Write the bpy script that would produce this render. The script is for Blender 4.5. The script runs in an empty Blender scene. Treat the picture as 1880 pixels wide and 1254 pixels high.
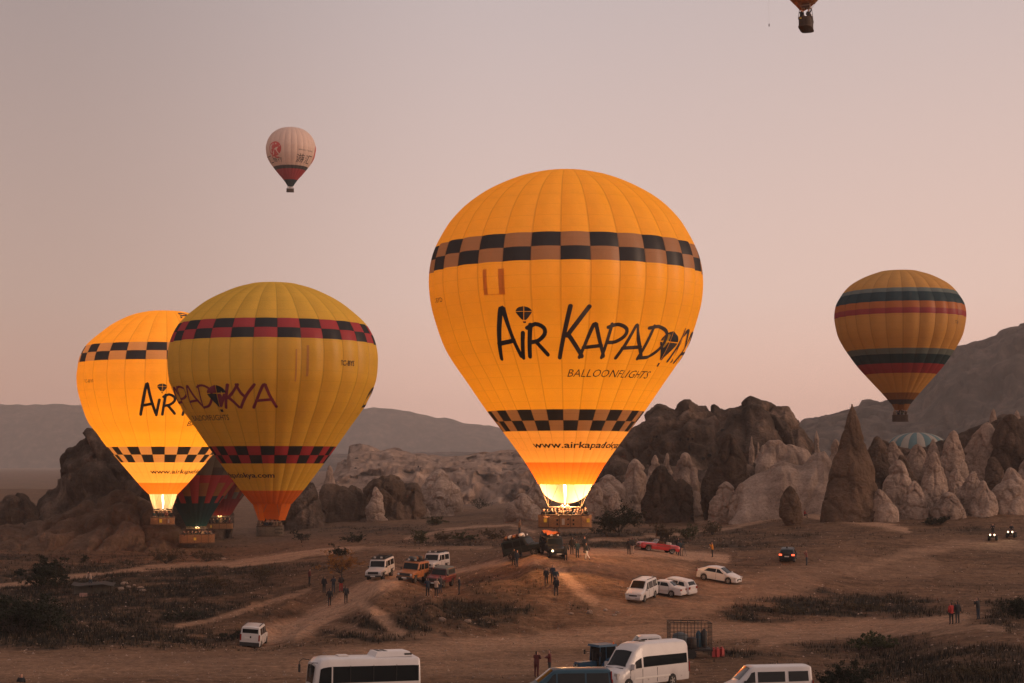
import bpy, bmesh, math, random
import numpy as np
from mathutils import Vector, Matrix

R = math.radians
scene = bpy.context.scene
col = scene.collection
random.seed(7)

# ------------------------------------------------------------------ camera
FPX, CX, CY, HORIZON, CAMZ = 3000.0, 940.0, 627.0, 850.0, 14.0
PITCH = math.atan((HORIZON - CY) / FPX)
cam_data = bpy.data.cameras.new("camera")
cam_data.lens = 36.0 * FPX / 1880.0
cam_data.sensor_width = 36.0
cam_data.clip_start = 0.5
cam_data.clip_end = 20000
cam = bpy.data.objects.new("camera", cam_data)
cam.location = (0, 0, CAMZ)
cam.rotation_euler = (math.pi / 2 + PITCH, 0, 0)
col.objects.link(cam)
scene.camera = cam

# ------------------------------------------------------------------ world
SUN_EL, SUN_AZ = R(13.0), R(98.0)          # azimuth measured from +Y (view) towards +X (right)
world = bpy.data.worlds.new("World")
scene.world = world
world.use_nodes = True
wn = world.node_tree
wn.nodes.clear()
w_out = wn.nodes.new("ShaderNodeOutputWorld")
w_bg = wn.nodes.new("ShaderNodeBackground")
w_sky = wn.nodes.new("ShaderNodeTexSky")
w_sky.sky_type = 'NISHITA'
w_sky.sun_disc = False
w_sky.sun_elevation = SUN_EL
w_sky.sun_rotation = SUN_AZ
w_sky.air_density = 1.3
w_sky.dust_density = 3.0
w_tc = wn.nodes.new("ShaderNodeTexCoord")
w_sep = wn.nodes.new("ShaderNodeSeparateXYZ")
wn.links.new(w_tc.outputs["Generated"], w_sep.inputs[0])
w_ramp = wn.nodes.new("ShaderNodeValToRGB")          # dawn sky: salmon at the horizon to dull mauve overhead
cr = w_ramp.color_ramp
cr.elements[0].position = 0.0
cr.elements[0].color = (0.77, 0.46, 0.362, 1)
cr.elements[1].position = 1.0
cr.elements[1].color = (0.42, 0.375, 0.385, 1)
e = cr.elements.new(0.10); e.color = (0.66, 0.485, 0.43, 1)
e = cr.elements.new(0.28); e.color = (0.49, 0.412, 0.405, 1)
w_az = wn.nodes.new("ShaderNodeVectorMath"); w_az.operation = 'DOT_PRODUCT'
w_az.inputs[1].default_value = (math.sin(SUN_AZ), math.cos(SUN_AZ), 0.0)
wn.links.new(w_tc.outputs["Generated"], w_az.inputs[0])
w_ramp2 = wn.nodes.new("ShaderNodeValToRGB")         # warmer towards the coming sun, duller away from it
c2 = w_ramp2.color_ramp
c2.elements[0].position = 0.0; c2.elements[0].color = (0.55, 0.51, 0.505, 1)
c2.elements[1].position = 1.0; c2.elements[1].color = (1.36, 1.15, 1.0, 1)
for p_, c_ in ((0.29, (0.66, 0.60, 0.575)), (0.44, (1.01, 0.97, 0.955)), (0.60, (1.07, 1.0, 0.96))):
    e = c2.elements.new(p_); e.color = (*c_, 1)
c2.interpolation = 'EASE'
w_mr = wn.nodes.new("ShaderNodeMapRange")
w_mr.inputs[1].default_value = -1; w_mr.inputs[2].default_value = 1
wn.links.new(w_az.outputs["Value"], w_mr.inputs[0])
wn.links.new(w_mr.outputs[0], w_ramp2.inputs[0])
w_mul = wn.nodes.new("ShaderNodeMixRGB"); w_mul.blend_type = 'MULTIPLY'; w_mul.inputs[0].default_value = 1
wn.links.new(w_sep.outputs["Z"], w_ramp.inputs[0])
wn.links.new(w_ramp.outputs[0], w_mul.inputs[1])
wn.links.new(w_ramp2.outputs[0], w_mul.inputs[2])
w_ns = wn.nodes.new("ShaderNodeMixRGB"); w_ns.blend_type = 'ADD'; w_ns.inputs[0].default_value = 0.012
wn.links.new(w_mul.outputs[0], w_ns.inputs[1])
wn.links.new(w_sky.outputs[0], w_ns.inputs[2])
wn.links.new(w_ns.outputs[0], w_bg.inputs[0])
w_bg.inputs[1].default_value = 1.12
wn.links.new(w_bg.outputs[0], w_out.inputs[0])

# ------------------------------------------------------------------ sun (a broad glow before sunrise)
sun_d = bpy.data.lights.new("sun", 'SUN')
sun_d.energy = 1.25
sun_d.angle = R(20)
sun_d.color = (1.0, 0.66, 0.47)
sun = bpy.data.objects.new("sun", sun_d)
sd = Vector((math.sin(SUN_AZ) * math.cos(SUN_EL), math.cos(SUN_AZ) * math.cos(SUN_EL), math.sin(SUN_EL)))
sun.rotation_euler = sd.to_track_quat('Z', 'Y').to_euler()
sun.location = (80, -40, 90)
col.objects.link(sun)

vs = scene.view_settings
vs.view_transform = 'Standard'
vs.look = 'None'
vs.exposure = 0.0
vs.gamma = 1.0
cy = scene.cycles
cy.use_denoising = True
cy.max_bounces = 6
cy.diffuse_bounces = 3
cy.transmission_bounces = 5
cy.volume_bounces = 2
cy.transparent_max_bounces = 8
cy.caustics_reflective = False
cy.caustics_refractive = False
cy.sample_clamp_indirect = 4.0

# ------------------------------------------------------------------ projection helpers (measuring the photograph)
cP, sP = math.cos(PITCH), math.sin(PITCH)
def unproj(px, py, d):
    """point seen at photo pixel (px,py) at distance d along world Y"""
    a = (px - CX) / FPX; b = (CY - py) / FPX
    dy = cP - b * sP
    t = d / dy
    return Vector((a * t, d, CAMZ + t * (sP + b * cP)))
def proj(x, y, z):
    zz = z - CAMZ
    fw = y * cP + zz * sP
    up = -y * sP + zz * cP
    return CX + FPX * x / fw, CY - FPX * up / fw

# ------------------------------------------------------------------ noise
def _hash(ix, iy, iz, s):
    h = (ix.astype(np.uint32) * np.uint32(374761393) + iy.astype(np.uint32) * np.uint32(668265263)
         + iz.astype(np.uint32) * np.uint32(2246822519) + np.uint32(s * 974711 + 13))
    h = (h ^ (h >> np.uint32(13))) * np.uint32(1274126177)
    h = (h ^ (h >> np.uint32(16))) * np.uint32(2246822519)
    h = h ^ (h >> np.uint32(15))
    return h.astype(np.float64) / 4294967295.0
def vnoise(p, seed=0):
    p = np.asarray(p, float)
    i = np.floor(p).astype(np.int64); f = p - i
    f = f * f * f * (f * (f * 6 - 15) + 10)
    out = 0
    for dx in (0, 1):
        wx = f[:, 0] if dx else 1 - f[:, 0]
        for dy in (0, 1):
            wy = f[:, 1] if dy else 1 - f[:, 1]
            for dz in (0, 1):
                wz = f[:, 2] if dz else 1 - f[:, 2]
                out = out + wx * wy * wz * _hash(i[:, 0] + dx, i[:, 1] + dy, i[:, 2] + dz, seed)
    return out * 2 - 1
def fbm(p, octv=4, seed=0, gain=0.5):
    p = np.asarray(p, float); a = 1.0; s = 0; tot = 0
    for k in range(octv):
        s = s + a * vnoise(p * (2.03 ** k) + k * 17.3, seed + k); tot += a; a *= gain
    return s / tot
def worley(p, seed=0):
    p = np.asarray(p, float)
    i = np.floor(p).astype(np.int64)
    f1 = np.full(len(p), 9.0); f2 = np.full(len(p), 9.0); cid = np.zeros(len(p))
    for dx in (-1, 0, 1):
        for dy in (-1, 0, 1):
            for dz in (-1, 0, 1):
                c = i + np.array([dx, dy, dz])
                q = c + np.stack([_hash(c[:, 0], c[:, 1], c[:, 2], seed + k) for k in (1, 2, 3)], 1)
                dd = np.sqrt(((p - q) ** 2).sum(1))
                m = dd < f1
                f2 = np.where(m, f1, np.minimum(f2, dd))
                cid = np.where(m, _hash(c[:, 0], c[:, 1], c[:, 2], seed + 9), cid)
                f1 = np.where(m, dd, f1)
    return f1, f2, cid
def sstep(a, b, x):
    t = np.clip((x - a) / (b - a), 0, 1)
    return t * t * (3 - 2 * t)

# ------------------------------------------------------------------ mesh helpers
def link(o, parent=None):
    col.objects.link(o)
    if parent is not None:
        o.parent = parent
    return o
def mesh(name, verts, faces, smooth=False, mats=(), mi=None):
    me = bpy.data.meshes.new(name)
    if isinstance(verts, np.ndarray):
        verts = verts.tolist()
    me.from_pydata(verts, [], faces if isinstance(faces, list) else faces.tolist())
    for m in mats:
        me.materials.append(m)
    if mi is not None:
        me.polygons.foreach_set("material_index", np.asarray(mi, np.int32))
    if smooth:
        me.polygons.foreach_set("use_smooth", np.ones(len(me.polygons), bool))
    me.update()
    return me
def obj(name, me, parent=None, loc=None, rot=None):
    o = bpy.data.objects.new(name, me)
    if loc is not None: o.location = loc
    if rot is not None: o.rotation_euler = rot
    return link(o, parent)
def tag(o, label=None, cat=None, group=None, kind=None):
    if label: o["label"] = label
    if cat: o["category"] = cat
    if group: o["group"] = group
    if kind: o["kind"] = kind
    return o
def thing(name, label, cat, loc=(0, 0, 0), rz=0.0, group=None):
    o = bpy.data.objects.new(name, None)
    o.empty_display_size = 0.2
    o.location = loc; o.rotation_euler = (0, 0, rz)
    link(o)
    return tag(o, label, cat, group)
class MB:
    """collects simple shapes into one mesh"""
    def __init__(s): s.v = []; s.f = []; s.m = []
    def add(s, v, f, m=0):
        n = len(s.v); s.v += [tuple(x) for x in v]
        s.f += [tuple(i + n for i in q) for q in f]; s.m += [m] * len(f)
        return s
    def box(s, c, size, rz=0.0, m=0, taper=1.0, ry=0.0):
        hx, hy, hz = size[0] / 2, size[1] / 2, size[2] / 2
        M = Matrix.Rotation(rz, 3, 'Z') @ Matrix.Rotation(ry, 3, 'Y')
        vv = []
        for z in (-1, 1):
            k = taper if z > 0 else 1.0
            for x, y in ((-1, -1), (1, -1), (1, 1), (-1, 1)):
                vv.append(Vector(c) + M @ Vector((x * hx * k, y * hy * k, z * hz)))
        return s.add(vv, [(3, 2, 1, 0), (4, 5, 6, 7), (0, 1, 5, 4), (1, 2, 6, 5), (2, 3, 7, 6), (3, 0, 4, 7)], m)
    def tube(s, pts, r, n=6, m=0, cap=True):
        pts = [Vector(p) for p in pts]
        rr = r if isinstance(r, (list, tuple)) else [r] * len(pts)
        vv = []; ff = []
        for k, p in enumerate(pts):
            t = (pts[min(k + 1, len(pts) - 1)] - pts[max(k - 1, 0)])
            if t.length < 1e-9: t = Vector((0, 0, 1))
            t.normalize()
            a = t.cross(Vector((0, 0, 1)) if abs(t.z) < 0.9 else Vector((1, 0, 0))).normalized()
            b = t.cross(a)
            for j in range(n):
                an = 2 * math.pi * j / n
                vv.append(p + (a * math.cos(an) + b * math.sin(an)) * rr[k])
        for k in range(len(pts) - 1):
            for j in range(n):
                j2 = (j + 1) % n
                ff.append((k * n + j, k * n + j2, (k + 1) * n + j2, (k + 1) * n + j))
        if cap:
            ff.append(tuple(range(n - 1, -1, -1)))
            q = (len(pts) - 1) * n
            ff.append(tuple(q + j for j in range(n)))
        return s.add(vv, ff, m)
    def lathe(s, prof, n=16, axis='Z', c=(0, 0, 0), m=0, close=True):
        vv = []; ff = []; c = Vector(c)
        for (r, h) in prof:
            for j in range(n):
                a = 2 * math.pi * j / n
                if axis == 'Z': q = Vector((r * math.cos(a), r * math.sin(a), h))
                else: q = Vector((r * math.cos(a), h, r * math.sin(a)))
                vv.append(c + q)
        for k in range(len(prof) - 1):
            for j in range(n):
                j2 = (j + 1) % n
                ff.append((k * n + j, k * n + j2, (k + 1) * n + j2, (k + 1) * n + j))
        if close:
            ff.append(tuple(range(n - 1, -1, -1)))
            q = (len(prof) - 1) * n
            ff.append(tuple(q + j for j in range(n)))
        return s.add(vv, ff, m)
    def build(s, name, mats, parent=None, smooth=False, loc=None, rot=None):
        if not isinstance(mats, (list, tuple)): mats = [mats]
        me = mesh(name, s.v, s.f, smooth, mats, s.m)
        return obj(name, me, parent, loc, rot)
    def me(s, name, mats, smooth=False):
        if not isinstance(mats, (list, tuple)): mats = [mats]
        return mesh(name, s.v, s.f, smooth, mats, s.m)

# ------------------------------------------------------------------ materials
def newmat(name):
    m = bpy.data.materials.new(name); m.use_nodes = True
    nt = m.node_tree
    return m, nt, nt.nodes["Principled BSDF"]
def N(nt, t, **kw):
    n = nt.nodes.new(t)
    for k, v in kw.items():
        setattr(n, k, v)
    return n
MATS = {}
def paint(name, c, rough=0.5, metal=0.0, var=0.12, scale=3.0, coat=0.0, spec=0.5, bump=0.0, bscale=20.0):
    """plain procedural material: a base colour broken up by noise"""
    if name in MATS: return MATS[name]
    m, nt, b = newmat(name)
    tc = N(nt, "ShaderNodeTexCoord")
    nz = N(nt, "ShaderNodeTexNoise"); nz.inputs["Scale"].default_value = scale; nz.inputs["Detail"].default_value = 5
    nt.links.new(tc.outputs["Object"], nz.inputs["Vector"])
    mix = N(nt, "ShaderNodeMixRGB")
    mix.inputs[1].default_value = (c[0] * (1 - var), c[1] * (1 - var), c[2] * (1 - var), 1)
    mix.inputs[2].default_value = (min(1, c[0] * (1 + var)), min(1, c[1] * (1 + var)), min(1, c[2] * (1 + var)), 1)
    nt.links.new(nz.outputs[0], mix.inputs[0])
    nt.links.new(mix.outputs[0], b.inputs["Base Color"])
    b.inputs["Roughness"].default_value = rough
    b.inputs["Metallic"].default_value = metal
    b.inputs["Specular IOR Level"].default_value = spec
    b.inputs["Coat Weight"].default_value = coat
    if bump:
        n2 = N(nt, "ShaderNodeTexNoise"); n2.inputs["Scale"].default_value = bscale; n2.inputs["Detail"].default_value = 4
        nt.links.new(tc.outputs["Object"], n2.inputs["Vector"])
        bp = N(nt, "ShaderNodeBump"); bp.inputs["Strength"].default_value = bump; bp.inputs["Distance"].default_value = 0.1
        nt.links.new(n2.outputs[0], bp.inputs["Height"]); nt.links.new(bp.outputs[0], b.inputs["Normal"])
    MATS[name] = m
    return m
def glow(name, c, strength):
    if name in MATS: return MATS[name]
    m, nt, b = newmat(name)
    b.inputs["Base Color"].default_value = (*c, 1)
    b.inputs["Emission Color"].default_value = (*c, 1)
    b.inputs["Emission Strength"].default_value = strength
    m.cycles.emission_sampling = 'NONE'
    MATS[name] = m
    return m
# ================================================================== terrain
CTRL = {
 0:   [(124,1190),(150,1100),(175,1064),(230,1022),(320,974),(380,938)],
 250: [(132,1160),(155,1085),(190,1044),(230,1024),(260,1006),(300,984),(370,952)],
 470: [(124,1198),(131,1184),(138,1150),(143,1112),(165,1064),(200,1030),(230,1014),(260,1000),(300,982),(350,960)],
 605: [(127,1180),(136,1150),(143,1112),(149,1078),(165,1048),(210,1006),(270,980),(340,954)],
 690: [(127,1180),(134,1132),(142,1076),(150,1054),(180,1022),(230,992),(300,962),(360,942)],
 820: [(127,1180),(133,1138),(140,1094),(150,1066),(165,1042),(190,1012),(230,985),(300,960),(380,936)],
 950: [(127,1180),(134,1150),(139,1094),(145,1042),(150,1024),(155,1013),(180,1006),(210,986),(260,962),(350,934)],
 1070:[(127,1180),(134,1150),(139,1096),(143,1056),(150,1015),(156,1007),(166,1012),(200,985),(250,960),(340,932)],
 1200:[(127,1180),(134,1148),(139,1104),(146,1060),(155,1016),(160,1010),(172,1010),(195,990),(245,965),(310,942)],
 1320:[(127,1178),(134,1148),(140,1104),(147,1066),(157,1032),(165,1022),(175,1014),(205,987),(250,962),(300,943)],
 1450:[(127,1176),(134,1152),(139,1112),(148,1064),(160,1032),(178,1002),(205,976),(235,951),(270,931)],
 1600:[(120,1198),(130,1164),(137,1132),(146,1092),(156,1052),(180,1002),(215,961),(240,941),(255,928)],
 1750:[(100,1242),(118,1172),(126,1146),(142,1102),(160,1051),(186,1000),(220,956),(245,931)],
 1880:[(92,1242),(115,1172),(126,1142),(142,1102),(160,1052),(190,992),(245,931)],
}
def dmap(d): return float(np.interp(d, [100,127,134,140,146,150,156,165,180,200,230,260,9000],[100,129,141,155,166,173,181,188,200,214,238,262,9000]))
_cp = []
for px, rows in CTRL.items():
    for d, py in rows:
        d = dmap(d)
        _cp.append((px, d, unproj(px, py, d).z))
    _cp.append((px, 108 if px < 1700 else 80, 0.0 if px < 1700 else 2.0))
    _cp.append((px, 70, 1.6))
    _cp.append((px, 700, 3.0 if not 550 < px < 1050 else -4.0)); _cp.append((px, 2000, 0.0)); _cp.append((px, 5000, 0.0))
for px in (600, 700, 800, 900, 1000):
    _cp.append((px, 560, -1.0)); _cp.append((px, 900, -8.0))
for px in (1620, 1700, 1780): _cp.append((px, 440, -1.0))
for px in (-700, 2600):
    for d, z in ((70, 2), (108, 1), (140, 2), (180, 4), (250, 4), (350, 5), (700, 3), (2000, 0), (5000, 0)):
        _cp.append((px, d, z))
_cp = np.array(_cp)
def _feat(px, d): return np.stack([np.asarray(px, float) / 260.0, 6.0 * np.log(np.asarray(d, float) / 100.0)], 1)
def _k(r2): return np.where(r2 > 1e-12, 0.5 * r2 * np.log(np.maximum(r2, 1e-12)), 0)
_F = _feat(_cp[:, 0], _cp[:, 1])
_n = len(_F)
_A = np.zeros((_n + 3, _n + 3))
_A[:_n, :_n] = _k(((_F[:, None] - _F[None]) ** 2).sum(2)) + np.eye(_n) * 0.004
_A[:_n, _n] = 1; _A[:_n, _n + 1:] = _F
_A[_n:, :_n] = _A[:_n, _n:].T
_W = np.linalg.solve(_A, np.concatenate([_cp[:, 2], np.zeros(3)]))
def height(x, y):
    x = np.atleast_1d(np.asarray(x, float)); y = np.atleast_1d(np.asarray(y, float))
    d = np.maximum(y, 40.0)
    px = np.clip(CX + FPX * x / d, -1100, 3000)
    F = _feat(px, np.minimum(d, 5000))
    out = np.empty(len(x))
    for s in range(0, len(x), 20000):
        f = F[s:s + 20000]
        r2 = ((f[:, None] - _F[None]) ** 2).sum(2)
        out[s:s + 20000] = _k(r2) @ _W[:_n] + _W[_n] + f @ _W[_n + 1:]
    out = np.clip(out, -14, 14)
    # the hillside under the camera
    hill = 12.3 - 0.165 * np.hypot(x, np.maximum(y, 0)) - 0.02 * np.maximum(-y, 0)
    out = np.where(y < 110, np.maximum(out * sstep(40, 75, y) + (1 - sstep(40, 75, y)) * 1.6, hill), out)
    p = np.stack([x, y, np.zeros_like(x)], 1)
    rough = sstep(60, 110, y) * (1 - sstep(500, 900, y))
    lot = sstep(118, 138, y)
    out = out + rough * (0.35 * fbm(p * 0.09, 3, 5) * (0.25 + 0.75 * lot) + 0.16 * fbm(p * 0.45, 3, 9) * (0.35 + 0.65 * lot) + 0.05 * vnoise(p * 1.9, 21))
    bank = sstep(129, 140, y) * (1 - sstep(166, 176, y)) * sstep(330, 480, px) * (1 - sstep(960, 1090, px))
    out = out + bank * 0.75 * (np.abs(fbm(p * np.array([0.20, 0.09, 1.0]), 4, 61)) * -2.2 + 0.45)
    return out
def gz(x, y): return float(height([x], [y])[0])
def G(px, py, d0, span=22):
    """ground point seen at photo pixel (px,py) nearest to distance d0"""
    d0 = dmap(d0)
    ds = np.linspace(max(40, d0 - span), d0 + span, 90)
    a = (px - CX) / FPX; b = (CY - py) / FPX
    xs = a * ds / (cP - b * sP)
    zs = height(xs, ds)
    _, py2 = proj(xs, ds, zs)
    err = np.abs(py2 - py) + 0.25 * np.abs(ds - d0)
    k = int(np.argmin(err))
    return Vector((xs[k], ds[k], zs[k]))

# --- the sheet: a fan of quads, dense where the photograph looks
us = np.concatenate([np.linspace(-5200, -420, 40, endpoint=False), np.linspace(-420, 2300, 420, endpoint=False), np.linspace(2300, 7000, 40)])
dn = np.concatenate([np.geomspace(84, 330, 400, endpoint=False), np.geomspace(330, 4700, 85)])
near = np.linspace(-60, 84, 30, endpoint=False)
U, D = np.meshgrid(us, dn)
X = (U - CX) / FPX * D; Y = D
Xn, Yn = np.meshgrid((us - CX) / FPX * 84, near)
XX = np.concatenate([Xn, X]); YY = np.concatenate([Yn, Y])
nr, nc = XX.shape
xf, yf = XX.ravel(), YY.ravel()
zf = height(xf, yf)
idx = np.arange(nr * nc).reshape(nr, nc)
fc = np.stack([idx[:-1, :-1].ravel(), idx[:-1, 1:].ravel(), idx[1:, 1:].ravel(), idx[1:, :-1].ravel()], 1)

# pale bare earth (G>0) and dark scrub (<0) where the place has them
PALE = [  # polylines: points, half width px, weight
 ([(480,1170),(560,1150),(640,1105),(690,1075),(720,1062)],26,1.0),
 ([(660,1105),(700,1130),(735,1160)],14,.9),
 ([(330,1150),(430,1128),(520,1100),(560,1085)],8,.55),
 ([(0,1075),(150,1058),(300,1040),(420,1035),(560,1014),(660,1006)],7,.8),
 ([(420,1042),(520,1028),(640,1012)],5,.8),
 ([(640,1005),(760,1008),(900,1004)],5,.45),
 ([(740,990),(800,976),(880,966),(930,964),(985,975)],4,.7),
 ([(820,1050),(900,1038),(985,1022),(1060,1014)],9,.9),
 ([(960,1030),(1010,1024),(1030,1045),(1060,1075),(1095,1104)],13,.9),
 ([(1010,1012),(1100,1014),(1200,1016),(1330,1026)],11,1.15),  # crest earth weighted paler to lift the burner glow on it
 ([(1085,993),(1180,986),(1260,980),(1360,966),(1440,950)],4,.7),
 ([(1290,960),(1400,948),(1500,940)],5,.7),
 ([(1330,925),(1440,925),(1560,942),(1620,962)],7,.8),
 ([(1480,944),(1580,958),(1660,972)],8,.9),
 ([(1600,950),(1700,938),(1800,932),(1900,930)],6,.6),
 ([(1560,1050),(1660,1018),(1760,1000),(1880,1000)],14,.45),
 ([(1300,1090),(1420,1060),(1560,1040),(1700,1046)],26,.3),
 ([(600,1205),(900,1185),(1200,1160),(1500,1160),(1760,1140)],24,.55),
 ([(1400,1180),(1560,1166),(1740,1150)],10,.6),
 ([(1130,1122),(1260,1112),(1360,1085),(1460,1066)],40,.4),([(1040,1030),(1140,1036),(1260,1046)],22,.4),([(600,1150),(700,1165),(800,1172)],12,.3),([(1240,1060),(1300,1075),(1380,1080)],5,.6),
 ([(1720,1165),(1800,1150),(1850,1155)],7,.5),
 ([(-50,1222),(400,1222),(800,1215),(1200,1225)],34,.35),
]
DARK = [  # ellipses cx,cy,rx,ry,weight
 (120,1105,360,50,1.1),(300,1050,260,22,.7),(180,1060,330,26,.8),(60,1165,440,27,1.15),(400,1085,170,24,.7),(420,1165,110,12,.8),(560,1130,70,9,.6),
 (860,1120,130,20,.75),(800,1145,170,12,.85),(930,1080,70,22,.5),(560,1040,90,12,.4),(700,1170,120,8,.7),
 (1530,1112,200,26,1.0),(1400,1130,90,12,.7),(1700,1130,60,10,.7),(1760,1222,280,40,.75),(1480,1200,120,12,.5),
 (1880,1130,60,30,.7),(1150,985,160,10,.6),(900,1000,200,8,.45),(1420,985,120,14,.45),(1600,985,80,9,.35),
 (700,975,160,8,.35),(1180,1002,150,7,.7),(1330,1000,130,9,.5),(120,1030,220,16,.5),(1750,975,120,10,.35),(250,1000,200,9,.3),
 (1340,1205,60,8,.5),(1080,1110,60,14,.3),
]
def ground_mask(x, y, z):
    px, py = proj(x, np.maximum(y, 30), z)
    p = np.stack([x, y, np.zeros_like(x)], 1)
    wx = 60 * fbm(p * 0.13, 5, 31, 0.65); wy = 17 * fbm(p * 0.2, 5, 37, 0.65)
    qx, qy = px + wx, py + wy
    pale = np.zeros_like(x); dark = np.zeros_like(x)
    for pts, w, wt in PALE:
        best = np.full(len(x), 1e9)
        for (x0, y0), (x1, y1) in zip(pts[:-1], pts[1:]):
            dx, dy = (x1 - x0), (y1 - y0) * 2.2
            t = np.clip(((px + wx * .35 - x0) * dx + (py + wy * .35 - y0) * 2.2 * dy) / (dx * dx + dy * dy), 0, 1)
            dd = np.hypot(px + wx * .35 - x0 - t * dx, ((py + wy * .35 - y0) * 2.2 - t * dy) / 1.6)
            best = np.minimum(best, dd)
        pale = np.maximum(pale, wt * (1 - sstep(w * 0.45, w * 1.35, best)))
    for cx_, cy_, rx, ry, wt in DARK:
        e2 = ((qx - cx_) / rx) ** 2 + ((qy - cy_) / ry) ** 2
        dark = np.maximum(dark, wt * (1 - sstep(0.25, 1.55, e2)))
    dark = np.clip(dark * (0.95 + 1.7 * fbm(p * 0.30, 5, 41, 0.68)) + 0.22 * sstep(0.05, 0.4, fbm(p * 0.11, 4, 43, 0.6)), 0, 1) 
    # tyre tracks and trampled streaks on the flat
    return pale, np.clip(dark * (1 - 0.8 * pale), 0, 1)
pale_m, dark_m = ground_mask(xf, yf, zf)
me = mesh("ground", np.stack([xf, yf, zf], 1), fc, True)
at = me.attributes.new("pale", 'FLOAT', 'POINT'); at.data.foreach_set("value", pale_m.astype(np.float32))
at = me.attributes.new("scrub", 'FLOAT', 'POINT'); at.data.foreach_set("value", dark_m.astype(np.float32))

gm, nt, bs = newmat("dusty_ground")
tc = N(nt, "ShaderNodeTexCoord")
def noise_node(nt, scale, detail, vec, rough=0.6):
    n = N(nt, "ShaderNodeTexNoise"); n.inputs["Scale"].default_value = scale
    n.inputs["Detail"].default_value = detail; n.inputs["Roughness"].default_value = rough
    nt.links.new(vec, n.inputs["Vector"]); return n
def ramp(nt, fac, stops):
    r = N(nt, "ShaderNodeValToRGB"); c = r.color_ramp
    c.elements[0].position, c.elements[0].color = stops[0][0], (*stops[0][1], 1)
    c.elements[1].position, c.elements[1].color = stops[-1][0], (*stops[-1][1], 1)
    for p, q in stops[1:-1]:
        e = c.elements.new(p); e.color = (*q, 1)
    nt.links.new(fac, r.inputs[0]); return r
def mixc(nt, fac, a, b, mode='MIX'):
    m = N(nt, "ShaderNodeMixRGB"); m.blend_type = mode
    for k, s in ((0, fac), (1, a), (2, b)):
        if isinstance(s, (int, float)): m.inputs[k].default_value = s
        elif isinstance(s, tuple): m.inputs[k].default_value = (*s, 1)
        else: nt.links.new(s, m.inputs[k])
    return m
n_big = noise_node(nt, 0.06, 5, tc.outputs["Object"])
n_mid = noise_node(nt, 0.9, 6, tc.outputs["Object"], 0.7)
n_f2 = noise_node(nt, 2.6, 6, tc.outputs["Object"], 0.75)
n_fine = noise_node(nt, 7.0, 4, tc.outputs["Object"], 0.7)
mp = N(nt, "ShaderNodeMapping"); mp.inputs["Scale"].default_value = (0.10, 1.1, 0.3); mp.inputs["Rotation"].default_value = (0, 0, R(12))
nt.links.new(tc.outputs["Object"], mp.inputs[0])
n_str = noise_node(nt, 1.0, 5, mp.outputs[0], 0.65)
base = ramp(nt, n_mid.outputs[0], [(0.3, (0.086, 0.050, 0.031)), (0.52, (0.158, 0.091, 0.055)), (0.72, (0.222, 0.130, 0.080))])
strk = ramp(nt, n_str.outputs[0], [(0.36, (0.62, 0.60, 0.58)), (0.62, (1.15, 1.12, 1.1))])
base2 = mixc(nt, 0.8, base.outputs[0], strk.outputs[0], 'MULTIPLY')
pale_c = ramp(nt, n_fine.outputs[0], [(0.3, (0.30, 0.180, 0.115)), (0.7, (0.45, 0.285, 0.190))])
pale_c2 = mixc(nt, 0.5, pale_c.outputs[0], strk.outputs[0], 'MULTIPLY')
dark_c = ramp(nt, n_mid.outputs[0], [(0.3, (0.007, 0.0075, 0.0065)), (0.55, (0.014, 0.013, 0.010)), (0.75, (0.050, 0.036, 0.024))])
a_p = N(nt, "ShaderNodeAttribute"); a_p.attribute_name = "pale"
a_s = N(nt, "ShaderNodeAttribute"); a_s.attribute_name = "scrub"
def edge_noise(a, amt):
    m1 = N(nt, "ShaderNodeMath"); m1.operation = 'MULTIPLY_ADD'
    nt.links.new(n_mid.outputs[0], m1.inputs[0]); m1.inputs[1].default_value = amt; m1.inputs[2].default_value = -amt * 0.5
    m2 = N(nt, "ShaderNodeMath"); m2.operation = 'ADD'; m2.use_clamp = True
    nt.links.new(m1.outputs[0], m2.inputs[0]); nt.links.new(a.outputs["Fac"], m2.inputs[1]); return m2
sc1 = mixc(nt, edge_noise(a_s, 0.8).outputs[0], base2.outputs[0], dark_c.outputs[0])
sc2 = mixc(nt, edge_noise(a_p, 0.5).outputs[0], sc1.outputs[0], pale_c2.outputs[0])
bigv = ramp(nt, n_big.outputs[0], [(0.3, (0.75, 0.74, 0.74)), (0.7, (1.2, 1.18, 1.15))])
fin = mixc(nt, 0.8, sc2.outputs[0], bigv.outputs[0], 'MULTIPLY')
grit = ramp(nt, n_f2.outputs[0], [(0.32, (0.50, 0.48, 0.46)), (0.5, (1.0, 1.0, 1.0)), (0.7, (1.42, 1.40, 1.36))])
fin = mixc(nt, 0.85, fin.outputs[0], grit.outputs[0], 'MULTIPLY')
nt.links.new(fin.outputs[0], bs.inputs["Base Color"])
bs.inputs["Roughness"].default_value = 0.95
bs.inputs["Specular IOR Level"].default_value = 0.1
bp = N(nt, "ShaderNodeBump"); bp.inputs["Strength"].default_value = 0.7; bp.inputs["Distance"].default_value = 0.25
bm_ = N(nt, "ShaderNodeMath"); bm_.operation = 'ADD'
nt.links.new(n_f2.outputs[0], bm_.inputs[0]); nt.links.new(n_str.outputs[0], bm_.inputs[1])
nt.links.new(bm_.outputs[0], bp.inputs["Height"]); nt.links.new(bp.outputs[0], bs.inputs["Normal"])
me.materials.append(gm)
ground = tag(obj("ground", me), "dusty brown earth and dry grass of the valley floor", None, None, "structure")
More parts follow.
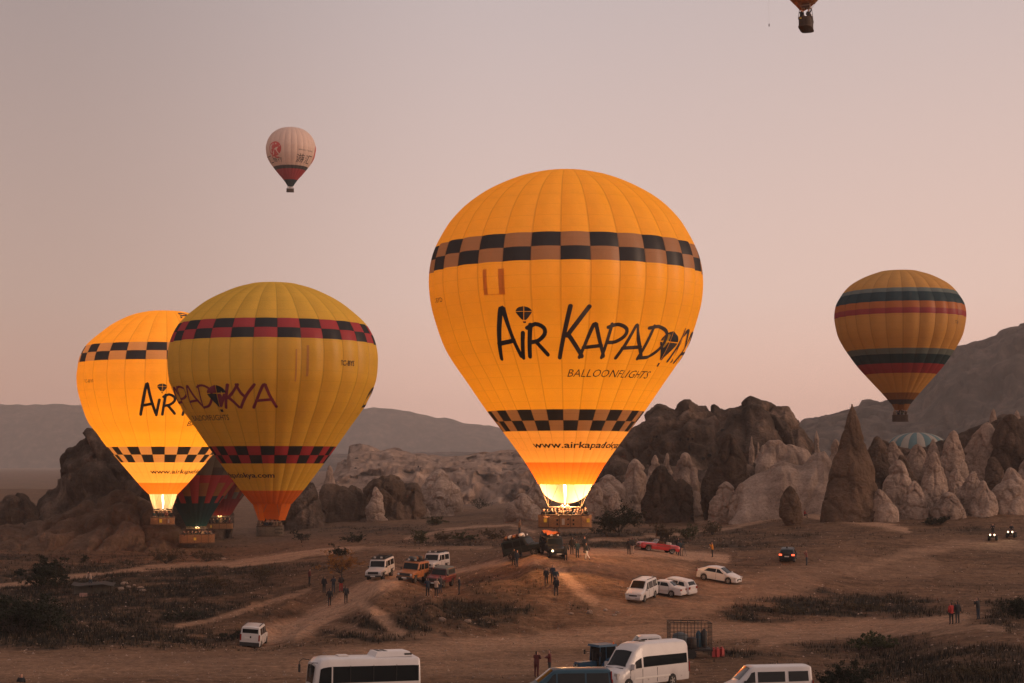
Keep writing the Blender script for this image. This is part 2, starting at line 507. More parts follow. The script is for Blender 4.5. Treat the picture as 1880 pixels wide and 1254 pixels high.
# ================================================================== rocks and hills
def rock_mat(name, dark, mid, light, scale=0.25, strat=0.9, cover=0.5):
    m, nt, b = newmat(name)
    tc = N(nt, "ShaderNodeTexCoord")
    geo = N(nt, "ShaderNodeNewGeometry")
    P = geo.outputs["Position"]
    mp = N(nt, "ShaderNodeMapping"); mp.inputs["Scale"].default_value = (1.0, 1.0, 0.45)
    nt.links.new(P, mp.inputs[0])
    a = noise_node(nt, scale, 8, mp.outputs[0], 0.68)
    mp2 = N(nt, "ShaderNodeMapping"); mp2.inputs["Scale"].default_value = (0.12, 0.12, 1.0)
    nt.links.new(P, mp2.inputs[0])
    s = noise_node(nt, strat, 4, mp2.outputs[0], 0.6)
    f = noise_node(nt, 2.2, 5, P, 0.7)
    c1 = ramp(nt, a.outputs[0], [(0.30, dark), (cover, mid), (0.74, light)])
    c2 = ramp(nt, s.outputs[0], [(0.35, (0.72, 0.70, 0.68)), (0.65, (1.12, 1.1, 1.08))])
    c3 = ramp(nt, f.outputs[0], [(0.30, (0.62, 0.60, 0.58)), (0.65, (1.12, 1.1, 1.1))])
    k = mixc(nt, 0.8, c1.outputs[0], c2.outputs[0], 'MULTIPLY')
    k2 = mixc(nt, 0.75, k.outputs[0], c3.outputs[0], 'MULTIPLY')
    nt.links.new(k2.outputs[0], b.inputs["Base Color"])
    b.inputs["Roughness"].default_value = 0.95; b.inputs["Specular IOR Level"].default_value = 0.08
    bp = N(nt, "ShaderNodeBump"); bp.inputs["Strength"].default_value = 0.9; bp.inputs["Distance"].default_value = 1.0
    ad = N(nt, "ShaderNodeMath"); ad.operation = 'ADD'
    nt.links.new(a.outputs[0], ad.inputs[0]); nt.links.new(f.outputs[0], ad.inputs[1])
    nt.links.new(ad.outputs[0], bp.inputs["Height"]); nt.links.new(bp.outputs[0], b.inputs["Normal"])
    return m
M_DARK = rock_mat("patina_rock", (0.042, 0.031, 0.025), (0.13, 0.091, 0.070), (0.40, 0.27, 0.195), 0.16, 0.5, 0.52)
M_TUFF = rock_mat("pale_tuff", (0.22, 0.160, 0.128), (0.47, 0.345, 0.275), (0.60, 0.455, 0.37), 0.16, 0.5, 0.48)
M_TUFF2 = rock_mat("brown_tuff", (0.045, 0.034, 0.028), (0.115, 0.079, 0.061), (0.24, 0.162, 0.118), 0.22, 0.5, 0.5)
M_BLUFF = rock_mat("brown_bluff_rock", (0.075, 0.050, 0.037), (0.19, 0.125, 0.088), (0.35, 0.23, 0.16), 0.15, 0.4, 0.52)
M_CLIFF = rock_mat("banded_cliff_rock", (0.12, 0.080, 0.061), (0.34, 0.226, 0.166), (0.52, 0.365, 0.275), 0.06, 0.15, 0.5)
M_HILL = rock_mat("far_hill_scrub", (0.026, 0.021, 0.019), (0.085, 0.064, 0.053), (0.21, 0.150, 0.117), 0.05, 0.08, 0.5)

def grid_normals(V):
    du = np.gradient(V, axis=1); dv = np.gradient(V, axis=0)
    n = np.cross(du, dv); l = np.linalg.norm(n, axis=2, keepdims=True)
    return n / np.maximum(l, 1e-9)
def grid_faces(nv, nu, wrap=False):
    i = np.arange(nv * nu).reshape(nv, nu)
    if wrap:
        a, b = i[:-1], np.roll(i, -1, 1)[:-1]; c, d = np.roll(i, -1, 1)[1:], i[1:]
    else:
        a, b, c, d = i[:-1, :-1], i[:-1, 1:], i[1:, 1:], i[1:, :-1]
    return np.stack([a.ravel(), b.ravel(), c.ravel(), d.ravel()], 1)
def massif(name, label, cat, sil, d, thick, mat, seed=0, amp=2.0, freq=0.12, cell=0.10, flute=1.0, nu=220, nv=90, front=0.62, lip=None, lip_back=0, kind=None, group=None, base_z=None, steep=1.6):
    sx = np.array([p[0] for p in sil], float); sy = np.array([p[1] for p in sil], float)
    u = np.linspace(sx[0], sx[-1], nu)
    ty = np.interp(u, sx, sy)
    b = (CY - ty) / FPX
    x = (u - CX) / FPX * d / (cP - b * sP)
    top = CAMZ + d * (sP + b * cP) / (cP - b * sP)
    bz = (height(x, np.full(nu, max(d - thick * 0.5, 60.0))) - 3.0) if base_z is None else np.full(nu, base_z)
    top = np.maximum(top, bz + 0.5)
    V = np.zeros((nv, nu, 3))
    for j in range(nv):
        t = j / (nv - 1)
        if t < front:
            s = t / front
            if lip is None:
                zz = bz + (top - bz) * (1 - (1 - s) ** steep); yy = d - thick * 0.5 * (1 - s) ** 0.9
            else:
                lz = CAMZ + (d - lip_back) * (sP + (CY - np.interp(u, [q[0] for q in lip], [q[1] for q in lip])) / FPX * cP)
                if s < 0.6:
                    k = s / 0.6
                    zz = bz + (lz - bz) * (1 - (1 - k) ** 1.25); yy = d - lip_back - thick * 0.35 * (1 - k)
                else:
                    k = (s - 0.6) / 0.4
                    zz = lz + (top - lz) * k; yy = d - lip_back * (1 - k)
        else:
            s = (t - front) / (1 - front)
            zz = top + (bz - top) * s ** 1.6; yy = d + thick * 0.6 * s ** 0.8
        V[j, :, 0] = x * (yy / d if np.ndim(yy) == 0 else yy / d); V[j, :, 1] = yy; V[j, :, 2] = zz
    nrm = grid_normals(V)
    P = V.reshape(-1, 3)
    q = P * freq
    f1, f2, cid = worley(P * np.array([1, 1, 0.75]) * cell + 3.3 * fbm(P * 0.05, 2, seed + 3)[:, None] * 0.25, seed)
    g1, g2, _ = worley(P * np.array([1, 1, 0.8]) * cell * 2.7, seed + 5)
    disp = 0.9 * fbm(q, 5, seed, 0.55) + 0.75 * (0.5 - f1) + 0.35 * (cid - 0.5) + 0.30 * (0.5 - g1)
    disp = disp - 0.5 * np.exp(-((f2 - f1) / 0.08) ** 2)
    ff = min(1.0, 330.0 / d)
    fl = fbm(np.stack([P[:, 0] * 0.25, P[:, 1] * 0.08, P[:, 2] * 0.03], 1) * ff, 4, seed + 11)
    hfac = np.clip((P[:, 2] - np.tile(bz, nv)) / 4.0, 0.0, 1.0)
    P = P + nrm.reshape(-1, 3) * (disp * amp * hfac)[:, None]
    if lip is not None: fl = 0.9 - 3.2 * np.abs(fl)
    P[:, 1] -= flute * fl * hfac
    me = mesh(name, P, grid_faces(nv, nu), True, [mat])
    o = obj(name, me)
    return tag(o, label, cat, group, kind)
def cone(name, label, px, top, base, hw, d, mat=None, a=1.3, b=0.85, lean=0.0, seed=0, amp=0.5, foot=1.0, group=None, dy=0.8, cat="rock", n=72, m=64, wide=1.42, pear=0.7):
    """a tuff cone; hw is half its width in photo pixels at the widest, foot < 1 narrows its foot"""
    mat = mat or M_TUFF
    B = unproj(px, base, d); T = unproj(px + lean, top, d)
    W = hw * d / FPX * wide
    zb = min(B.z, gz(B.x, B.y)) - 0.8
    H = T.z - zb
    V = np.zeros((m, n, 3))
    th = np.linspace(0, 2 * math.pi, n, endpoint=False)
    t = np.linspace(0, 1, m)
    pr_ = (1 - t) ** 0.46 * (0.88 + 0.24 * np.sin(np.pi * np.minimum(1, t * 1.2)))
    r = W * ((1 - pear) * (1 - t ** a) ** b + pear * pr_) * (foot + (1 - foot) * sstep(0.0, 0.35, t))
    r[-1] = 0.02 * W
    sw = 0.22 * W * vnoise(np.stack([t * 2.2 + seed, t * 0 + 0.5, t * 0 + 0.5], 1), seed) * np.sin(np.pi * t)
    for j in range(m):
        V[j, :, 0] = B.x + sw[j] + (T.x - B.x) * t[j] + r[j] * np.cos(th)
        V[j, :, 1] = B.y + dy * r[j] * np.sin(th)
        V[j, :, 2] = zb + H * t[j]
    P = V.reshape(-1, 3)
    c = np.stack([np.tile(np.cos(th), m), np.tile(np.sin(th) * 0.9, m), np.full(n * m, 0.15)], 1)
    size = max(W, 1.0)
    dsp = 0.95 * fbm(P * (0.8 / size), 3, seed) + 0.22 * fbm(P * 0.55, 4, seed + 4) 
    fl = fbm(np.stack([np.tile(np.cos(th), m) * 2.6 + seed, np.tile(np.sin(th), m) * 2.6, P[:, 2] * 0.10], 1), 3, seed + 8)
    dsp = dsp + 0.34 * fl + 0.10 * fbm(P * 1.6, 3, seed + 6)
    k_ = 1.0 / max(0.9, 0.75 * min(W, 4.5)); f1, f2, cid = worley((P + 0.8 * fbm(P * 0.4, 2, seed + 2)[:, None]) * np.array([k_, k_, k_ * 0.6]), seed + 1)
    dsp = dsp + 0.42 * (cid - 0.5) + 0.30 * (0.45 - f1) - 0.40 * np.exp(-((f2 - f1) / 0.07) ** 2)
    prof = np.repeat(np.clip((1 - t) * 6, 0.15, 1), n)
    P = P + c * (dsp * amp * min(W, 4.5) * 0.55 * prof)[:, None]
    cap = len(P)
    F = grid_faces(m, n, True).tolist() + [tuple(range(cap - n, cap))]
    o = obj(name, mesh(name, P, F, True, [mat]))
    return tag(o, label, cat, group)

# --- far hills
massif("hills", "long flat ridge fading into the pink haze on the left", None,
       [(-900,800),(-600,765),(-200,748),(0,742),(150,744),(350,749),(690,747),(760,755),(820,765),(880,775),(920,782),(1000,795),(1100,808),(1300,828),(1500,845),(1700,850)],
       4550, 600, M_HILL, 3, 11, 0.0035, 0.0035, 10, 160, 24, kind="structure", base_z=-5)
massif("hills", "low distant plateau behind the cliffs", None,
       [(250,850),(400,840),(560,834),(700,832),(850,830),(1000,829),(1150,832),(1300,836),(1500,842),(1600,850)],
       2600, 400, M_HILL, 5, 4, 0.01, 0.01, 4, 160, 24, kind="structure", base_z=-3)
massif("hills", "broad grey scrub covered hill rising at the right", None,
       [(1330,850),(1400,815),(1480,771),(1520,762),(1578,750),(1586,741),(1640,739),(1690,722),(1725,668),(1765,638),(1800,629),(1815,626),(1840,610),(1880,597),(1950,580),(2100,560),(2400,600),(2900,720),(3200,850)],
       1500, 740, M_HILL, 8, 12, 0.010, 0.008, 12, 300, 90, kind="structure", base_z=-3, steep=1.25)

# --- cliffs
massif("plateau_cliff", "long pale fluted cliff with flat top in the middle distance", "cliff",
       [(560,905),(598,890),(612,872),(624,846),(640,842),(644,821),(662,817),(682,822),(700,827),(722,822),(738,827),(762,833),(800,838),(860,836),(900,832),(950,826),(1000,830),(1060,830),(1120,834),(1180,850),(1230,880)],
       1080, 220, M_CLIFF, 12, 2.6, 0.05, 0.045, 13.0, 380, 110,
       lip=[(560,905),(612,885),(640,868),(680,858),(720,856),(790,860),(860,862),(930,866),(1000,862),(1100,860),(1230,885)], lip_back=200)
cone("rock_spire", "thin pale rock spire at the left end of the plateau cliff", 605, 854, 915, 11, 840, M_CLIFF, 1.1, 0.8, seed=3, amp=0.5)
massif("rock_bluff", "dark brown flat topped rock wall beside the dry valley", "cliff",
       [(590,930),(593,900),(597,892),(620,890),(640,889),(655,889),(662,896),(668,905),(676,925),(684,945)], 330, 16, M_BLUFF, 21, 1.4, 0.2, 0.16, 1.6, 90, 60, steep=3.0)
massif("rock_bluff", "knobbly dark rounded bluff in front of the plateau cliff", "cliff",
       [(662,945),(672,905),(678,892),(690,872),(702,866),(716,866),(730,872),(738,882),(743,895),(752,893),(762,892),(767,905),(775,940)], 322, 18, M_BLUFF, 25, 1.8, 0.2, 0.17, 1.8, 110, 64, steep=2.4)
cone("tuff_cone", "slim pale tuff column leaning on the knobbly bluff", 689, 893, 950, 13, 312, M_TUFF, 2.2, 0.6, seed=5)
cone("tuff_cone", "broad pale tuff cone standing before the plateau cliff", 808, 861, 944, 36, 350, M_TUFF, 1.7, 0.75, seed=6, amp=0.5)
cone("tuff_cone", "sunlit low tuff buttress at the foot of the broad cone", 806, 902, 950, 26, 330, M_TUFF, 2.0, 0.6, seed=8, amp=0.6)
cone("tuff_cone", "small rounded tuff knob left of the sunlit buttress", 768, 915, 950, 17, 325, M_TUFF, 2.0, 0.6, seed=9, amp=0.5)
massif("rock_bluff", "dark pointed bluff half hidden behind the dull yellow balloon", "cliff",
       [(470,955),(500,935),(530,905),(550,892),(566,880),(576,884),(584,900),(590,918),(597,945)], 315, 20, M_DARK, 31, 1.5, 0.2, 0.15, 1.5, 90, 60, steep=2.0)
massif("rock_cliff", "tall dark cliff behind the glowing orange balloon on the left", "cliff",
       [(62,950),(72,918),(85,902),(100,893),(107,860),(115,835),(122,828),(140,822),(147,808),(158,798),(156,790),(164,785),(176,782),(200,790),(225,815),(255,850),(290,880),(330,905),(380,925),(430,950)],
       300, 34, M_DARK, 41, 2.4, 0.14, 0.11, 2.0, 200, 100, steep=2.4)
massif("rock_cliff", "dark rock outcrop at the left edge of the valley", "cliff",
       [(-160,930),(-100,905),(-40,912),(0,913),(6,904),(16,899),(35,899),(46,905),(60,922),(72,945)], 283, 24, M_DARK, 44, 1.7, 0.16, 0.13, 1.6, 130, 70, steep=2.6)
massif("tuff_slope", "pale eroded tuff slope below the tall dark cliff", "rock slope",
       [(-60,985),(0,972),(50,966),(95,950),(150,928),(200,908),(232,905),(262,920),(295,945),(330,968),(380,985)],
       268, 40, M_BLUFF, 47, 1.9, 0.16, 0.13, 3.6, 240, 110, steep=1.3)
massif("rock_massif", "large dark boulder topped massif behind the central balloon", "cliff",
       [(1040,915),(1080,865),(1110,818),(1150,797),(1166,789),(1190,777),(1194,765),(1209,756),(1230,759),(1243,766),(1252,758),(1262,745),(1280,749),(1300,747),(1312,743),(1330,749),(1352,745),(1367,750),(1374,738),(1390,733),(1408,733),(1425,738),(1445,746),(1458,758),(1472,769),(1482,785),(1491,802),(1506,832),(1520,872),(1535,920)],
       325, 46, M_DARK, 51, 3.0, 0.11, 0.085, 2.6, 320, 140, steep=2.0)
cone("rock_spire", "small pale twin spire at the right shoulder of the massif", 1499, 790, 850, 9, 318, M_TUFF, 1.2, 0.8, seed=71, amp=0.8)
massif("rock_ledge", "pale bulging ledge across the massif's lower right", "rock", [(1385,850),(1398,815),(1412,807),(1440,808),(1462,818),(1485,822),(1496,835),(1505,850)], 292, 12, M_TUFF, 53, 0.9, 0.25, 0.2, 0.8, 70, 40)

GC = "pale tuff cones below the massif"
for k, (lab, px, top, base, hw, d, mat, a, b) in enumerate([
    ("pale tuff cone with a faceted top left of the two dark stumps", 1166, 842, 906, 23, 276, M_TUFF, 2.0, 0.6),
    ("slim pale tuff cone tucked behind the taller dark stump", 1203, 835, 888, 14, 290, M_TUFF, 1.8, 0.7),
    ("narrow pale tuff knob right behind the taller dark stump", 1225, 831, 882, 11, 293, M_TUFF, 2.2, 0.6),
    ("broad pale tuff cone below the cave windows of the massif", 1258, 830, 886, 28, 285, M_TUFF, 2.2, 0.6),
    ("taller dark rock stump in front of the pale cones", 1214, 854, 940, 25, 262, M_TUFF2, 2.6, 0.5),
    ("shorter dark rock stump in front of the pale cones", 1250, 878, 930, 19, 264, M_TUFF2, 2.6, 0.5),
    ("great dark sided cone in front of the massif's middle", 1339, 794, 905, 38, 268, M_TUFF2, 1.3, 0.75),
    ("low pale tuff dome at the foot of the great dark cone", 1333, 884, 922, 22, 258, M_TUFF, 2.0, 0.6),
    ("small leaning pale dome right of the low tuff dome", 1362, 886, 932, 18, 254, M_TUFF, 2.0, 0.6),
    ("wide pale tuff dome just right of the balloon's mouth", 1117, 871, 906, 30, 272, M_TUFF, 2.4, 0.6),
    ("pale tuff hump nearest the glowing balloon's mouth", 1093, 887, 935, 16, 260, M_TUFF, 2.0, 0.6),
    ("small pale tuff hump behind the dark bare tree", 1130, 901, 935, 16, 258, M_TUFF, 1.8, 0.6),
    ("thin pale tuff pinnacle on the massif's right flank", 1380, 800, 845, 6, 300, M_TUFF, 1.5, 0.7),
    ("short tuff pinnacle beside the thin pinnacle", 1392, 812, 850, 7, 298, M_TUFF, 1.5, 0.7),
    ("low pale tuff hump left of the balloon basket", 985, 880, 935, 22, 300, M_TUFF, 1.5, 0.7),
    ("pale tuff hump half hidden by the central basket", 960, 905, 940, 26, 290, M_TUFF, 1.6, 0.7),
  ]):
    cone("tuff_cone", lab, px, top, base, hw, d, mat, a, b, seed=100 + 3 * k, amp=0.55, group=GC)
massif("tuff_slope", "smooth pale tuff ridge sloping up towards the tall spire", "rock slope",
       [(1340,935),(1366,892),(1385,878),(1405,866),(1425,848),(1440,839),(1455,842),(1470,845),(1490,830),(1503,823),(1516,826),(1528,850),(1545,890),(1560,930)],
       256, 22, M_TUFF, 61, 0.9, 0.16, 0.09, 1.6, 140, 70, steep=1.7)
cone("rock_spire", "tall pointed tuff spire towering over the track", 1564, 742, 938, 60, 232, M_BLUFF, 1.05, 0.86, seed=200, amp=0.26, n=80, m=100, dy=0.85, wide=1.0, pear=0.0)
cone("tuff_cone", "lone pear shaped rock on a narrow foot beside the track", 1456, 892, 958, 23, 228, M_BLUFF, 2.3, 0.62, seed=204, amp=0.35, foot=0.45, lean=-6, wide=1.0, pear=0.0)
GF = "crowd of tuff cones at the right"
for k, (lab, px, top, base, hw, d, mat, a, b, lean) in enumerate([
    ("pear shaped pale cone right of the tall spire", 1645, 844, 912, 24, 240, M_TUFF, 1.9, 0.6, 5),
    ("low pale cone left of the farther red convertible", 1680, 882, 930, 20, 236, M_TUFF, 1.8, 0.65, -2),
    ("pointed pale cone behind the farther red convertible", 1713, 829, 908, 22, 242, M_TUFF, 1.6, 0.65, 2),
    ("tall smooth round headed cone right of the striped balloon", 1748, 790, 895, 22, 252, M_TUFF, 2.8, 0.5, 3),
    ("small cone under the round headed cone", 1755, 853, 902, 16, 243, M_TUFF, 1.7, 0.65, 0),
    ("steep cone behind the lone man on the track", 1779, 864, 930, 22, 237, M_TUFF, 1.5, 0.7, 8),
    ("broad cone right of the lone man on the track", 1805, 882, 932, 20, 235, M_TUFF, 1.9, 0.6, 0),
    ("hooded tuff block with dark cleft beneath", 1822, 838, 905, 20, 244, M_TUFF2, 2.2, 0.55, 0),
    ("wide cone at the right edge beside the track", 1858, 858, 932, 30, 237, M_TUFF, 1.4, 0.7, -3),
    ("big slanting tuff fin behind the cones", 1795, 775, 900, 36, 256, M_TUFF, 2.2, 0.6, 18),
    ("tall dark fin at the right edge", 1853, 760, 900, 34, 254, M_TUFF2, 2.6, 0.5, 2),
    ("little pale peak above the slanting fin", 1824, 750, 830, 17, 272, M_TUFF, 1.3, 0.8, 0),
    ("pale tip above the dark fin at the right edge", 1867, 753, 830, 18, 272, M_TUFF, 1.4, 0.8, 0),
    ("brown hump behind the tall spire's right side", 1614, 800, 905, 26, 252, M_TUFF2, 2.0, 0.6, -4),
    ("leaning ridge left of the striped balloon", 1645, 810, 900, 22, 262, M_TUFF, 1.4, 0.7, -6),
    ("rounded hump in front of the striped balloon", 1684, 815, 880, 28, 262, M_TUFF, 2.2, 0.6, 0),
    ("thin peak right of the striped balloon", 1713, 806, 880, 17, 256, M_TUFF, 1.3, 0.75, 0),
    ("pale peak left of the tall spire", 1532, 806, 900, 20, 264, M_TUFF, 1.5, 0.7, 2),
    ("low dome behind the man in dark clothes by the convertible", 1742, 903, 932, 26, 234, M_TUFF, 2.2, 0.6, 0),
    ("tuff buttress at the tall spire's right foot", 1626, 898, 938, 22, 230, M_TUFF, 1.2, 0.8, -12),
    ("slanting tuff wall between the pear cone and the pointed cone", 1668, 835, 925, 22, 246, M_TUFF2, 1.5, 0.7, -14),
    ("tuff cone just beyond the right edge", 1915, 800, 930, 44, 246, M_TUFF, 1.6, 0.65, 0),
  ]):
    cone("tuff_cone", lab, px, top, base, hw, d, mat, a, b, lean, seed=300 + 5 * k, amp=0.42, group=GF)

massif("tuff_slope", "mass of pale tuff behind the crowd of cones at the right", "rock slope",
       [(1570,930),(1585,860),(1600,818),(1622,806),(1640,815),(1662,822),(1700,826),(1730,812),(1760,800),(1790,786),(1815,770),(1840,768),(1880,766),(1930,772),(2000,790),(2080,860),(2120,930)],
       274, 26, M_DARK, 81, 1.6, 0.13, 0.10, 3.0, 200, 80, steep=1.6)  # dark rock colour puts in the shade between the cones
massif("tuff_slope", "rubbly brown slope at the foot of the central massif", "rock slope",
       [(1050,935),(1090,895),(1130,868),(1170,858),(1230,855),(1290,860),(1340,850),(1400,850),(1450,870),(1480,935)],
       300, 26, M_DARK, 85, 1.5, 0.15, 0.12, 2.4, 180, 70, steep=1.5)  # dark colour stands in for shade in the gaps between the pale cones

# --- dark plugs on the rock faces, standing for shade inside cave openings
from mathutils.bvhtree import BVHTree
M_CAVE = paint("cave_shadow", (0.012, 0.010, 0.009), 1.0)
def caves(target, spots):
    bvh = BVHTree.FromPolygons([v.co[:] for v in target.data.vertices], [p_.vertices[:] for p_ in target.data.polygons])
    for px, py, w, h in spots:
        o_ = Vector((0, 0, CAMZ)); dr = (unproj(px, py, 100) - o_).normalized()
        hit, nr_, _, dist = bvh.ray_cast(o_, dr)
        if hit is None: continue
        k = hit.y / FPX
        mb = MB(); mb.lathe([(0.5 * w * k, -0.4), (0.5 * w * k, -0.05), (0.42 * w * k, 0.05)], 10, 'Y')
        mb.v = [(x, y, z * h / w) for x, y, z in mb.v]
        mb.build("cave_shade_plug", M_CAVE, target, False, hit)
caves(bpy.data.objects["rock_massif"], [(1263,806,4,6),(1271,806,4,5),(1265,822,3,9),(1249,807,4,7),(1302,836,8,6),(1291,842,6,5),(1327,790,9,5),(1206,802,5,5),(1330,812,4,6)])
caves(bpy.data.objects["plateau_cliff"], [(655,842,7,4),(653,860,5,4),(600,887,4,4),(768,858,3,6)])
# ================================================================== plants
def leaf_mat(name, c1, c2, c3):
    m, nt, b = newmat(name)
    geo = N(nt, "ShaderNodeNewGeometry")
    n = noise_node(nt, 1.6, 4, geo.outputs["Position"])
    r_ = ramp(nt, n.outputs[0], [(0.3, c1), (0.5, c2), (0.7, c3)])
    nt.links.new(r_.outputs[0], b.inputs["Base Color"])
    b.inputs["Roughness"].default_value = 0.8; b.inputs["Specular IOR Level"].default_value = 0.15
    return m
L_DARK = leaf_mat("dark_leaf", (0.009, 0.012, 0.009), (0.018, 0.022, 0.014), (0.035, 0.036, 0.020))
L_BROWN = leaf_mat("withered_leaf", (0.030, 0.024, 0.015), (0.060, 0.043, 0.024), (0.105, 0.066, 0.032))
L_ORANGE = leaf_mat("autumn_leaf", (0.12, 0.055, 0.018), (0.24, 0.105, 0.030), (0.34, 0.16, 0.045))
L_GREEN = leaf_mat("dull_green_leaf", (0.026, 0.032, 0.016), (0.050, 0.056, 0.026), (0.085, 0.080, 0.038))
M_BARK = paint("dark_bark", (0.045, 0.032, 0.024), 0.9, var=0.3)
def leaf_cloud(rng, centers, sizes, n, leaf, flat=0.75):
    k = rng.integers(0, len(centers), n)
    dirs = rng.normal(size=(n, 3)); dirs /= np.linalg.norm(dirs, axis=1, keepdims=True)
    rad = rng.random(n) ** 0.45
    p = centers[k] + dirs * (sizes[k] * rad)[:, None] * np.array([1, 1, flat])
    a = rng.normal(size=(n, 3)); a /= np.linalg.norm(a, axis=1, keepdims=True)
    b = np.cross(a, rng.normal(size=(n, 3))); b /= np.maximum(np.linalg.norm(b, axis=1, keepdims=True), 1e-6)
    s = leaf * (0.6 + 0.8 * rng.random(n))[:, None]
    V = np.stack([p - a * s, p + b * s * 0.55, p + a * s, p - b * s * 0.55], 1).reshape(-1, 3)
    F = np.arange(4 * n).reshape(n, 4)
    return V, F
def branches(rng, mb, p, dvec, length, rad, level, tips, spread=0.6, up=0.12):
    n = 4; pts = [Vector(p)]; dv = Vector(dvec).normalized()
    for i in range(n):
        dv = (dv + Vector(rng.normal(size=3)) * 0.16 + Vector((0, 0, up))).normalized()
        pts.append(pts[-1] + dv * length / n)
    mb.tube(pts, [rad * (1 - 0.55 * i / n) for i in range(n + 1)], 5 if level > 1 else 4, cap=False)
    tips.append((pts[-1], length)); tips.append((pts[-2], length * 0.8))
    if level > 0:
        for i in range(3 if level > 1 else 4):
            k = rng.integers(1, n + 1)
            nd = (dv + Vector(rng.normal(size=3)) * spread).normalized()
            branches(rng, mb, pts[k], nd, length * (0.55 + 0.2 * rng.random()), rad * 0.5, level - 1, tips, spread, up)
def tree(name, label, cat, base, h, w, mat, seed, leaves=3000, leaf=0.11, stems=5, fill=0.5, trunk=0.25, low=0.15, group=None, level=2):
    """w is the crown's half width; low is where the crown starts"""
    rng = np.random.default_rng(seed)
    t = thing(name, label, cat, base, 0, group)
    mb = MB(); tips = []
    if trunk > 0.05:
        mb.tube([(0, 0, -0.3), (0.03 * h, 0, h * trunk * 0.6), (0.02 * h, 0.02 * h, h * trunk)], [0.05 * h * 0.6, 0.04 * h * 0.6, 0.03 * h * 0.6], 7, cap=False)
    for i in range(stems):
        an = 2 * math.pi * (i + rng.random() * 0.6) / stems
        sl = 0.35 + 0.5 * rng.random() * min(1.4, w / h * 1.6)
        dv = Vector((math.cos(an) * sl, math.sin(an) * sl, 1))
        branches(rng, mb, (0.02 * h * math.cos(an), 0.02 * h * math.sin(an), max(h * trunk * 0.85, -0.1)), dv, h * (1 - trunk) * (0.42 + 0.2 * rng.random()), 0.012 * h + 0.01, level, tips, 0.75, 0.06)
    P = np.array([list(q[0]) for q in tips]); L = np.array([q[1] for q in tips])
    # bring the branching to the measured outline
    ex = max(0.2, np.percentile(np.abs(P[:, 0]), 96)); ez = max(0.3, P[:, 2].max())
    sx, sz = w * 0.92 / ex, h * 0.95 / ez
    mb.v = [(x * sx, y * sx, z * sz if z > 0 else z) for x, y, z in mb.v]
    P = P * np.array([sx, sx, sz])
    mb.build("trunk" if trunk > 0.05 else "stems", M_BARK, t, True)
    keep = P[:, 2] > low * h
    P, L = P[keep], L[keep]
    V, F = leaf_cloud(rng, P, np.clip(L * fill * min(sx, sz), 0.12, 0.22 * max(w, h)), leaves, leaf)
    V[:, 2] = np.maximum(V[:, 2], 0.02)
    cr = obj("crown", mesh("crown", V, F.tolist(), False, [mat]), t)
    return t
tree("bare_tree", "big dark half bare tree right of the central basket", "tree", G(1135, 985, 185), 4.9, 3.3, L_DARK, 1, 9500, 0.085, 8, 0.5, 0.14, 0.12, level=3)
tree("autumn_tree", "orange leaved autumn tree on the bank left of the white jeep", "tree", G(625, 1058, 152), 3.2, 2.4, L_ORANGE, 2, 3600, 0.065, 7, 0.42, 0.16, 0.12, level=3)
tree("shrub", "dark round shrub right behind the orange autumn tree", "shrub", G(622, 1020, 172), 1.5, 1.2, L_DARK, 32, 1800, 0.07, 6, 0.5, 0.0, 0.05)
tree("dark_tree", "dark bushy tree at the left edge above the low shed", "tree", G(78, 1080, 165), 3.9, 2.8, L_DARK, 3, 9000, 0.10, 7, 0.55, 0.12, 0.1, level=3)
tree("dark_tree", "thicket of dark green trees at the left edge beside the lot", "tree", G(30, 1165, 128), 3.4, 3.6, L_DARK, 4, 11000, 0.10, 9, 0.6, 0.0, 0.02, level=3)
tree("sapling", "slender dark sapling standing in the mist by the left slope", "tree", G(153, 1040, 195), 1.6, 0.45, L_DARK, 5, 500, 0.07, 4, 0.5, 0.3, 0.25)
tree("thorn_tree", "small flat thorn tree in the mist right of the yellow balloon's basket", "tree", G(553, 996, 230), 2.0, 1.7, L_DARK, 6, 1500, 0.07, 6, 0.4, 0.18, 0.2)
SH = "shrubs scattered over the valley"
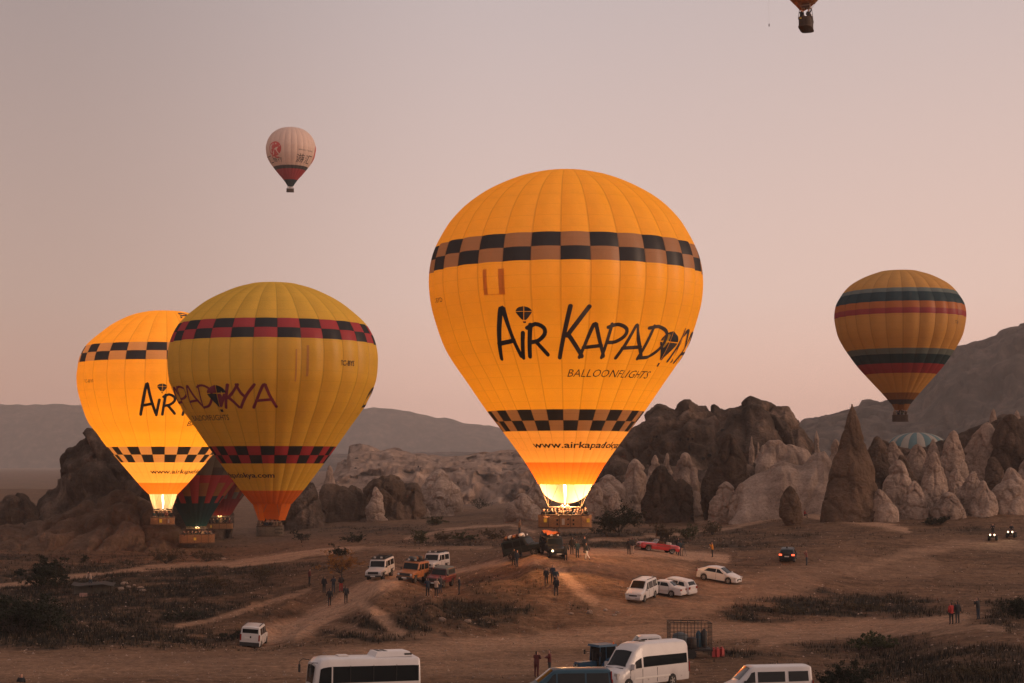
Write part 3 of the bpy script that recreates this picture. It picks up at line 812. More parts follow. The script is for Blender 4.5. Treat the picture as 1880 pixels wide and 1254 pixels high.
for k, (lab, px, py, d, h, w, mat, n) in enumerate([
    ("wide grey brown shrub right of the slender sapling", 305, 1034, 195, 2.1, 2.4, L_BROWN, 2600),
    ("low dark shrub on the mist's edge below the floating baskets", 380, 1030, 195, 1.5, 2.0, L_BROWN, 1800),
    ("dense dark shrub above the orange autumn tree", 648, 996, 225, 1.5, 1.6, L_DARK, 2200),
    ("green shrub below the broad pale tuff cone", 798, 970, 280, 1.8, 2.0, L_GREEN, 2200),
    ("roundish dark shrub left of the wide green clump", 773, 997, 225, 2.0, 1.2, L_GREEN, 2000),
    ("wide green clump of bushes in the valley middle", 850, 992, 228, 1.5, 2.2, L_GREEN, 2200),
    ("faint brown shrub right of the roundish dark shrub", 812, 995, 226, 1.6, 1.3, L_BROWN, 1300),
    ("green bush left of the central basket", 905, 990, 225, 1.5, 1.8, L_BROWN, 1500),
    ("dark oval bush on the track below the red convertible at the far right", 1724, 964, 218, 1.3, 2.0, L_DARK, 3200),
    ("sprawling green bush right of the cage trailer's track", 1610, 1192, 112, 1.35, 1.9, L_GREEN, 5200),
    ("large dark bush at the bottom beside the white van's tail", 1545, 1262, 98, 1.7, 1.7, L_DARK, 6000),
    ("dark bush at the right edge behind the photographers", 1872, 1137, 127, 1.9, 1.3, L_DARK, 4200),
    ("brown bush left of the leafy trio behind the red convertible", 1215, 990, 205, 2.2, 1.5, L_BROWN, 2200),
    ("greenish bush in the middle of the trio behind the red convertible", 1262, 990, 203, 2.1, 1.5, L_GREEN, 2000),
    ("brown thorny bush right of the trio behind the red convertible", 1308, 982, 212, 2.1, 1.4, L_BROWN, 1700),
    ("small dark bush at the foot of the lone pear shaped rock", 1398, 934, 262, 1.8, 1.5, L_DARK, 1200),
    ("dark bushes at the foot of the shorter dark stump", 1243, 940, 262, 1.8, 2.3, L_DARK, 1800),
    ("black bush at the base of the plateau cliff", 880, 922, 372, 2.6, 2.6, L_DARK, 1500),
    ("dark bush at the foot of the knobbly bluff", 692, 955, 300, 1.8, 2.0, L_DARK, 1300),
    ("dark shrub below the flat topped rock wall", 545, 950, 300, 1.8, 2.8, L_DARK, 1400),
    ("thin shrub by the small sandy step left of the walkers", 480, 1068, 163, 1.9, 1.2, L_BROWN, 900),
    ("low bush on the sandy bank near the little white van", 335, 1138, 137, 1.0, 1.7, L_DARK, 1700),
    ("grey thicket between the walkers and the floating baskets", 395, 1080, 160, 1.4, 1.8, L_BROWN, 1500),
    ("dark tuft behind the little white van", 432, 1172, 132, 0.8, 1.5, L_DARK, 1400),
    ("brown scrub patch on the mound below the black jeeps", 880, 1130, 134, 0.5, 2.0, L_BROWN, 1200),
    ("dry scrub clump left of the three photographers", 1560, 1120, 140, 0.6, 2.4, L_BROWN, 1500),
    ("dry scrub clump right of the dark dip on the slope", 1440, 1125, 138, 0.5, 2.2, L_BROWN, 1300),
    ("dry scrub at the lower right corner", 1790, 1240, 98, 0.5, 1.8, L_BROWN, 1500),
  ]):
    tree("shrub", lab, "shrub", G(px, py, d), h, w, mat, 50 + k, n, 0.062 if d < 150 else 0.075, 7, 0.55, 0.0, 0.03, SH)

# --- dry grass: nobody could count it
def scatter_grass(n, seed):
    rng = np.random.default_rng(seed)
    d = np.exp(rng.uniform(math.log(88), math.log(300), n))
    px = rng.uniform(-150, 2030, n)
    x = (px - CX) / FPX * d
    z = height(x, d)
    pl, dk = ground_mask(x, d, z)
    p = np.stack([x, d, np.zeros(n)], 1)
    keep = rng.random(n) < np.clip(0.10 + 0.9 * dk + 0.35 * (fbm(p * 0.3, 3, 77) > 0.12) - 1.2 * pl - 0.45 * (d < 126) * (px < 1500), 0, 1)
    return x[keep], d[keep], z[keep], dk[keep]
def grass(name, label, n, seed, hmin, hmax, mat, pick):
    rng = np.random.default_rng(seed)
    x, y, z, dk = scatter_grass(n, seed)
    s = pick(dk, rng); x, y, z, dk = x[s], y[s], z[s], dk[s]
    m = len(x); V = []; 
    for b in range(4):
        an = rng.uniform(0, 2 * math.pi, m); ln = rng.uniform(0.2, 0.7, m)
        h = rng.uniform(hmin, hmax, m) * (0.55 + 0.8 * dk)
        ox, oy = rng.normal(0, 0.10, m), rng.normal(0, 0.10, m)
        w = rng.uniform(0.015, 0.035, m)
        bx, by = x + ox, y + oy
        V.append(np.stack([np.stack([bx - w * np.sin(an), by + w * np.cos(an), z - 0.02], 1),
                           np.stack([bx + w * np.sin(an), by - w * np.cos(an), z - 0.02], 1),
                           np.stack([bx + np.cos(an) * ln * h, by + np.sin(an) * ln * h, z + h], 1)], 1))
    V = np.concatenate(V).reshape(-1, 3)
    F = np.arange(len(V)).reshape(-1, 3)
    return tag(obj(name, mesh(name, V, F.tolist(), False, [mat])), label, None, None, "stuff")
L_DRY = leaf_mat("dry_grass_blade", (0.075, 0.048, 0.029), (0.13, 0.083, 0.050), (0.20, 0.13, 0.078))
L_SCRUB = leaf_mat("scrub_blade", (0.008, 0.0085, 0.007), (0.016, 0.0145, 0.011), (0.042, 0.032, 0.021))
grass("dry_grass", "thin dry grass over the slopes and tracks", 60000, 5, 0.10, 0.30, L_DRY, lambda dk, r: r.random(len(dk)) > dk * 0.5)
grass("dark_scrub", "dark low scrub covering the banks", 80000, 6, 0.16, 0.42, L_SCRUB, lambda dk, r: r.random(len(dk)) < dk * 1.1)

# --- loose stones
def stone_mesh(seed):
    rng = np.random.default_rng(seed)
    bm = bmesh.new(); bmesh.ops.create_icosphere(bm, subdivisions=2, radius=1.0)
    c = np.array([v.co[:] for v in bm.verts]); f = 1 + 0.35 * fbm(c * 0.9 + seed * 7, 3, seed)
    for v, k in zip(bm.verts, f): v.co = v.co * k
    me = bpy.data.meshes.new("stone"); bm.to_mesh(me); bm.free()
    me.materials.append(M_TUFF)
    return me
_st = [stone_mesh(s) for s in range(4)]
rng = np.random.default_rng(12)
for k, (px, py, d) in enumerate([(1082,1126,133),(1112,1122,134),(1133,1124,134),(1128,1130,132),(812,1140,132),(858,1142,133),(1048,1128,134),(236,1078,155),(222,1082,155),(246,1074,156),(258,1080,155),(262,1084,154),(228,1072,157),(410,1026,195),(398,1024,196),(1060,1018,150),(1505,1030,160)]):
    o = obj("stone", _st[k % 4], None, G(px, py, d) + Vector((0, 0, 0.02)), (0, 0, rng.uniform(0, 6)))
    s = rng.uniform(0.16, 0.34); o.scale = (s * 1.5, s, s * 0.7)
    tag(o, "small pale stone " + ("on the earth at the mound's foot" if 1040 < px < 1140 and py > 1100 else "in the rubble right of the low shed" if px < 300 else "beside the pale track on the left" if px < 420 else "in the scrub below the maroon jeep" if px < 900 else "on the mound crest" if px < 1100 else "on the open slope"), "stone", "loose stones on the slopes")

def gravel(n, seed):
    rng = np.random.default_rng(seed)
    d = np.exp(rng.uniform(math.log(88), math.log(230), n)); px = rng.uniform(-100, 1980, n); x = (px - CX) / FPX * d
    z = height(x, d)
    r_ = 0.035 + 0.10 * rng.random(n) ** 4
    base = np.array([(1, 0, 0), (-0.5, 0.87, 0), (-0.5, -0.87, 0), (0.1, 0.1, 0.8)])
    an = rng.uniform(0, 6.28, n); ca, sa = np.cos(an), np.sin(an)
    V = np.zeros((n, 4, 3))
    for k in range(4):
        b_ = base[k] * (1 + 0.3 * rng.normal(size=(n, 3)))
        V[:, k, 0] = x + r_ * 1.3 * (b_[:, 0] * ca - b_[:, 1] * sa); V[:, k, 1] = d + r_ * (b_[:, 0] * sa + b_[:, 1] * ca); V[:, k, 2] = z - 0.02 + r_ * b_[:, 2]
    i = np.arange(n) * 4
    F = np.concatenate([np.stack([i, i + 1, i + 3], 1), np.stack([i + 1, i + 2, i + 3], 1), np.stack([i + 2, i, i + 3], 1)])
    return tag(obj("gravel", mesh("gravel", V.reshape(-1, 3), F.tolist(), False, [M_TUFF])), "loose gravel and chips strewn over the bare earth", None, None, "stuff")
gravel(14000, 9)
# ================================================================== balloons
def cloth(name, c, trans=0.45, seam=1.15, dark=0.88, lines=True):
    if name in MATS: return MATS[name]
    m, nt, b = newmat(name)
    nt.nodes.remove(b)
    out = nt.nodes["Material Output"]
    tc = N(nt, "ShaderNodeTexCoord")
    nz = noise_node(nt, 0.35, 4, tc.outputs["Object"])
    r_ = ramp(nt, nz.outputs[0], [(0.3, tuple(k * 0.93 for k in c)), (0.7, tuple(min(1, k * 1.05) for k in c))])
    colr = r_.outputs[0]
    if lines:                                        # stitched horizontal seams between the cloth panels
        sp = N(nt, "ShaderNodeSeparateXYZ"); nt.links.new(tc.outputs["Object"], sp.inputs[0])
        md = N(nt, "ShaderNodeMath"); md.operation = 'PINGPONG'; md.inputs[1].default_value = seam / 2
        nt.links.new(sp.outputs["Z"], md.inputs[0])
        lt = N(nt, "ShaderNodeMath"); lt.operation = 'LESS_THAN'; lt.inputs[1].default_value = 0.022
        nt.links.new(md.outputs[0], lt.inputs[0])
        mx = mixc(nt, lt.outputs[0], colr, tuple(k * dark for k in c)); colr = mx.outputs[0]
    sa = N(nt, "ShaderNodeAttribute"); sa.attribute_name = "seam"          # load tapes sewn along the gore edges
    sg = N(nt, "ShaderNodeMath"); sg.operation = 'GREATER_THAN'; sg.inputs[1].default_value = 0.9
    nt.links.new(sa.outputs["Fac"], sg.inputs[0])
    mx = mixc(nt, sg.outputs[0], colr, tuple(k * 0.80 for k in c)); colr = mx.outputs[0]
    df = N(nt, "ShaderNodeBsdfDiffuse"); tr = N(nt, "ShaderNodeBsdfTranslucent")
    nt.links.new(colr, df.inputs[0]); nt.links.new(colr, tr.inputs[0])
    n2 = noise_node(nt, 0.9, 3, tc.outputs["Object"])
    bp = N(nt, "ShaderNodeBump"); bp.inputs["Strength"].default_value = 0.25; bp.inputs["Distance"].default_value = 0.4
    nt.links.new(n2.outputs[0], bp.inputs["Height"]); nt.links.new(bp.outputs[0], df.inputs["Normal"])
    ms = N(nt, "ShaderNodeMixShader"); ms.inputs[0].default_value = trans
    nt.links.new(df.outputs[0], ms.inputs[1]); nt.links.new(tr.outputs[0], ms.inputs[2])
    gl = N(nt, "ShaderNodeBsdfGlossy"); gl.inputs["Roughness"].default_value = 0.45
    ms2 = N(nt, "ShaderNodeMixShader"); ms2.inputs[0].default_value = 0.03
    nt.links.new(ms.outputs[0], ms2.inputs[1]); nt.links.new(gl.outputs[0], ms2.inputs[2])
    nt.links.new(ms2.outputs[0], out.inputs[0])
    MATS[name] = m
    return m
C_YEL = cloth("yellow_nylon", (0.85, 0.448, 0.036))
C_YEL2 = cloth("mustard_nylon", (0.85, 0.52, 0.058), 0.35)
C_GLO = cloth("glow_paled_nylon", (0.90, 0.50, 0.12))  # yellow cloth paled to paint in the flame's overexposed glow
C_ORG = cloth("orange_nylon", (0.82, 0.19, 0.02))
C_BLK = cloth("black_nylon", (0.022, 0.022, 0.026), 0.25)
C_BRN = cloth("tan_nylon", (0.30, 0.175, 0.10), 0.4)
C_TAN = cloth("light_tan_nylon", (0.52, 0.30, 0.13), 0.4)
C_RED = cloth("red_nylon", (0.42, 0.045, 0.055), 0.3)
C_SCP = cloth("cream_nomex", (0.88, 0.74, 0.52), 0.5, lines=False)
C_OCH = cloth("ochre_nylon", (0.66, 0.34, 0.085), 0.35)
C_SLT = cloth("slate_nylon", (0.15, 0.185, 0.17), 0.3)
C_NAV = cloth("navy_nylon", (0.014, 0.042, 0.052), 0.25)
C_RST = cloth("rust_nylon", (0.50, 0.15, 0.03), 0.35)
C_WIN = cloth("wine_nylon", (0.34, 0.04, 0.045), 0.3)
C_WN2 = cloth("deep_wine_nylon", (0.16, 0.025, 0.03), 0.3)
C_SCO = cloth("scorched_nylon", (0.30, 0.13, 0.045), 0.4)
C_WHT = cloth("white_nylon", (0.82, 0.62, 0.52), 0.35)
C_GRN = cloth("grey_green_nylon", (0.12, 0.11, 0.09), 0.3)
C_TEAL = cloth("teal_nylon", (0.10, 0.18, 0.19), 0.3)
C_CRM = cloth("pale_cream_nylon", (0.38, 0.33, 0.27), 0.35)
C_DKG = cloth("dark_grey_nylon", (0.06, 0.055, 0.055), 0.3)
K_BLK = paint("black_lettering", (0.012, 0.013, 0.016), 0.7)
K_GRY = paint("charcoal_lettering", (0.05, 0.035, 0.028), 0.7)
K_MAR = paint("maroon_lettering", (0.20, 0.02, 0.035), 0.7)
K_RED = paint("red_lettering", (0.55, 0.06, 0.05), 0.7)
K_GLD = paint("yellow_gap", (0.75, 0.38, 0.05), 0.7)
K_PNK = paint("pale_lettering", (0.80, 0.60, 0.50), 0.7)
def wicker_mat(name, c):
    m, nt, b = newmat(name)
    tc = N(nt, "ShaderNodeTexCoord")
    br = N(nt, "ShaderNodeTexBrick"); br.inputs["Scale"].default_value = 1.0
    br.inputs["Brick Width"].default_value = 0.16; br.inputs["Row Height"].default_value = 0.05; br.inputs["Mortar Size"].default_value = 0.008
    br.inputs["Color1"].default_value = (*c, 1); br.inputs["Color2"].default_value = (*[k * 0.72 for k in c], 1); br.inputs["Mortar"].default_value = (*[k * 0.3 for k in c], 1)
    mp = N(nt, "ShaderNodeMapping"); mp.inputs["Rotation"].default_value = (R(90), 0, 0)
    nt.links.new(tc.outputs["Object"], mp.inputs[0]); nt.links.new(mp.outputs[0], br.inputs["Vector"])
    nt.links.new(br.outputs[0], b.inputs["Base Color"]); b.inputs["Roughness"].default_value = 0.8
    bp = N(nt, "ShaderNodeBump"); bp.inputs["Strength"].default_value = 0.6; bp.inputs["Distance"].default_value = 0.03
    nt.links.new(br.outputs[1], bp.inputs["Height"]); bp.invert = True; nt.links.new(bp.outputs[0], b.inputs["Normal"])
    return m
M_WICK = wicker_mat("wicker", (0.42, 0.19, 0.075))
M_WICKD = wicker_mat("dark_wicker", (0.07, 0.042, 0.028))
M_WICKG = wicker_mat("weathered_wicker", (0.16, 0.12, 0.085))
M_LEA = paint("rim_leather", (0.07, 0.035, 0.02), 0.6)
M_STEEL = paint("burner_steel", (0.45, 0.36, 0.28), 0.35, 0.8)
M_SIGN = paint("yellow_plate", (0.75, 0.48, 0.04), 0.6)
M_ROPE = paint("rope", (0.30, 0.22, 0.14), 0.8)
M_HOLE = paint("step_hole", (0.015, 0.012, 0.01), 0.9)
def flame_mat():
    m, nt, b = newmat("burner_flame")
    nt.nodes.remove(b)
    tc = N(nt, "ShaderNodeTexCoord"); sp = N(nt, "ShaderNodeSeparateXYZ"); nt.links.new(tc.outputs["Generated"], sp.inputs[0])
    rp = ramp(nt, sp.outputs["Z"], [(0.0, (1.0, 0.80, 0.62)), (0.35, (1.0, 0.84, 0.62)), (0.7, (1.0, 0.62, 0.26)), (1.0, (1.0, 0.40, 0.10))])
    em = N(nt, "ShaderNodeEmission"); em.inputs[1].default_value = 4.5
    nt.links.new(rp.outputs[0], em.inputs[0]); nt.links.new(em.outputs[0], nt.nodes["Material Output"].inputs[0])
    m.cycles.emission_sampling = 'NONE'
    return m
M_FLAME = flame_mat()

GL = {
 'A': [[(0,0),(.17,.34),(.33,.7),(.47,.99),(.55,.98)],[(.54,.98),(.68,.6),(.82,.32),(1,.04)],[(.13,.29),(.82,.35)]],
 'i': [[(.25,0),(.6,.74)]],
 'R': [[(.02,0),(.26,.98)],[(.1,.88),(.5,1.0),(.9,.88),(.93,.68),(.62,.5),(.22,.44)],[(.42,.47),(1,.05)]],
 'K': [[(.03,0),(.4,1)],[(1,1),(.62,.68),(.3,.42)],[(.33,.45),(.6,.22),(.85,.02)]],
 'P': [[(.03,0),(.3,1)],[(.12,.9),(.6,1),(1,.86),(.95,.65),(.6,.48),(.2,.45)]],
 'D': [[(.05,0),(.3,1)],[(.12,.93),(.6,1),(.95,.82),(.95,.45),(.62,.1),(.05,.02)]],
 'Y': [[(.12,1),(.3,.66),(.47,.5)],[(1,1),(.6,.55),(.2,0)]],
}
def catmull(pts, step):
    if len(pts) < 3:
        a, b = np.array(pts[0], float), np.array(pts[-1], float)
        n = max(2, int(np.linalg.norm(b - a) / step) + 1)
        return [tuple(a + (b - a) * t) for t in np.linspace(0, 1, n)]
    P = [np.array(p, float) for p in pts]; P = [2 * P[0] - P[1]] + P + [2 * P[-1] - P[-2]]
    o = []
    for i in range(1, len(P) - 2):
        n = max(2, int(np.linalg.norm(P[i + 1] - P[i]) / step) + 1)
        for t in np.linspace(0, 1, n, endpoint=False):
            o.append(tuple(0.5 * (2 * P[i] + (P[i + 1] - P[i - 1]) * t + (2 * P[i - 1] - 5 * P[i] + 4 * P[i + 1] - P[i + 2]) * t * t + (3 * P[i] - P[i - 1] - 3 * P[i + 1] + P[i + 2]) * t ** 3)))
    o.append(tuple(P[-2]))
    return o
def ribbon(pts, w):
    """flat stroke with round ends -> verts 2d, faces"""
    p = np.array(pts); t = np.gradient(p, axis=0); t /= np.maximum(np.linalg.norm(t, axis=1, keepdims=True), 1e-9)
    nrm = np.stack([-t[:, 1], t[:, 0]], 1)
    L = [tuple(q) for q in p + nrm * w / 2]; Rr = [tuple(q) for q in p - nrm * w / 2]
    V = L + Rr; n = len(p); F = [(i, i + 1, n + i + 1, n + i)[::-1] for i in range(n - 1)]
    for end, s in ((0, -1), (n - 1, 1)):
        c = p[end]; k0 = len(V); m = 6
        a0 = math.atan2(nrm[end, 1], nrm[end, 0])
        arc = [tuple(c + w / 2 * np.array([math.cos(a0 - s * math.pi * j / m), math.sin(a0 - s * math.pi * j / m)])) for j in range(m + 1)]
        V += arc; F.append(tuple(range(k0, k0 + m + 1)) if s < 0 else tuple(range(k0 + m, k0 - 1, -1)))
    return V, F
def text_mesh(body, bold=0.0):
    cu = bpy.data.curves.new("t", 'FONT'); cu.body = body; cu.size = 1.0; cu.offset = bold; cu.resolution_u = 2; cu.fill_mode = 'FRONT'
    o = bpy.data.objects.new("t", cu); col.objects.link(o)
    dg = bpy.context.evaluated_depsgraph_get(); me = bpy.data.meshes.new_from_object(o.evaluated_get(dg))
    bpy.data.objects.remove(o); bpy.data.curves.remove(cu)
    bm = bmesh.new(); bm.from_mesh(me)
    bmesh.ops.subdivide_edges(bm, edges=[e_ for e_ in bm.edges if e_.calc_length() > 0.22], cuts=2)
    bmesh.ops.triangulate(bm, faces=bm.faces[:])
    v = np.array([q.co[:2] for q in bm.verts]); bm.verts.ensure_lookup_table()
    f = [tuple(q.index for q in fc_.verts) for fc_ in bm.faces]; bm.free(); bpy.data.meshes.remove(me)
    v[:, 0] -= v[:, 0].min(); v[:, 1] -= v[:, 1].min()
    return v, f

BASKETS = []
class Balloon:
    def __init__(s, label, px, d, prof, ngore, bands, base=C_YEL, group="hot air balloons over the valley", off=0.0, bulge=0.026, alt=None, name="hot_air_balloon", zlow=None):
        """prof: (half width px, py) from crown to mouth; bands: (py0, py1, matA[, matB]) measured on the limb"""
        s.px, s.d, s.ng, s.bulge, s.off = px, d, ngore, bulge, R(off)
        mid = prof[len(prof) // 2][1]
        c = unproj(px, mid, d); s.x = c.x; s.mpp = d / FPX
        s.z0 = zlow if zlow is not None else 0.0
        s.zp = lambda py: unproj(px, py, d).z
        pz = np.array([s.zp(q[1]) for q in prof]); pr = np.array([q[0] for q in prof]) * s.mpp
        s.Z, s.Rr = pz[::-1].copy(), pr[::-1].copy()
        nn = math.hypot(s.x, d)
        s.rz = math.atan2(-s.x / nn, d / nn)
        s.base_z = s.z0
        s.t = thing(name, label, "balloon", (s.x, d, s.z0), s.rz, group)
        # smooth profile through the measured points (monotone in arc length)
        pts = catmull([(a, b) for a, b in zip(pr, pz)], 0.35)
        s.cz = np.array([p[1] for p in pts])[::-1]; s.crd = np.maximum(0.02, np.array([p[0] for p in pts]))[::-1]
        o_ = np.argsort(s.cz); s.cz, s.crd = s.cz[o_], s.crd[o_]
        bd = [(s.zp(b[0]), s.zp(b[1]), b[2], b[3] if len(b) > 3 else b[2]) for b in bands]
        zs = sorted(set(list(np.round(pts_z, 4) for pts_z in s.cz)))
        edges = sorted({b[0] for b in bd} | {b[1] for b in bd})
        levels = []
        for z in list(zs): 
            if all(abs(z - e_) > 0.12 for e_ in edges): levels.append(z)
        levels = sorted(levels + edges)
        def inband(z):
            for k, b in enumerate(bd):
                if b[1] - 1e-6 <= z <= b[0] + 1e-6: return k
            return -1
        rows = [(levels[i], levels[i + 1], inband((levels[i] + levels[i + 1]) / 2)) for i in range(len(levels) - 1)]
        a = 2 * math.pi / ngore
        ph = np.array([-1, -0.965, -0.66, -0.33, 0, 0.33, 0.66, 0.965, 1]) * a / 2; nph = len(ph)
        runs = []
        for rw in rows:
            if runs and runs[-1][0] == rw[2]: runs[-1][1].append(rw)
            else: runs.append((rw[2], [rw]))
        plain = [q for q in runs if q[0] == -1]; main = max(plain, key=lambda q: len(q[1]))
        def strip(sel, nm, mat):
            V = []; F = []; last = None
            for (z0, z1, k) in sel:
                if last != z0:
                    V += [s.pt(p_, z0, 0, rel=True) for p_ in ph]
                V += [s.pt(p_, z1, 0, rel=True) for p_ in ph]
                n = len(V)
                for j in range(nph - 1):
                    F.append((n - 2 * nph + j, n - 2 * nph + j + 1, n - nph + j + 1, n - nph + j))
                last = z1
            me_ = mesh(nm, V, F, True, [mat])
            at_ = me_.attributes.new("seam", 'FLOAT', 'POINT'); sv_ = np.zeros(nph, np.float32); sv_[[0, 1, -2, -1]] = 1
            at_.data.foreach_set("value", np.tile(sv_, len(V) // nph)); return me_
        gA = strip(main[1], "gore", base); gB = strip(main[1], "gore", alt) if alt else gA
        pm = [(strip(rw, "panel", bd[k][2]), strip(rw, "panel", bd[k][3])) for k, rw in runs if k >= 0]
        par = [k % 2 for k, rw in runs if k >= 0]
        for k, rw in runs:
            if k < 0 and rw is not main[1]: q = strip(rw, "panel", base); pm.append((q, strip(rw, "panel", alt) if alt else q)); par.append(0)
        for i in range(ngore):
            g = obj("gore", gA if i % 2 == 0 else gB, s.t, None, (0, 0, i * a + s.off + a / 2))
            for k, (ma, mb_) in enumerate(pm):
                if ma.polygons: obj("panel", (ma, mb_)[(i + par[k]) % 2], g)
        rt = s.crd[-1]; zt = s.cz[-1]
        mb = MB(); mb.lathe([(rt * 1.02, zt - s.z0 - 0.05), (rt * 0.6, zt - s.z0 + 0.02), (0.05, zt - s.z0 + 0.05)], 32, close=False)
        mb.build("parachute_vent", base, s.t, True)
        s.zm, s.rm = s.cz[0], s.crd[0]
    def r(s, z): return float(np.interp(z, s.cz, s.crd))
    def pt(s, th, z, off=0.0, rel=False):
        a = 2 * math.pi / s.ng
        if rel: ph = th
        else: ph = ((th - s.off) % a) - a / 2
        r = s.r(z) * (1 - 0.018 + s.bulge * math.cos(math.pi * ph / a)) + off
        return (r * math.sin(th), -r * math.cos(th), z - s.z0)
    def patch(s, name, V2, F, mat, rref, zfun, off=0.05, s0=0.0, parent=None):
        """2d shape (px along the ring, px up) laid on the cloth"""
        V = []
        for (u, v) in V2:
            z = zfun(v); V.append(s.pt((s0 + u) / rref, z, off))
        return obj(name, mesh(name, V, F, False, [mat]), parent or s.t)
    def zfront(s, py):
        """height of a point on the near side of the cloth seen at photo row py"""
        z = s.zp(py)
        for _ in range(4):
            z = unproj(s.px, py, s.d - s.r(z)).z
        return z
    def strokes(s, ch, s0, s1, py0, py1, w, mat, rref, jit=0.0):
        zb, zt = s.zfront(py1), s.zfront(py0)
        H = abs(py1 - py0); W = s1 - s0
        V2 = []; F = []
        for st in GL[ch]:
            pts = catmull([(p[0] * W, p[1] * H) for p in st], 6)
            v, f = ribbon(pts, w * 0.84); n = len(V2); V2 += v; F += [tuple(i + n for i in q) for q in f]
        return s.patch("letter", V2, F, mat, rref, lambda v: zb + (zt - zb) * v / H, 0.06, s0)
    def logo(s, s0, s1, py0, py1, rref, cols):
        """little balloon drawn in four quarters with a basket"""
        zb, zt = s.zfront(py1), s.zfront(py0); H = py1 - py0; W = s1 - s0
        def outline(y):   # half width of the drop shape, y 0..1 from foot to crown
            return 0.5 * math.sqrt(max(0, 1 - ((y - 0.66) / 0.34) ** 2)) if y > 0.66 else 0.10 + 0.40 * (max(0, y - 0.18) / 0.48) ** 0.8
        for q, (l, lo) in enumerate(((0, 0), (1, 0), (0, 1), (1, 1))):
            ys = np.linspace(0.18, 0.68, 9) if lo == 0 else np.linspace(0.71, 1.0, 7)
            V2 = []; F = []
            for y in ys:
                h = outline(y); cc = -0.05 + 0.1 * y
                a_, b_ = (-h, cc - 0.02) if l == 0 else (cc + 0.02, h)
                if b_ < a_: b_ = a_
                V2 += [((0.5 + a_) * W, y * H), ((0.5 + b_) * W, y * H)]
            for i in range(len(ys) - 1): F.append((2 * i, 2 * i + 1, 2 * i + 3, 2 * i + 2))
            s.patch("emblem_panel", V2, F, cols[(l + lo) % 2], rref, lambda v: zb + (zt - zb) * v / H, 0.08, s0)
        s.patch("emblem_basket", [(0.42 * W, 0), (0.58 * W, 0), (0.6 * W, 0.1 * H), (0.4 * W, 0.1 * H)], [(0, 1, 2, 3)], cols[0], rref, lambda v: zb + (zt - zb) * v / H, 0.08, s0)
    def text(s, body, s0, length, py0, py1, mat, rref, shear=0.0, bold=0.0, name="lettering"):
        v, f = text_mesh(body, bold)
        zb, zt = s.zfront(py1), s.zfront(py0); H = v[:, 1].max()
        k = length / v[:, 0].max()
        V2 = [((a + shear * b * 0.35) * k, b) for a, b in v]
        return s.patch(name, V2, f, mat, rref, lambda q: zb + (zt - zb) * q / H, 0.05, s0)
    def rect(s, name, s0, s1, py0, py1, mat, rref, off=0.03):
        zb, zt = s.zfront(py1), s.zfront(py0)
        V2 = []; F = []; n = 5
        for j in range(n):
            for i in range(n): V2.append((s0 + (s1 - s0) * i / (n - 1), zb + (zt - zb) * j / (n - 1)))
        for j in range(n - 1):
            for i in range(n - 1): F.append((j * n + i, j * n + i + 1, (j + 1) * n + i + 1, (j + 1) * n + i))
        return s.patch(name, V2, F, mat, rref, lambda q: q, off)
    def scoop(s, py, mat, k=0.30, a0=70, a1=290, full=False):
        zs = s.zp(py); V = []; F = []; nt_, nv = 28, 7
        for i in range(nt_ + 1):
            th = R(a0 + (a1 - a0) * i / nt_)
            dep = (math.sin(math.pi * i / nt_) ** 0.8) if not full else 1.0
            for j in range(nv):
                v = j / (nv - 1) * dep
                r = s.rm * (1 - k * v - 0.02)
                V.append((r * math.sin(th), -r * math.cos(th), s.zm + (zs - s.zm) * v - s.z0))
        for i in range(nt_):
            for j in range(nv - 1):
                F.append((i * nv + j, i * nv + j + 1, (i + 1) * nv + j + 1, (i + 1) * nv + j))
        obj("scoop", mesh("scoop", V, F, True, [mat]), s.t)
    def basket(s, px, py0, py1, wpx, depth, mat=M_WICK, people=10, burner_py=None, flame=0.0, plates=(), rot=0.0, label=None, holes=False, sway=0.0):
        """py0 = rim, py1 = floor, measured on the near face"""
        dd = s.d - depth / 2
        zb, zt = unproj(px, py1, dd).z, unproj(px, py0, dd).z
        w = wpx * dd / FPX; h = zt - zb
        cxl = (px - s.px) * s.mpp
        off = Vector((cxl, 0, zb - s.z0))
        rotm = Matrix.Rotation(R(rot), 3, 'Z')
        mb = MB(); n = 20
        loop = []
        for k in range(n):                         # rounded rectangle
            an = 2 * math.pi * (k + 0.5) / n
            ca, sa = math.cos(an), math.sin(an)
            p = 5.0; q = (abs(ca) ** p + abs(sa) ** p) ** (-1 / p)
            loop.append((w / 2 * ca * q, depth / 2 * sa * q))
        V = []; F = []
        lv = [(0.985, 0.0), (1.0, 0.1 * h), (0.985, 0.5 * h), (1.0, h), (0.93, h), (0.92, 0.08 * h)]
        for k_, z in lv:
            for (x_, y_) in loop: V.append(off + rotm @ Vector((x_ * k_, y_ * k_, z)))
        for j in range(len(lv) - 1):
            for k in range(n): F.append((j * n + k, j * n + (k + 1) % n, (j + 1) * n + (k + 1) % n, (j + 1) * n + k))
        F.append(tuple(range(n - 1, -1, -1))); q = (len(lv) - 1) * n; F.append(tuple(q + k for k in range(n)))
        bk = obj("basket", mesh("basket", V, F, True, [mat]), s.t)
        mb = MB(); mb.tube([off + rotm @ Vector((x_ * 0.97, y_ * 0.97, h)) for x_, y_ in loop + loop[:1]], 0.07, 8); mb.build("rim", M_LEA, bk, True)
        mb = MB(); mb.tube([off + rotm @ Vector((x_ * 1.0, y_ * 1.0, 0.06 * h)) for x_, y_ in loop + loop[:1]], 0.05, 6); mb.build("skid", M_LEA, bk, True)
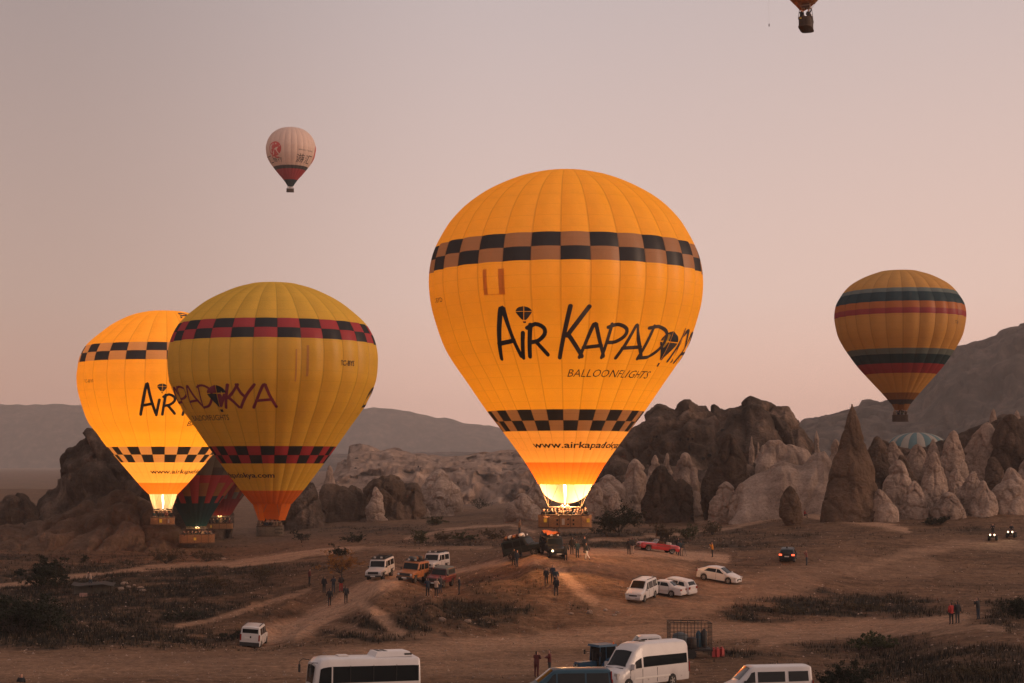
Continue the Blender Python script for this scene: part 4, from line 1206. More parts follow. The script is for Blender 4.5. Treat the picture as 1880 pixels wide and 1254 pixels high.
        for (u, v, pw, ph_, mt) in plates:          # plates and holes on the near face (fractions of the face)
            c = off + rotm @ Vector(((u - 0.5) * w, -depth / 2 - 0.012, v * h))
            mb = MB(); mb.box(c, (pw, 0.03, ph_), R(rot)); mb.build("plate" if mt is M_SIGN else "step_hole", mt, bk)
        for k in range(1, max(2, int(w / 1.0))):
            x_ = -w / 2 + w * k / max(2, int(w / 1.0))
            mb = MB(); mb.box(off + rotm @ Vector((x_, -depth / 2 - 0.01, h * 0.5)), (0.05, 0.03, h * 0.9), R(rot)); mb.build("strap", M_LEA, bk)
        bz = (unproj(px, burner_py, s.d).z - s.z0) if burner_py else off.z + h + 1.0
        bx = off.x
        fr = MB(); fw, fd = min(w * 0.38, 1.6), min(depth * 0.42, 0.8)
        c4 = [(-fw, -fd), (fw, -fd), (fw, fd), (-fw, fd)]
        P4 = [Vector((off.x, 0, bz)) + rotm @ Vector((x_, y_, 0)) for x_, y_ in c4]
        fr.tube(P4 + P4[:1], 0.035, 6)
        fr.tube([(P4[0] + P4[3]) / 2, (P4[1] + P4[2]) / 2], 0.035, 6)
        frame = fr.build("burner_frame", M_STEEL, s.t)
        for x_, y_ in c4:
            a_ = Vector((off.x, 0, bz)) + rotm @ Vector((x_, y_, 0)); b_ = off + rotm @ Vector((x_ / fw * w * 0.44, y_ / fd * depth * 0.44, h))
            mb = MB(); mb.tube([a_, b_], 0.03, 5); mb.build("upright", M_LEA, s.t)
        for sgn in (-1, 1):
            mb = MB(); mb.lathe([(0.16, -0.25), (0.22, -0.2), (0.22, 0.12), (0.15, 0.22)], 12, c=(off.x + sgn * 0.27, 0, bz)); mb.build("burner", M_STEEL, s.t, True)
        for k in range(12):
            th = 2 * math.pi * (k + 0.5) / 12
            a_ = Vector((s.rm * math.sin(th), -s.rm * math.cos(th), s.zm - s.z0))
            b_ = P4[(0 if math.cos(th) > 0 else 3) if math.sin(th) < 0 else (1 if math.cos(th) > 0 else 2)]
            mb = MB(); mb.tube([a_, b_], 0.014, 4, cap=False); mb.build("cable", M_ROPE, s.t)
        if flame > 0:
            prof = [(0.05, 0.0), (0.10, 0.15), (0.13, 0.35), (0.12, 0.55), (0.08, 0.8), (0.02, 1.0)]
            V = []; F = []; n = 12; m = 22
            for j in range(m):
                t = j / (m - 1); rr = np.interp(t, [p[1] for p in prof], [p[0] for p in prof])
                wob = 0.10 * t * math.sin(9 * t)
                for k in range(n):
                    an = 2 * math.pi * k / n
                    rk = rr * (1 + 0.25 * math.sin(3 * an + 8 * t) + 0.12 * math.sin(5 * an - 13 * t))
                    V.append((off.x + wob + rk * math.cos(an), rk * math.sin(an), bz + 0.25 + flame * t))
            for j in range(m - 1):
                for k in range(n): F.append((j * n + k, j * n + (k + 1) % n, (j + 1) * n + (k + 1) % n, (j + 1) * n + k))
            obj("flame", mesh("flame", V, F, True, [M_FLAME]), s.t)
        if people: BASKETS.append((s, off, rotm, w, depth, people, label))
        s.bz = bz; s.bx = off.x
        return off, w, h
    def lamp(s, z_above_burner, power, radius=0.5, color=(1.0, 0.60, 0.24), nm="burner_and_fill_light"):
        l = bpy.data.lights.new(nm, 'POINT'); l.energy = power; l.shadow_soft_size = radius; l.color = color
        o = bpy.data.objects.new(nm, l); o.location = (s.bx + 0.1, -0.55, s.bz + z_above_burner); link(o, s.t)

# --- 1 the big central balloon
PB = [(56,320),(90,329),(124,343),(156,360),(182,379),(203,400),(219,421),(239,458),(248,488),(251,520),(248,555),(239,590),(225,630),(209,660),(178,705),(143,756),(113,795),(74,849),(50,889)]
b1 = Balloon("big glowing yellow balloon in the centre with black checkered bands and lettering", 1038, 163.0, PB, 30,
             [(458,483,C_BRN,C_BLK),(483,507,C_BRN,C_BLK),(756,775,C_BRN,C_BLK),(775,793,C_BRN,C_BLK),(793,849,C_GLO),(849,889,C_ORG)], C_YEL, off=-1.9, zlow=7.2)
b1.scoop(925, C_SCP, 0.35)
b1.basket(1036, 946, 970, 99, 1.7, M_WICK, 24, 931, 5.1,
          [(0.14,0.6,0.30,0.36,M_SIGN),(0.93,0.6,0.30,0.36,M_SIGN),(0.47,0.5,0.28,0.6,M_STEEL),(0.36,0.62,0.16,0.18,M_HOLE),(0.36,0.32,0.16,0.18,M_HOLE),(0.66,0.62,0.16,0.18,M_HOLE),(0.66,0.32,0.16,0.18,M_HOLE),(0.56,0.7,0.16,0.14,M_HOLE),(0.56,0.3,0.16,0.14,M_HOLE)], 0, "central balloon")
b1.lamp(5.0, 300, 0.5)
b1.lamp(16.5, 4600, 1.5)  # fill lamp added far above the flame to even the envelope's glow
b1.lamp(1.5, 3900, 0.25, (1.0, 0.52, 0.21))
rr = 233
for ch, a0, a1, y0, y1, w, mt in [('A',-133,-88,562,656,10,K_BLK),('i',-90,-66,594,656,9,K_BLK),('R',-71,-34,594,654,9,K_BLK),('K',-13,40,562,656,9.5,K_GRY),
        ('A',27,75,594,656,8,K_GRY),('P',70,110,594,656,8,K_GRY),('A',102,160,594,656,8,K_GRY),('D',150,208,594,656,8,K_GRY),
        ('K',252,292,594,656,8,K_GRY),('Y',290,328,594,656,8,K_GRY),('A',322,370,594,656,8,K_GRY)]:
    b1.strokes(ch, a0, a1, y0, y1, w, mt, rr)
b1.logo(-84, -57, 561, 592, rr, (K_BLK, K_GRY))
b1.logo(196, 254, 600, 668, rr, (K_BLK, K_GRY))
b1.text("BALLOONFLIGHTS", 3, 168, 678, 692, K_BLK, 192, 0.8, -0.004)
b1.text("www.airkapadokya.com", -62, 236, 811, 826, K_BLK, 95, 0, 0.018)
b1.text("TC-BYD", -313, 36, 530, 539, K_BLK, 251)
C_FLP = cloth("darker_yellow_nylon", (0.72, 0.31, 0.028))
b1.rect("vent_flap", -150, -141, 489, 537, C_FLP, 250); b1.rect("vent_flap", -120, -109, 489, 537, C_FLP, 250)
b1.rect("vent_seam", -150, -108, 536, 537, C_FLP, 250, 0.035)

# --- 2 the dull yellow balloon on the left
PC = [(42,522),(70,530),(96,541),(122,555),(143,571),(160,586),(172,600),(183,621),(189,645),(190,668),(187,697),(178,722),(164,750),(141,783),(117,818),(94,850),(57,900),(36,925)]
b2 = Balloon("unlit mustard yellow balloon with red and black checks over the left valley", 502, 193.2, PC, 28,
             [(598,615,C_RED,C_BLK),(615,633,C_RED,C_BLK),(820,836,C_RED,C_BLK),(836,851,C_RED,C_BLK),(900,925,C_ORG)], C_YEL2, off=2.0, zlow=4.8)
b2.scoop(955, C_ORG, 0.30, 30, 330, True)
b2.basket(499, 966, 985, 50, 1.6, M_WICKG, 14, 958, 0, [(0.72+0.07*i,0.35+0.35*j,0.12,0.14,M_HOLE) for i in range(4) for j in range(2)], 0, "mustard balloon")
for ch, a0, a1, y0, y1, w, mt in [('A',-34,6,706,748,6,K_MAR),('Y',-63,-30,706,748,6,K_MAR),('K',-86,-56,706,748,6,K_MAR),('D',-141,-108,706,748,5,K_MAR),
        ('A',-176,-140,706,748,5,K_MAR),('P',-205,-176,706,748,5,K_MAR),('A',-240,-204,706,748,5,K_MAR),('K',-285,-238,690,748,6,K_MAR),
        ('A',215,262,704,756,6,K_BLK)]:
    b2.strokes(ch, a0, a1, y0, y1, w, mt, 165)
b2.logo(-116, -78, 706, 756, 165, (K_BLK, K_MAR))
b2.text("BALLOONFLIGHTS", -183, 102, 761, 771, K_BLK, 153, 0.6, -0.004)
b2.text("www.airkapadokya.com", -162, 166, 868, 880, K_BLK, 75, 0, 0.018)
b2.text("TC-BYS", 128, 30, 657, 667, K_BLK, 190, 0, 0.01)
b2.rect("vent_flap", 38, 41, 640, 700, C_OCH, 190); b2.rect("vent_flap", 58, 62, 632, 690, C_OCH, 190)

# --- 3 the glowing balloon farthest left
PA = [(34,573),(55,578),(75,586),(98,599),(117,614),(132,627),(143,640),(152,660),(155,680),(156,697),(152,725),(136,772),(118,797),(100,822),(76,850),(43,889),(26,907)]
b3 = Balloon("glowing orange balloon at the far left with tan and black checks", 303, 235, PA, 26,
             [(638,653,C_TAN,C_BLK),(653,669,C_TAN,C_BLK),(821,835,C_TAN,C_BLK),(835,849,C_TAN,C_BLK),(849,886,C_GLO),(886,907,C_ORG)], C_YEL, off=1.0, zlow=4.6)
b3.scoop(934, C_SCP, 0.35, 40, 320, True)
b3.basket(303, 950, 964, 44, 1.6, M_WICK, 10, 937, 3.0, [(0.42,0.55,0.36,0.5,M_SIGN),(0.74,0.5,0.22,0.5,M_STEEL)], 0, "orange balloon")
b3.lamp(4.4, 800, 0.6); b3.lamp(14.0, 7800, 1.5); b3.lamp(1.5, 140, 0.25, (1.0, 0.68, 0.38))  # the strongest is a fill lamp added high in the envelope, above the flame
for ch, a0, a1, y0, y1, w in [('A',-42,-15,704,761,6),('i',-18,-2,724,762,5.5),('R',-4,18,724,761,5.5),('K',32,64,704,761,6),('A',57,87,724,761,5)]:
    b3.strokes(ch, a0, a1, y0, y1, w, K_BLK, 143)
b3.logo(-12, 4, 704, 722, 143, (K_BLK, K_GRY))
b3.text("www.airkapadokya.com", -23, 150, 862, 872, K_BLK, 62, 0, 0.014)
b3.text("TC-BYB", -170, 26, 694, 700, K_BLK, 155)
b3.text("BALLOONFLIGHTS", 40, 100, 773, 782, K_BLK, 130, 0.6)
b3.strokes('P', 20, 34, 574, 582, 2.5, K_BLK, 60)

# --- 4 the banded balloon on the right
PR = [(34,499),(60,508),(84,521),(98,534),(107,547),(114,560),(117,576),(116,592),(111,615),(102,634),(92,650),(76,673),(59,693),(43,711),(30,726),(17,742)]
b4 = Balloon("ochre balloon with navy, slate and red bands hanging before the right hill", 1652, 256, PR, 24,
             [(538,545.5,C_SLT),(545.5,563,C_NAV),(563,575,C_RST),(575,585,C_WIN),(645,655,C_SLT),(655,671,C_NAV),(671,688,C_WIN),(722,734,C_SCO),(734,742,C_DKG)], C_OCH, off=3.0, bulge=0.034, zlow=18)
b4.scoop(753, C_SCO, 0.3, 20, 340, True)
b4.basket(1650, 762, 774, 29, 1.4, M_WICKD, 8, 757, 0, [], 0, "banded balloon")
b4.text("TC-BLH", 112, 16, 585, 591, K_BLK, 115)

# --- 5 the small white balloon up high
PW = [(13,235.5),(22,238),(31,243),(38,250),(43,259),(46,270),(46,277),(44,288),(39,298),(31,309),(22,320),(12.5,331),(5,342)]
b5 = Balloon("small white balloon high up with red foot and red round emblem", 534, 587, PW, 24,
             [(308,313.5,C_DKG),(313.5,331,C_RED),(331,342,C_NAV)], C_WHT, off=0, bulge=0.02, zlow=110)
b5.basket(533.5, 346, 352, 14, 1.6, M_WICKD, 0, 344, 0)
def strokes_at(b, lines, s0, s1, py0, py1, w, mat, rref, name="letter"):
    zb, zt = b.zfront(py1), b.zfront(py0); H = py1 - py0; W = s1 - s0; V2 = []; F = []
    for st in lines:
        v, f = ribbon(catmull([(p[0] * W, p[1] * H) for p in st], 1.5), w); n = len(V2); V2 += v; F += [tuple(i + n for i in q) for q in f]
    return b.patch(name, V2, F, mat, rref, lambda v: zb + (zt - zb) * v / H, 0.09, s0)
def disc_at(b, s0, s1, py0, py1, mat, rref, off=0.06, name="emblem_disc"):
    zb, zt = b.zfront(py1), b.zfront(py0); n = 28
    V2 = [((s0 + s1) / 2, 0.5)]; F = []
    for ring in (0.5, 1.0):
        for k in range(n): V2.append(((s0 + s1) / 2 + ring * (s1 - s0) / 2 * math.cos(2 * math.pi * k / n), 0.5 + ring * 0.5 * math.sin(2 * math.pi * k / n)))
    for k in range(n):
        k2 = (k + 1) % n
        F.append((0, 1 + k, 1 + k2)); F.append((1 + k, 1 + n + k, 1 + n + k2, 1 + k2))
    return b.patch(name, V2, F, mat, rref, lambda v: zb + (zt - zb) * v, off)
disc_at(b5, -47, -18, 258, 285, K_RED, 46)
strokes_at(b5, [[(0.05,1.0),(0.5,0.2),(1,0)],[(0.05,1),(-.1,.2)]], -40, -26, 282, 288, 2.6, K_RED, 46, "emblem_tail")
strokes_at(b5, [[(.1,.66),(.4,.5),(.6,.5),(.9,.7)],[(.42,.5),(.32,.1)],[(.58,.5),(.8,.12),(.95,.1)]], -46, -19, 260, 284, 1.7, K_PNK, 46, "emblem_figure")
strokes_at(b5, [[(.36,.9),(.37,.88)],[(.62,.9),(.63,.88)]], -46, -19, 260, 284, 2.4, K_PNK, 46, "emblem_figure")
YOU = [[(.02,.9),(.14,.82)],[(0,.62),(.12,.55)],[(0,.05),(.16,.4)],[(.36,.98),(.42,.86)],[(.22,.78),(.6,.78)],[(.36,.78),(.34,.4),(.2,.05)],[(.36,.52),(.56,.52),(.54,.1),(.44,.06)],[(.74,.98),(.64,.7)],[(.68,.82),(1,.82)],[(.68,.6),(.95,.6),(.82,.45)],[(.62,.36),(1,.36)],[(.83,.5),(.83,.06),(.74,.08)]]
HUI = [[(.08,.92),(.22,.82)],[(.02,.64),(.16,.54)],[(.02,.05),(.22,.42)],[(.38,.9),(1,.9)],[(.42,.9),(.42,.08)],[(.42,.08),(1.0,.08)]]
LV = [[(.2,1),(.26,.88)],[(.02,.8),(.45,.8)],[(.2,.8),(.16,.35),(.02,.05)],[(.2,.55),(.42,.55),(.38,.08)],[(.62,1),(.5,.72)],[(.56,.84),(1,.84)],[(.95,.64),(.55,.56)],[(.58,.56),(.58,.08),(.7,.18)],[(.74,.6),(.98,.06)],[(.98,.45),(.8,.32)]]
XING = [[(.28,1),(.05,.78)],[(.32,.72),(.02,.42)],[(.18,.56),(.18,.02)],[(.5,.88),(.95,.88)],[(.42,.6),(1,.6)],[(.76,.6),(.76,.05),(.62,.1)]]
strokes_at(b5, YOU, 12, 27, 281, 297, 1.2, K_BLK, 42); strokes_at(b5, HUI, 30, 46, 281, 298, 1.2, K_BLK, 42)
strokes_at(b5, LV, -38, -28, 288, 296, 0.8, K_BLK, 40); strokes_at(b5, XING, -26, -17, 288, 296, 0.8, K_BLK, 40)
strokes_at(b5, HUI, -60, -44, 282, 297, 1.3, K_BLK, 42)
b5.text("WWW.YOUHUI", 14, 34, 272, 274.6, K_GRY, 45)
strokes_at(b5, [[(.5,1),(.3,.5),(.6,0)]], 56, 68, 262, 292, 4.0, K_RED, 44, "emblem_disc")

# --- 6, 7 two dark balloons behind, half hidden
def scaled(cx_, top, k, extra=()):
    return [(r_ * k, top + (y_ - 319) * k) for r_, y_ in PB] + list(extra)
k6 = 0.556
b6 = Balloon("dark balloon with red and amber blocks between the two left balloons", 363, 258, scaled(363, 630, k6, [(18, 966)]), 24,
             [(858,872,C_GRN,C_DKG),(872,886,C_WIN,C_WIN),(886,898,C_SCO,C_WIN),(898,910,C_WIN,C_SCO),(910,923,C_NAV,C_WIN),(923,966,C_NAV)], C_GRN, off=4, zlow=2.4)
b6.basket(365, 981, 998, 64, 1.6, M_WICK, 15, 970, 0, [(0.42,0.5,0.36,0.42,M_SIGN)], 8, "dark balloon")
b7 = Balloon("wine red balloon with amber flashes mostly hidden behind the dark balloon", 408, 285, scaled(408, 704, 0.415, [(16, 946)]), 24,
             [(893,903,C_SCO,C_WN2),(903,915,C_WN2,C_GRN)], C_WN2, off=0, zlow=4.6)
b7.basket(405, 961, 972, 50, 1.6, M_WICK, 12, 949, 0, [(0.2,0.5,0.3,0.4,M_SIGN)], 0, "wine red balloon")
for b_ in (b6, b7):
    mb = MB(); mb.lathe([(0.08, 0.25), (0.2, 0.45), (0.15, 0.85), (0.02, 1.25)], 10, c=(b_.bx, 0, b_.bz)); mb.build("flame", M_FLAME, b_.t, True)
    b_.lamp(0.6, 160, 0.2)
# --- 8 striped balloon behind the cones
b8 = Balloon("striped teal and cream balloon top showing behind the tuff cones", 1684, 465, [(14,794.5),(28,797.5),(40,802.5),(48,809),(54,818),(57,830),(57,842),(53,858),(45,873),(36,886),(24,904),(12,925)], 22, [], C_CRM, alt=C_TEAL, zlow=0)
b8.basket(1684, 933, 944, 20, 1.6, M_WICKD, 0, 930, 0)
# --- 9 balloon overhead, only its foot in the picture
b9 = Balloon("rust red balloon overhead at the top right with only its foot and basket showing", 1474, 176, scaled(1474, -398, 0.68, [(20, 6)]), 24, [(-6,6,C_SCO)], C_RST, zlow=55)
b9.scoop(19, C_RST, 0.55, 120, 320)
b9.basket(1476, 30, 47, 24, 3.2, M_WICKD, 9, 13, 0, [(0.25,0.85,0.2,0.1,M_SIGN)], -8, "overhead balloon")
mb = MB(); mb.box((b9.bx, 0, b9.bz + 0.1), (0.8, 0.6, 0.5)); mb.build("burner_shroud", M_LEA, b9.t)
c = unproj(1412, 46, 176) - Vector((b9.x, 176, 55)); c = Matrix.Rotation(-b9.rz, 3, 'Z') @ c
mb = MB(); mb.tube([c + Vector((0, 0, 9)), c], 0.006, 4); mb.build("drop_line", M_ROPE, b9.t)
mb = MB(); mb.tube([c + Vector((0, 0, 0.15)), c + Vector((0, 0, -0.15))], [0.05, 0.06], 6); mb.build("line_weight", M_LEA, b9.t)
# ================================================================== vehicles
V_WHITE = paint("white_car_paint", (0.54, 0.50, 0.485), 0.40, 0, 0.13, 1.1, 0.3)
V_DIRTW = paint("dusty_white_paint", (0.52, 0.47, 0.445), 0.45, 0, 0.10, 1.2, 0.2)
V_SILV = paint("silver_paint", (0.42, 0.38, 0.37), 0.38, 0.3, 0.08)
V_ORANGE = paint("orange_jeep_paint", (0.27, 0.10, 0.032), 0.45, 0, 0.18, 1.5, 0.2)
V_RED = paint("red_car_paint", (0.42, 0.03, 0.035), 0.28, 0, 0.08, 1.5, 0.5)
V_MAR = paint("maroon_jeep_paint", (0.12, 0.025, 0.025), 0.45, 0, 0.2)
V_BLK = paint("black_car_paint", (0.010, 0.012, 0.015), 0.4, 0, 0.2, 3, 0, 0.25)
V_OLV = paint("dark_olive_paint", (0.014, 0.018, 0.018), 0.6, 0, 0.25, 3, 0, 0.2)
V_BLUE = paint("dark_blue_paint", (0.016, 0.055, 0.085), 0.40, 0, 0.12, 2, 0.08, 0.25)
V_TRAC = paint("tractor_blue", (0.025, 0.075, 0.13), 0.5, 0, 0.15, 3, 0, 0.25)
V_TYRE = paint("tyre_rubber", (0.014, 0.013, 0.013), 0.85, 0, 0.2)
V_RIM = paint("alloy_rim", (0.42, 0.40, 0.38), 0.35, 0.7, 0.1)
V_RIMD = paint("dusty_rim", (0.16, 0.13, 0.11), 0.6, 0.3, 0.2)
V_PLAS = paint("black_plastic", (0.020, 0.019, 0.019), 0.6, 0, 0.2)
V_CANV = paint("grey_canvas", (0.075, 0.085, 0.09), 0.85, 0, 0.15)
V_GLASS = paint("dark_glass", (0.010, 0.013, 0.015), 0.06, 0, 0.1, 2, 0, 0.22)
V_LAMP = paint("lamp_glass", (0.55, 0.52, 0.50), 0.15, 0.2, 0.1)
V_TAIL = paint("tail_lamp_red", (0.22, 0.015, 0.012), 0.25)
V_PLATE = paint("number_plate", (0.62, 0.58, 0.54), 0.5)
V_SEAM = paint("panel_gap", (0.06, 0.05, 0.05), 0.8)
V_BAG = paint("brown_load", (0.16, 0.07, 0.035), 0.85, 0, 0.3)
V_CHROME = paint("chrome_trim", (0.6, 0.57, 0.54), 0.15, 1.0, 0.05)
G_HEAD = glow("lit_headlamp", (1.0, 0.80, 0.52), 3.5)
G_TAIL = glow("lit_tail_lamp", (1.0, 0.10, 0.04), 3.0)
G_SMALL = glow("lit_side_lamp", (1.0, 0.72, 0.42), 4.0)

def smooth_by_angle(me, ang=40):
    me.polygons.foreach_set("use_smooth", np.ones(len(me.polygons), bool))
    try: me.set_sharp_from_angle(angle=R(ang))
    except Exception: pass
class Car:
    """x forward, y left, z up; origin on the ground under the middle"""
    def __init__(s, label, cat, at, head, L, W, top, belt, sill=0.28, wheels=(1.3, -1.3), wr=0.32, width=None, tum=0.10, body=V_WHITE, name="parked_car", rnd=0.10, crown=0.03, group=None, rim=V_RIM, tyre_w=0.22, level=False):
        p = Vector(at)
        s.L, s.W, s.sill, s.tum, s.rnd, s.crown = L, W, sill, tum, rnd, crown
        s.topx = np.array([q[0] for q in top]); s.topz = np.array([q[1] for q in top])
        s.bx = np.array([q[0] for q in belt]); s.bz = np.array([q[1] for q in belt])
        wd = width or [(-L / 2, 0.86), (-L / 2 + 0.12, 0.95), (-L / 2 + 0.5, 1), (L / 2 - 0.7, 1), (L / 2 - 0.2, 0.93), (L / 2, 0.78)]
        s.wx = np.array([q[0] for q in wd]); s.ww = np.array([q[1] for q in wd]) * W / 2
        s.wheels, s.wr = wheels, wr
        f = Vector((math.cos(head), math.sin(head), 0)); l = Vector((-f.y, f.x, 0))
        if level: zf = zb = zl = zr = gz(p.x, p.y)
        else:
            zf = gz(*(p + f * wheels[0])[:2]); zb = gz(*(p + f * wheels[-1])[:2]); zl = gz(*(p + l * W / 2)[:2]); zr = gz(*(p - l * W / 2)[:2])
            zm_, dz_ = (zl + zr) / 2, (zl - zr) / 2; zl, zr = zm_ + 0.45 * dz_, zm_ - 0.45 * dz_
            zm_, dz_ = (zf + zb) / 2, (zf - zb) / 2; zf, zb = zm_ + 0.8 * dz_, zm_ - 0.8 * dz_
        fx = (f * (wheels[0] - wheels[-1]) + Vector((0, 0, zf - zb))).normalized()
        ly = (l * W + Vector((0, 0, zl - zr))); ly = (ly - fx * ly.dot(fx)).normalized(); up = fx.cross(ly)
        t = thing(name, label, cat, (p.x, p.y, (zf + zb + zl + zr) / 4 - 0.02), 0, group)
        t.rotation_euler = Matrix((fx, ly, up)).transposed().to_euler()
        s.t = t
        xs = set(np.round(np.linspace(-L / 2, L / 2, 30), 3)) | set(np.round(s.topx, 3)) | set(np.round(s.wx, 3))
        for w in wheels:
            for k in np.linspace(-1, 1, 11): xs.add(round(w + k * wr * 1.18, 3))
        xs = sorted(x for x in xs if -L / 2 <= x <= L / 2)
        V = []; F = []
        for x in xs:
            sec = s.section(x); ring = sec + [(-y, z) for y, z in sec[::-1][1:]]
            V += [(x, y, z) for y, z in ring]
        n = len(ring)
        for i in range(len(xs) - 1):
            for j in range(n):
                j2 = (j + 1) % n
                F.append((i * n + j, i * n + j2, (i + 1) * n + j2, (i + 1) * n + j)[::-1])
        F.append(tuple(range(n))[::-1][::-1]); q = (len(xs) - 1) * n; F.append(tuple(q + j for j in range(n))[::-1])
        me = mesh("body", V, F, True, [body]); smooth_by_angle(me, 38)
        s.body = obj("body", me, t)
        tyre = MB(); w2 = tyre_w / 2
        tyre.lathe([(wr * 0.62, -w2 * 0.9), (wr * 0.93, -w2), (wr, -w2 * 0.7), (wr, w2 * 0.7), (wr * 0.93, w2), (wr * 0.62, w2 * 0.9)], 22, 'Y')
        tm = tyre.me("tyre", V_TYRE, True)
        rm = MB(); rm.lathe([(wr * 0.63, -0.05), (wr * 0.6, 0.02), (wr * 0.18, 0.0), (wr * 0.12, 0.03), (0.01, 0.03)], 16, 'Y', close=False)
        for k in range(5):
            an = 2 * math.pi * k / 5
            rm.box((wr * 0.36 * math.cos(an), 0.03, wr * 0.36 * math.sin(an)), (wr * 0.5, 0.03, wr * 0.16), ry=-an)
        rmm = rm.me("rim", rim, False)
        for x in wheels:
            hw = float(np.interp(x, s.wx, s.ww))
            for sd_ in (1, -1):
                wo = obj("wheel", tm, t, (x, sd_ * (hw - w2 - 0.02), wr), (0, 0, 0 if sd_ > 0 else math.pi))
                obj("rim", rmm, wo, (0, w2 * 0.75, 0))
    def section(s, x):
        zt = float(np.interp(x, s.topx, s.topz)); w = float(np.interp(x, s.wx, s.ww))
        zb = s.sill
        for c in s.wheels:
            rr = s.wr * 1.16
            if abs(x - c) < rr: zb = max(zb, s.wr + math.sqrt(rr * rr - (x - c) ** 2) * 0.98)
        be = min(float(np.interp(x, s.bx, s.bz)), zt - 0.06)
        zb = min(zb, be - 0.05)
        wt = w - s.tum - (s.tum * 0.9) * max(0, (zt - be)) 
        if zt - be < 0.2: wt = w - (s.tum) * (zt - be) / 0.2 - 0.03
        r = min(s.rnd, (zt - be) * 0.6)
        return [(0, zb), (w * 0.96, zb), (w * 1.0, zb + (be - zb) * 0.4), (w * 0.985, be), (wt, zt - r), (wt - r * 0.35, zt - r * 0.3), (wt - r, zt), (0, zt + s.crown)]
    def part(s, mb, name, mat, parent=None, smooth=False): return mb.build(name, mat, parent or s.t, smooth)
    def side_window(s, xb0, xb1, xt0, xt1, v0=0.10, v1=0.90, mat=None, sides=(1, -1), name="window"):
        n = 5
        for sd_ in sides:
            V = []; F = []
            for j in range(n):
                v = v0 + (v1 - v0) * j / (n - 1); k = j / (n - 1)
                for i in range(n):
                    u = i / (n - 1); x = (xb0 + (xb1 - xb0) * u) * (1 - k) + (xt0 + (xt1 - xt0) * u) * k
                    sec = s.section(x); a, b = sec[3], sec[4]
                    V.append((x, sd_ * (a[0] + (b[0] - a[0]) * v + 0.012), a[1] + (b[1] - a[1]) * v))
            for j in range(n - 1):
                for i in range(n - 1):
                    q = (j * n + i, j * n + i + 1, (j + 1) * n + i + 1, (j + 1) * n + i); F.append(q if sd_ < 0 else q[::-1])
            obj(name, mesh(name, V, F, True, [mat or V_GLASS]), s.t)
    def screen(s, x0, x1, inset=0.10, name="windscreen", mat=None, off=0.014):
        n = 7; V = []; F = []
        for j in range(n):
            x = x0 + (x1 - x0) * j / (n - 1)
            sec = s.section(x); w = sec[6][0] - inset * 0.4; z = sec[6][1]
            for i in range(n):
                k = -1 + 2 * i / (n - 1)
                V.append((x + (off if x0 > x1 else -off) * 0.8 * (1 if True else 0), k * w, z + s.crown * (1 - k * k) + off))
        for j in range(n - 1):
            for i in range(n - 1): F.append((j * n + i, j * n + i + 1, (j + 1) * n + i + 1, (j + 1) * n + i))
        obj(name, mesh(name, V, F, True, [mat or V_GLASS]), s.t)
    def box(s, name, c, size, mat, ry=0.0, parent=None):
        mb = MB(); mb.box(c, size, 0, 0, 1.0, ry); return mb.build(name, mat, parent or s.t)
    def pair(s, name, c, size, mat):
        for sd_ in (1, -1): s.box(name, (c[0], sd_ * c[1], c[2]), size, mat)
    def seam(s, x, z0, z1):
        for sd_ in (1, -1):
            w = float(np.interp(x, s.wx, s.ww)); s.box("door_gap", (x, sd_ * w * 0.995, (z0 + z1) / 2), (0.018, 0.02, z1 - z0), V_SEAM)
    def roundlamp(s, name, x, y, z, r, mat):
        for sd_ in (1, -1):
            mb = MB(); 
            n = 12; V = [(x + 0.03, sd_ * y, z)] + [(x, sd_ * y + r * math.cos(2 * math.pi * k / n), z + r * math.sin(2 * math.pi * k / n)) for k in range(n)]
            mb.add(V, [(0, 1 + k, 1 + (k + 1) % n) for k in range(n)]); mb.build(name, mat, s.t)
    def mirrors(s, x, z, y=None, mat=V_PLAS, size=(0.1, 0.16, 0.14)):
        w = y or float(np.interp(x, s.wx, s.ww))
        s.pair("mirror", (x, w + size[1] * 0.45, z), size, mat)

def head_to(px0, py, px1, py1): pass
def hd(deg):
    """heading: 0 = away from camera, 90 = right in the picture, 180 = towards camera, 270 = left"""
    return R(90 - deg)

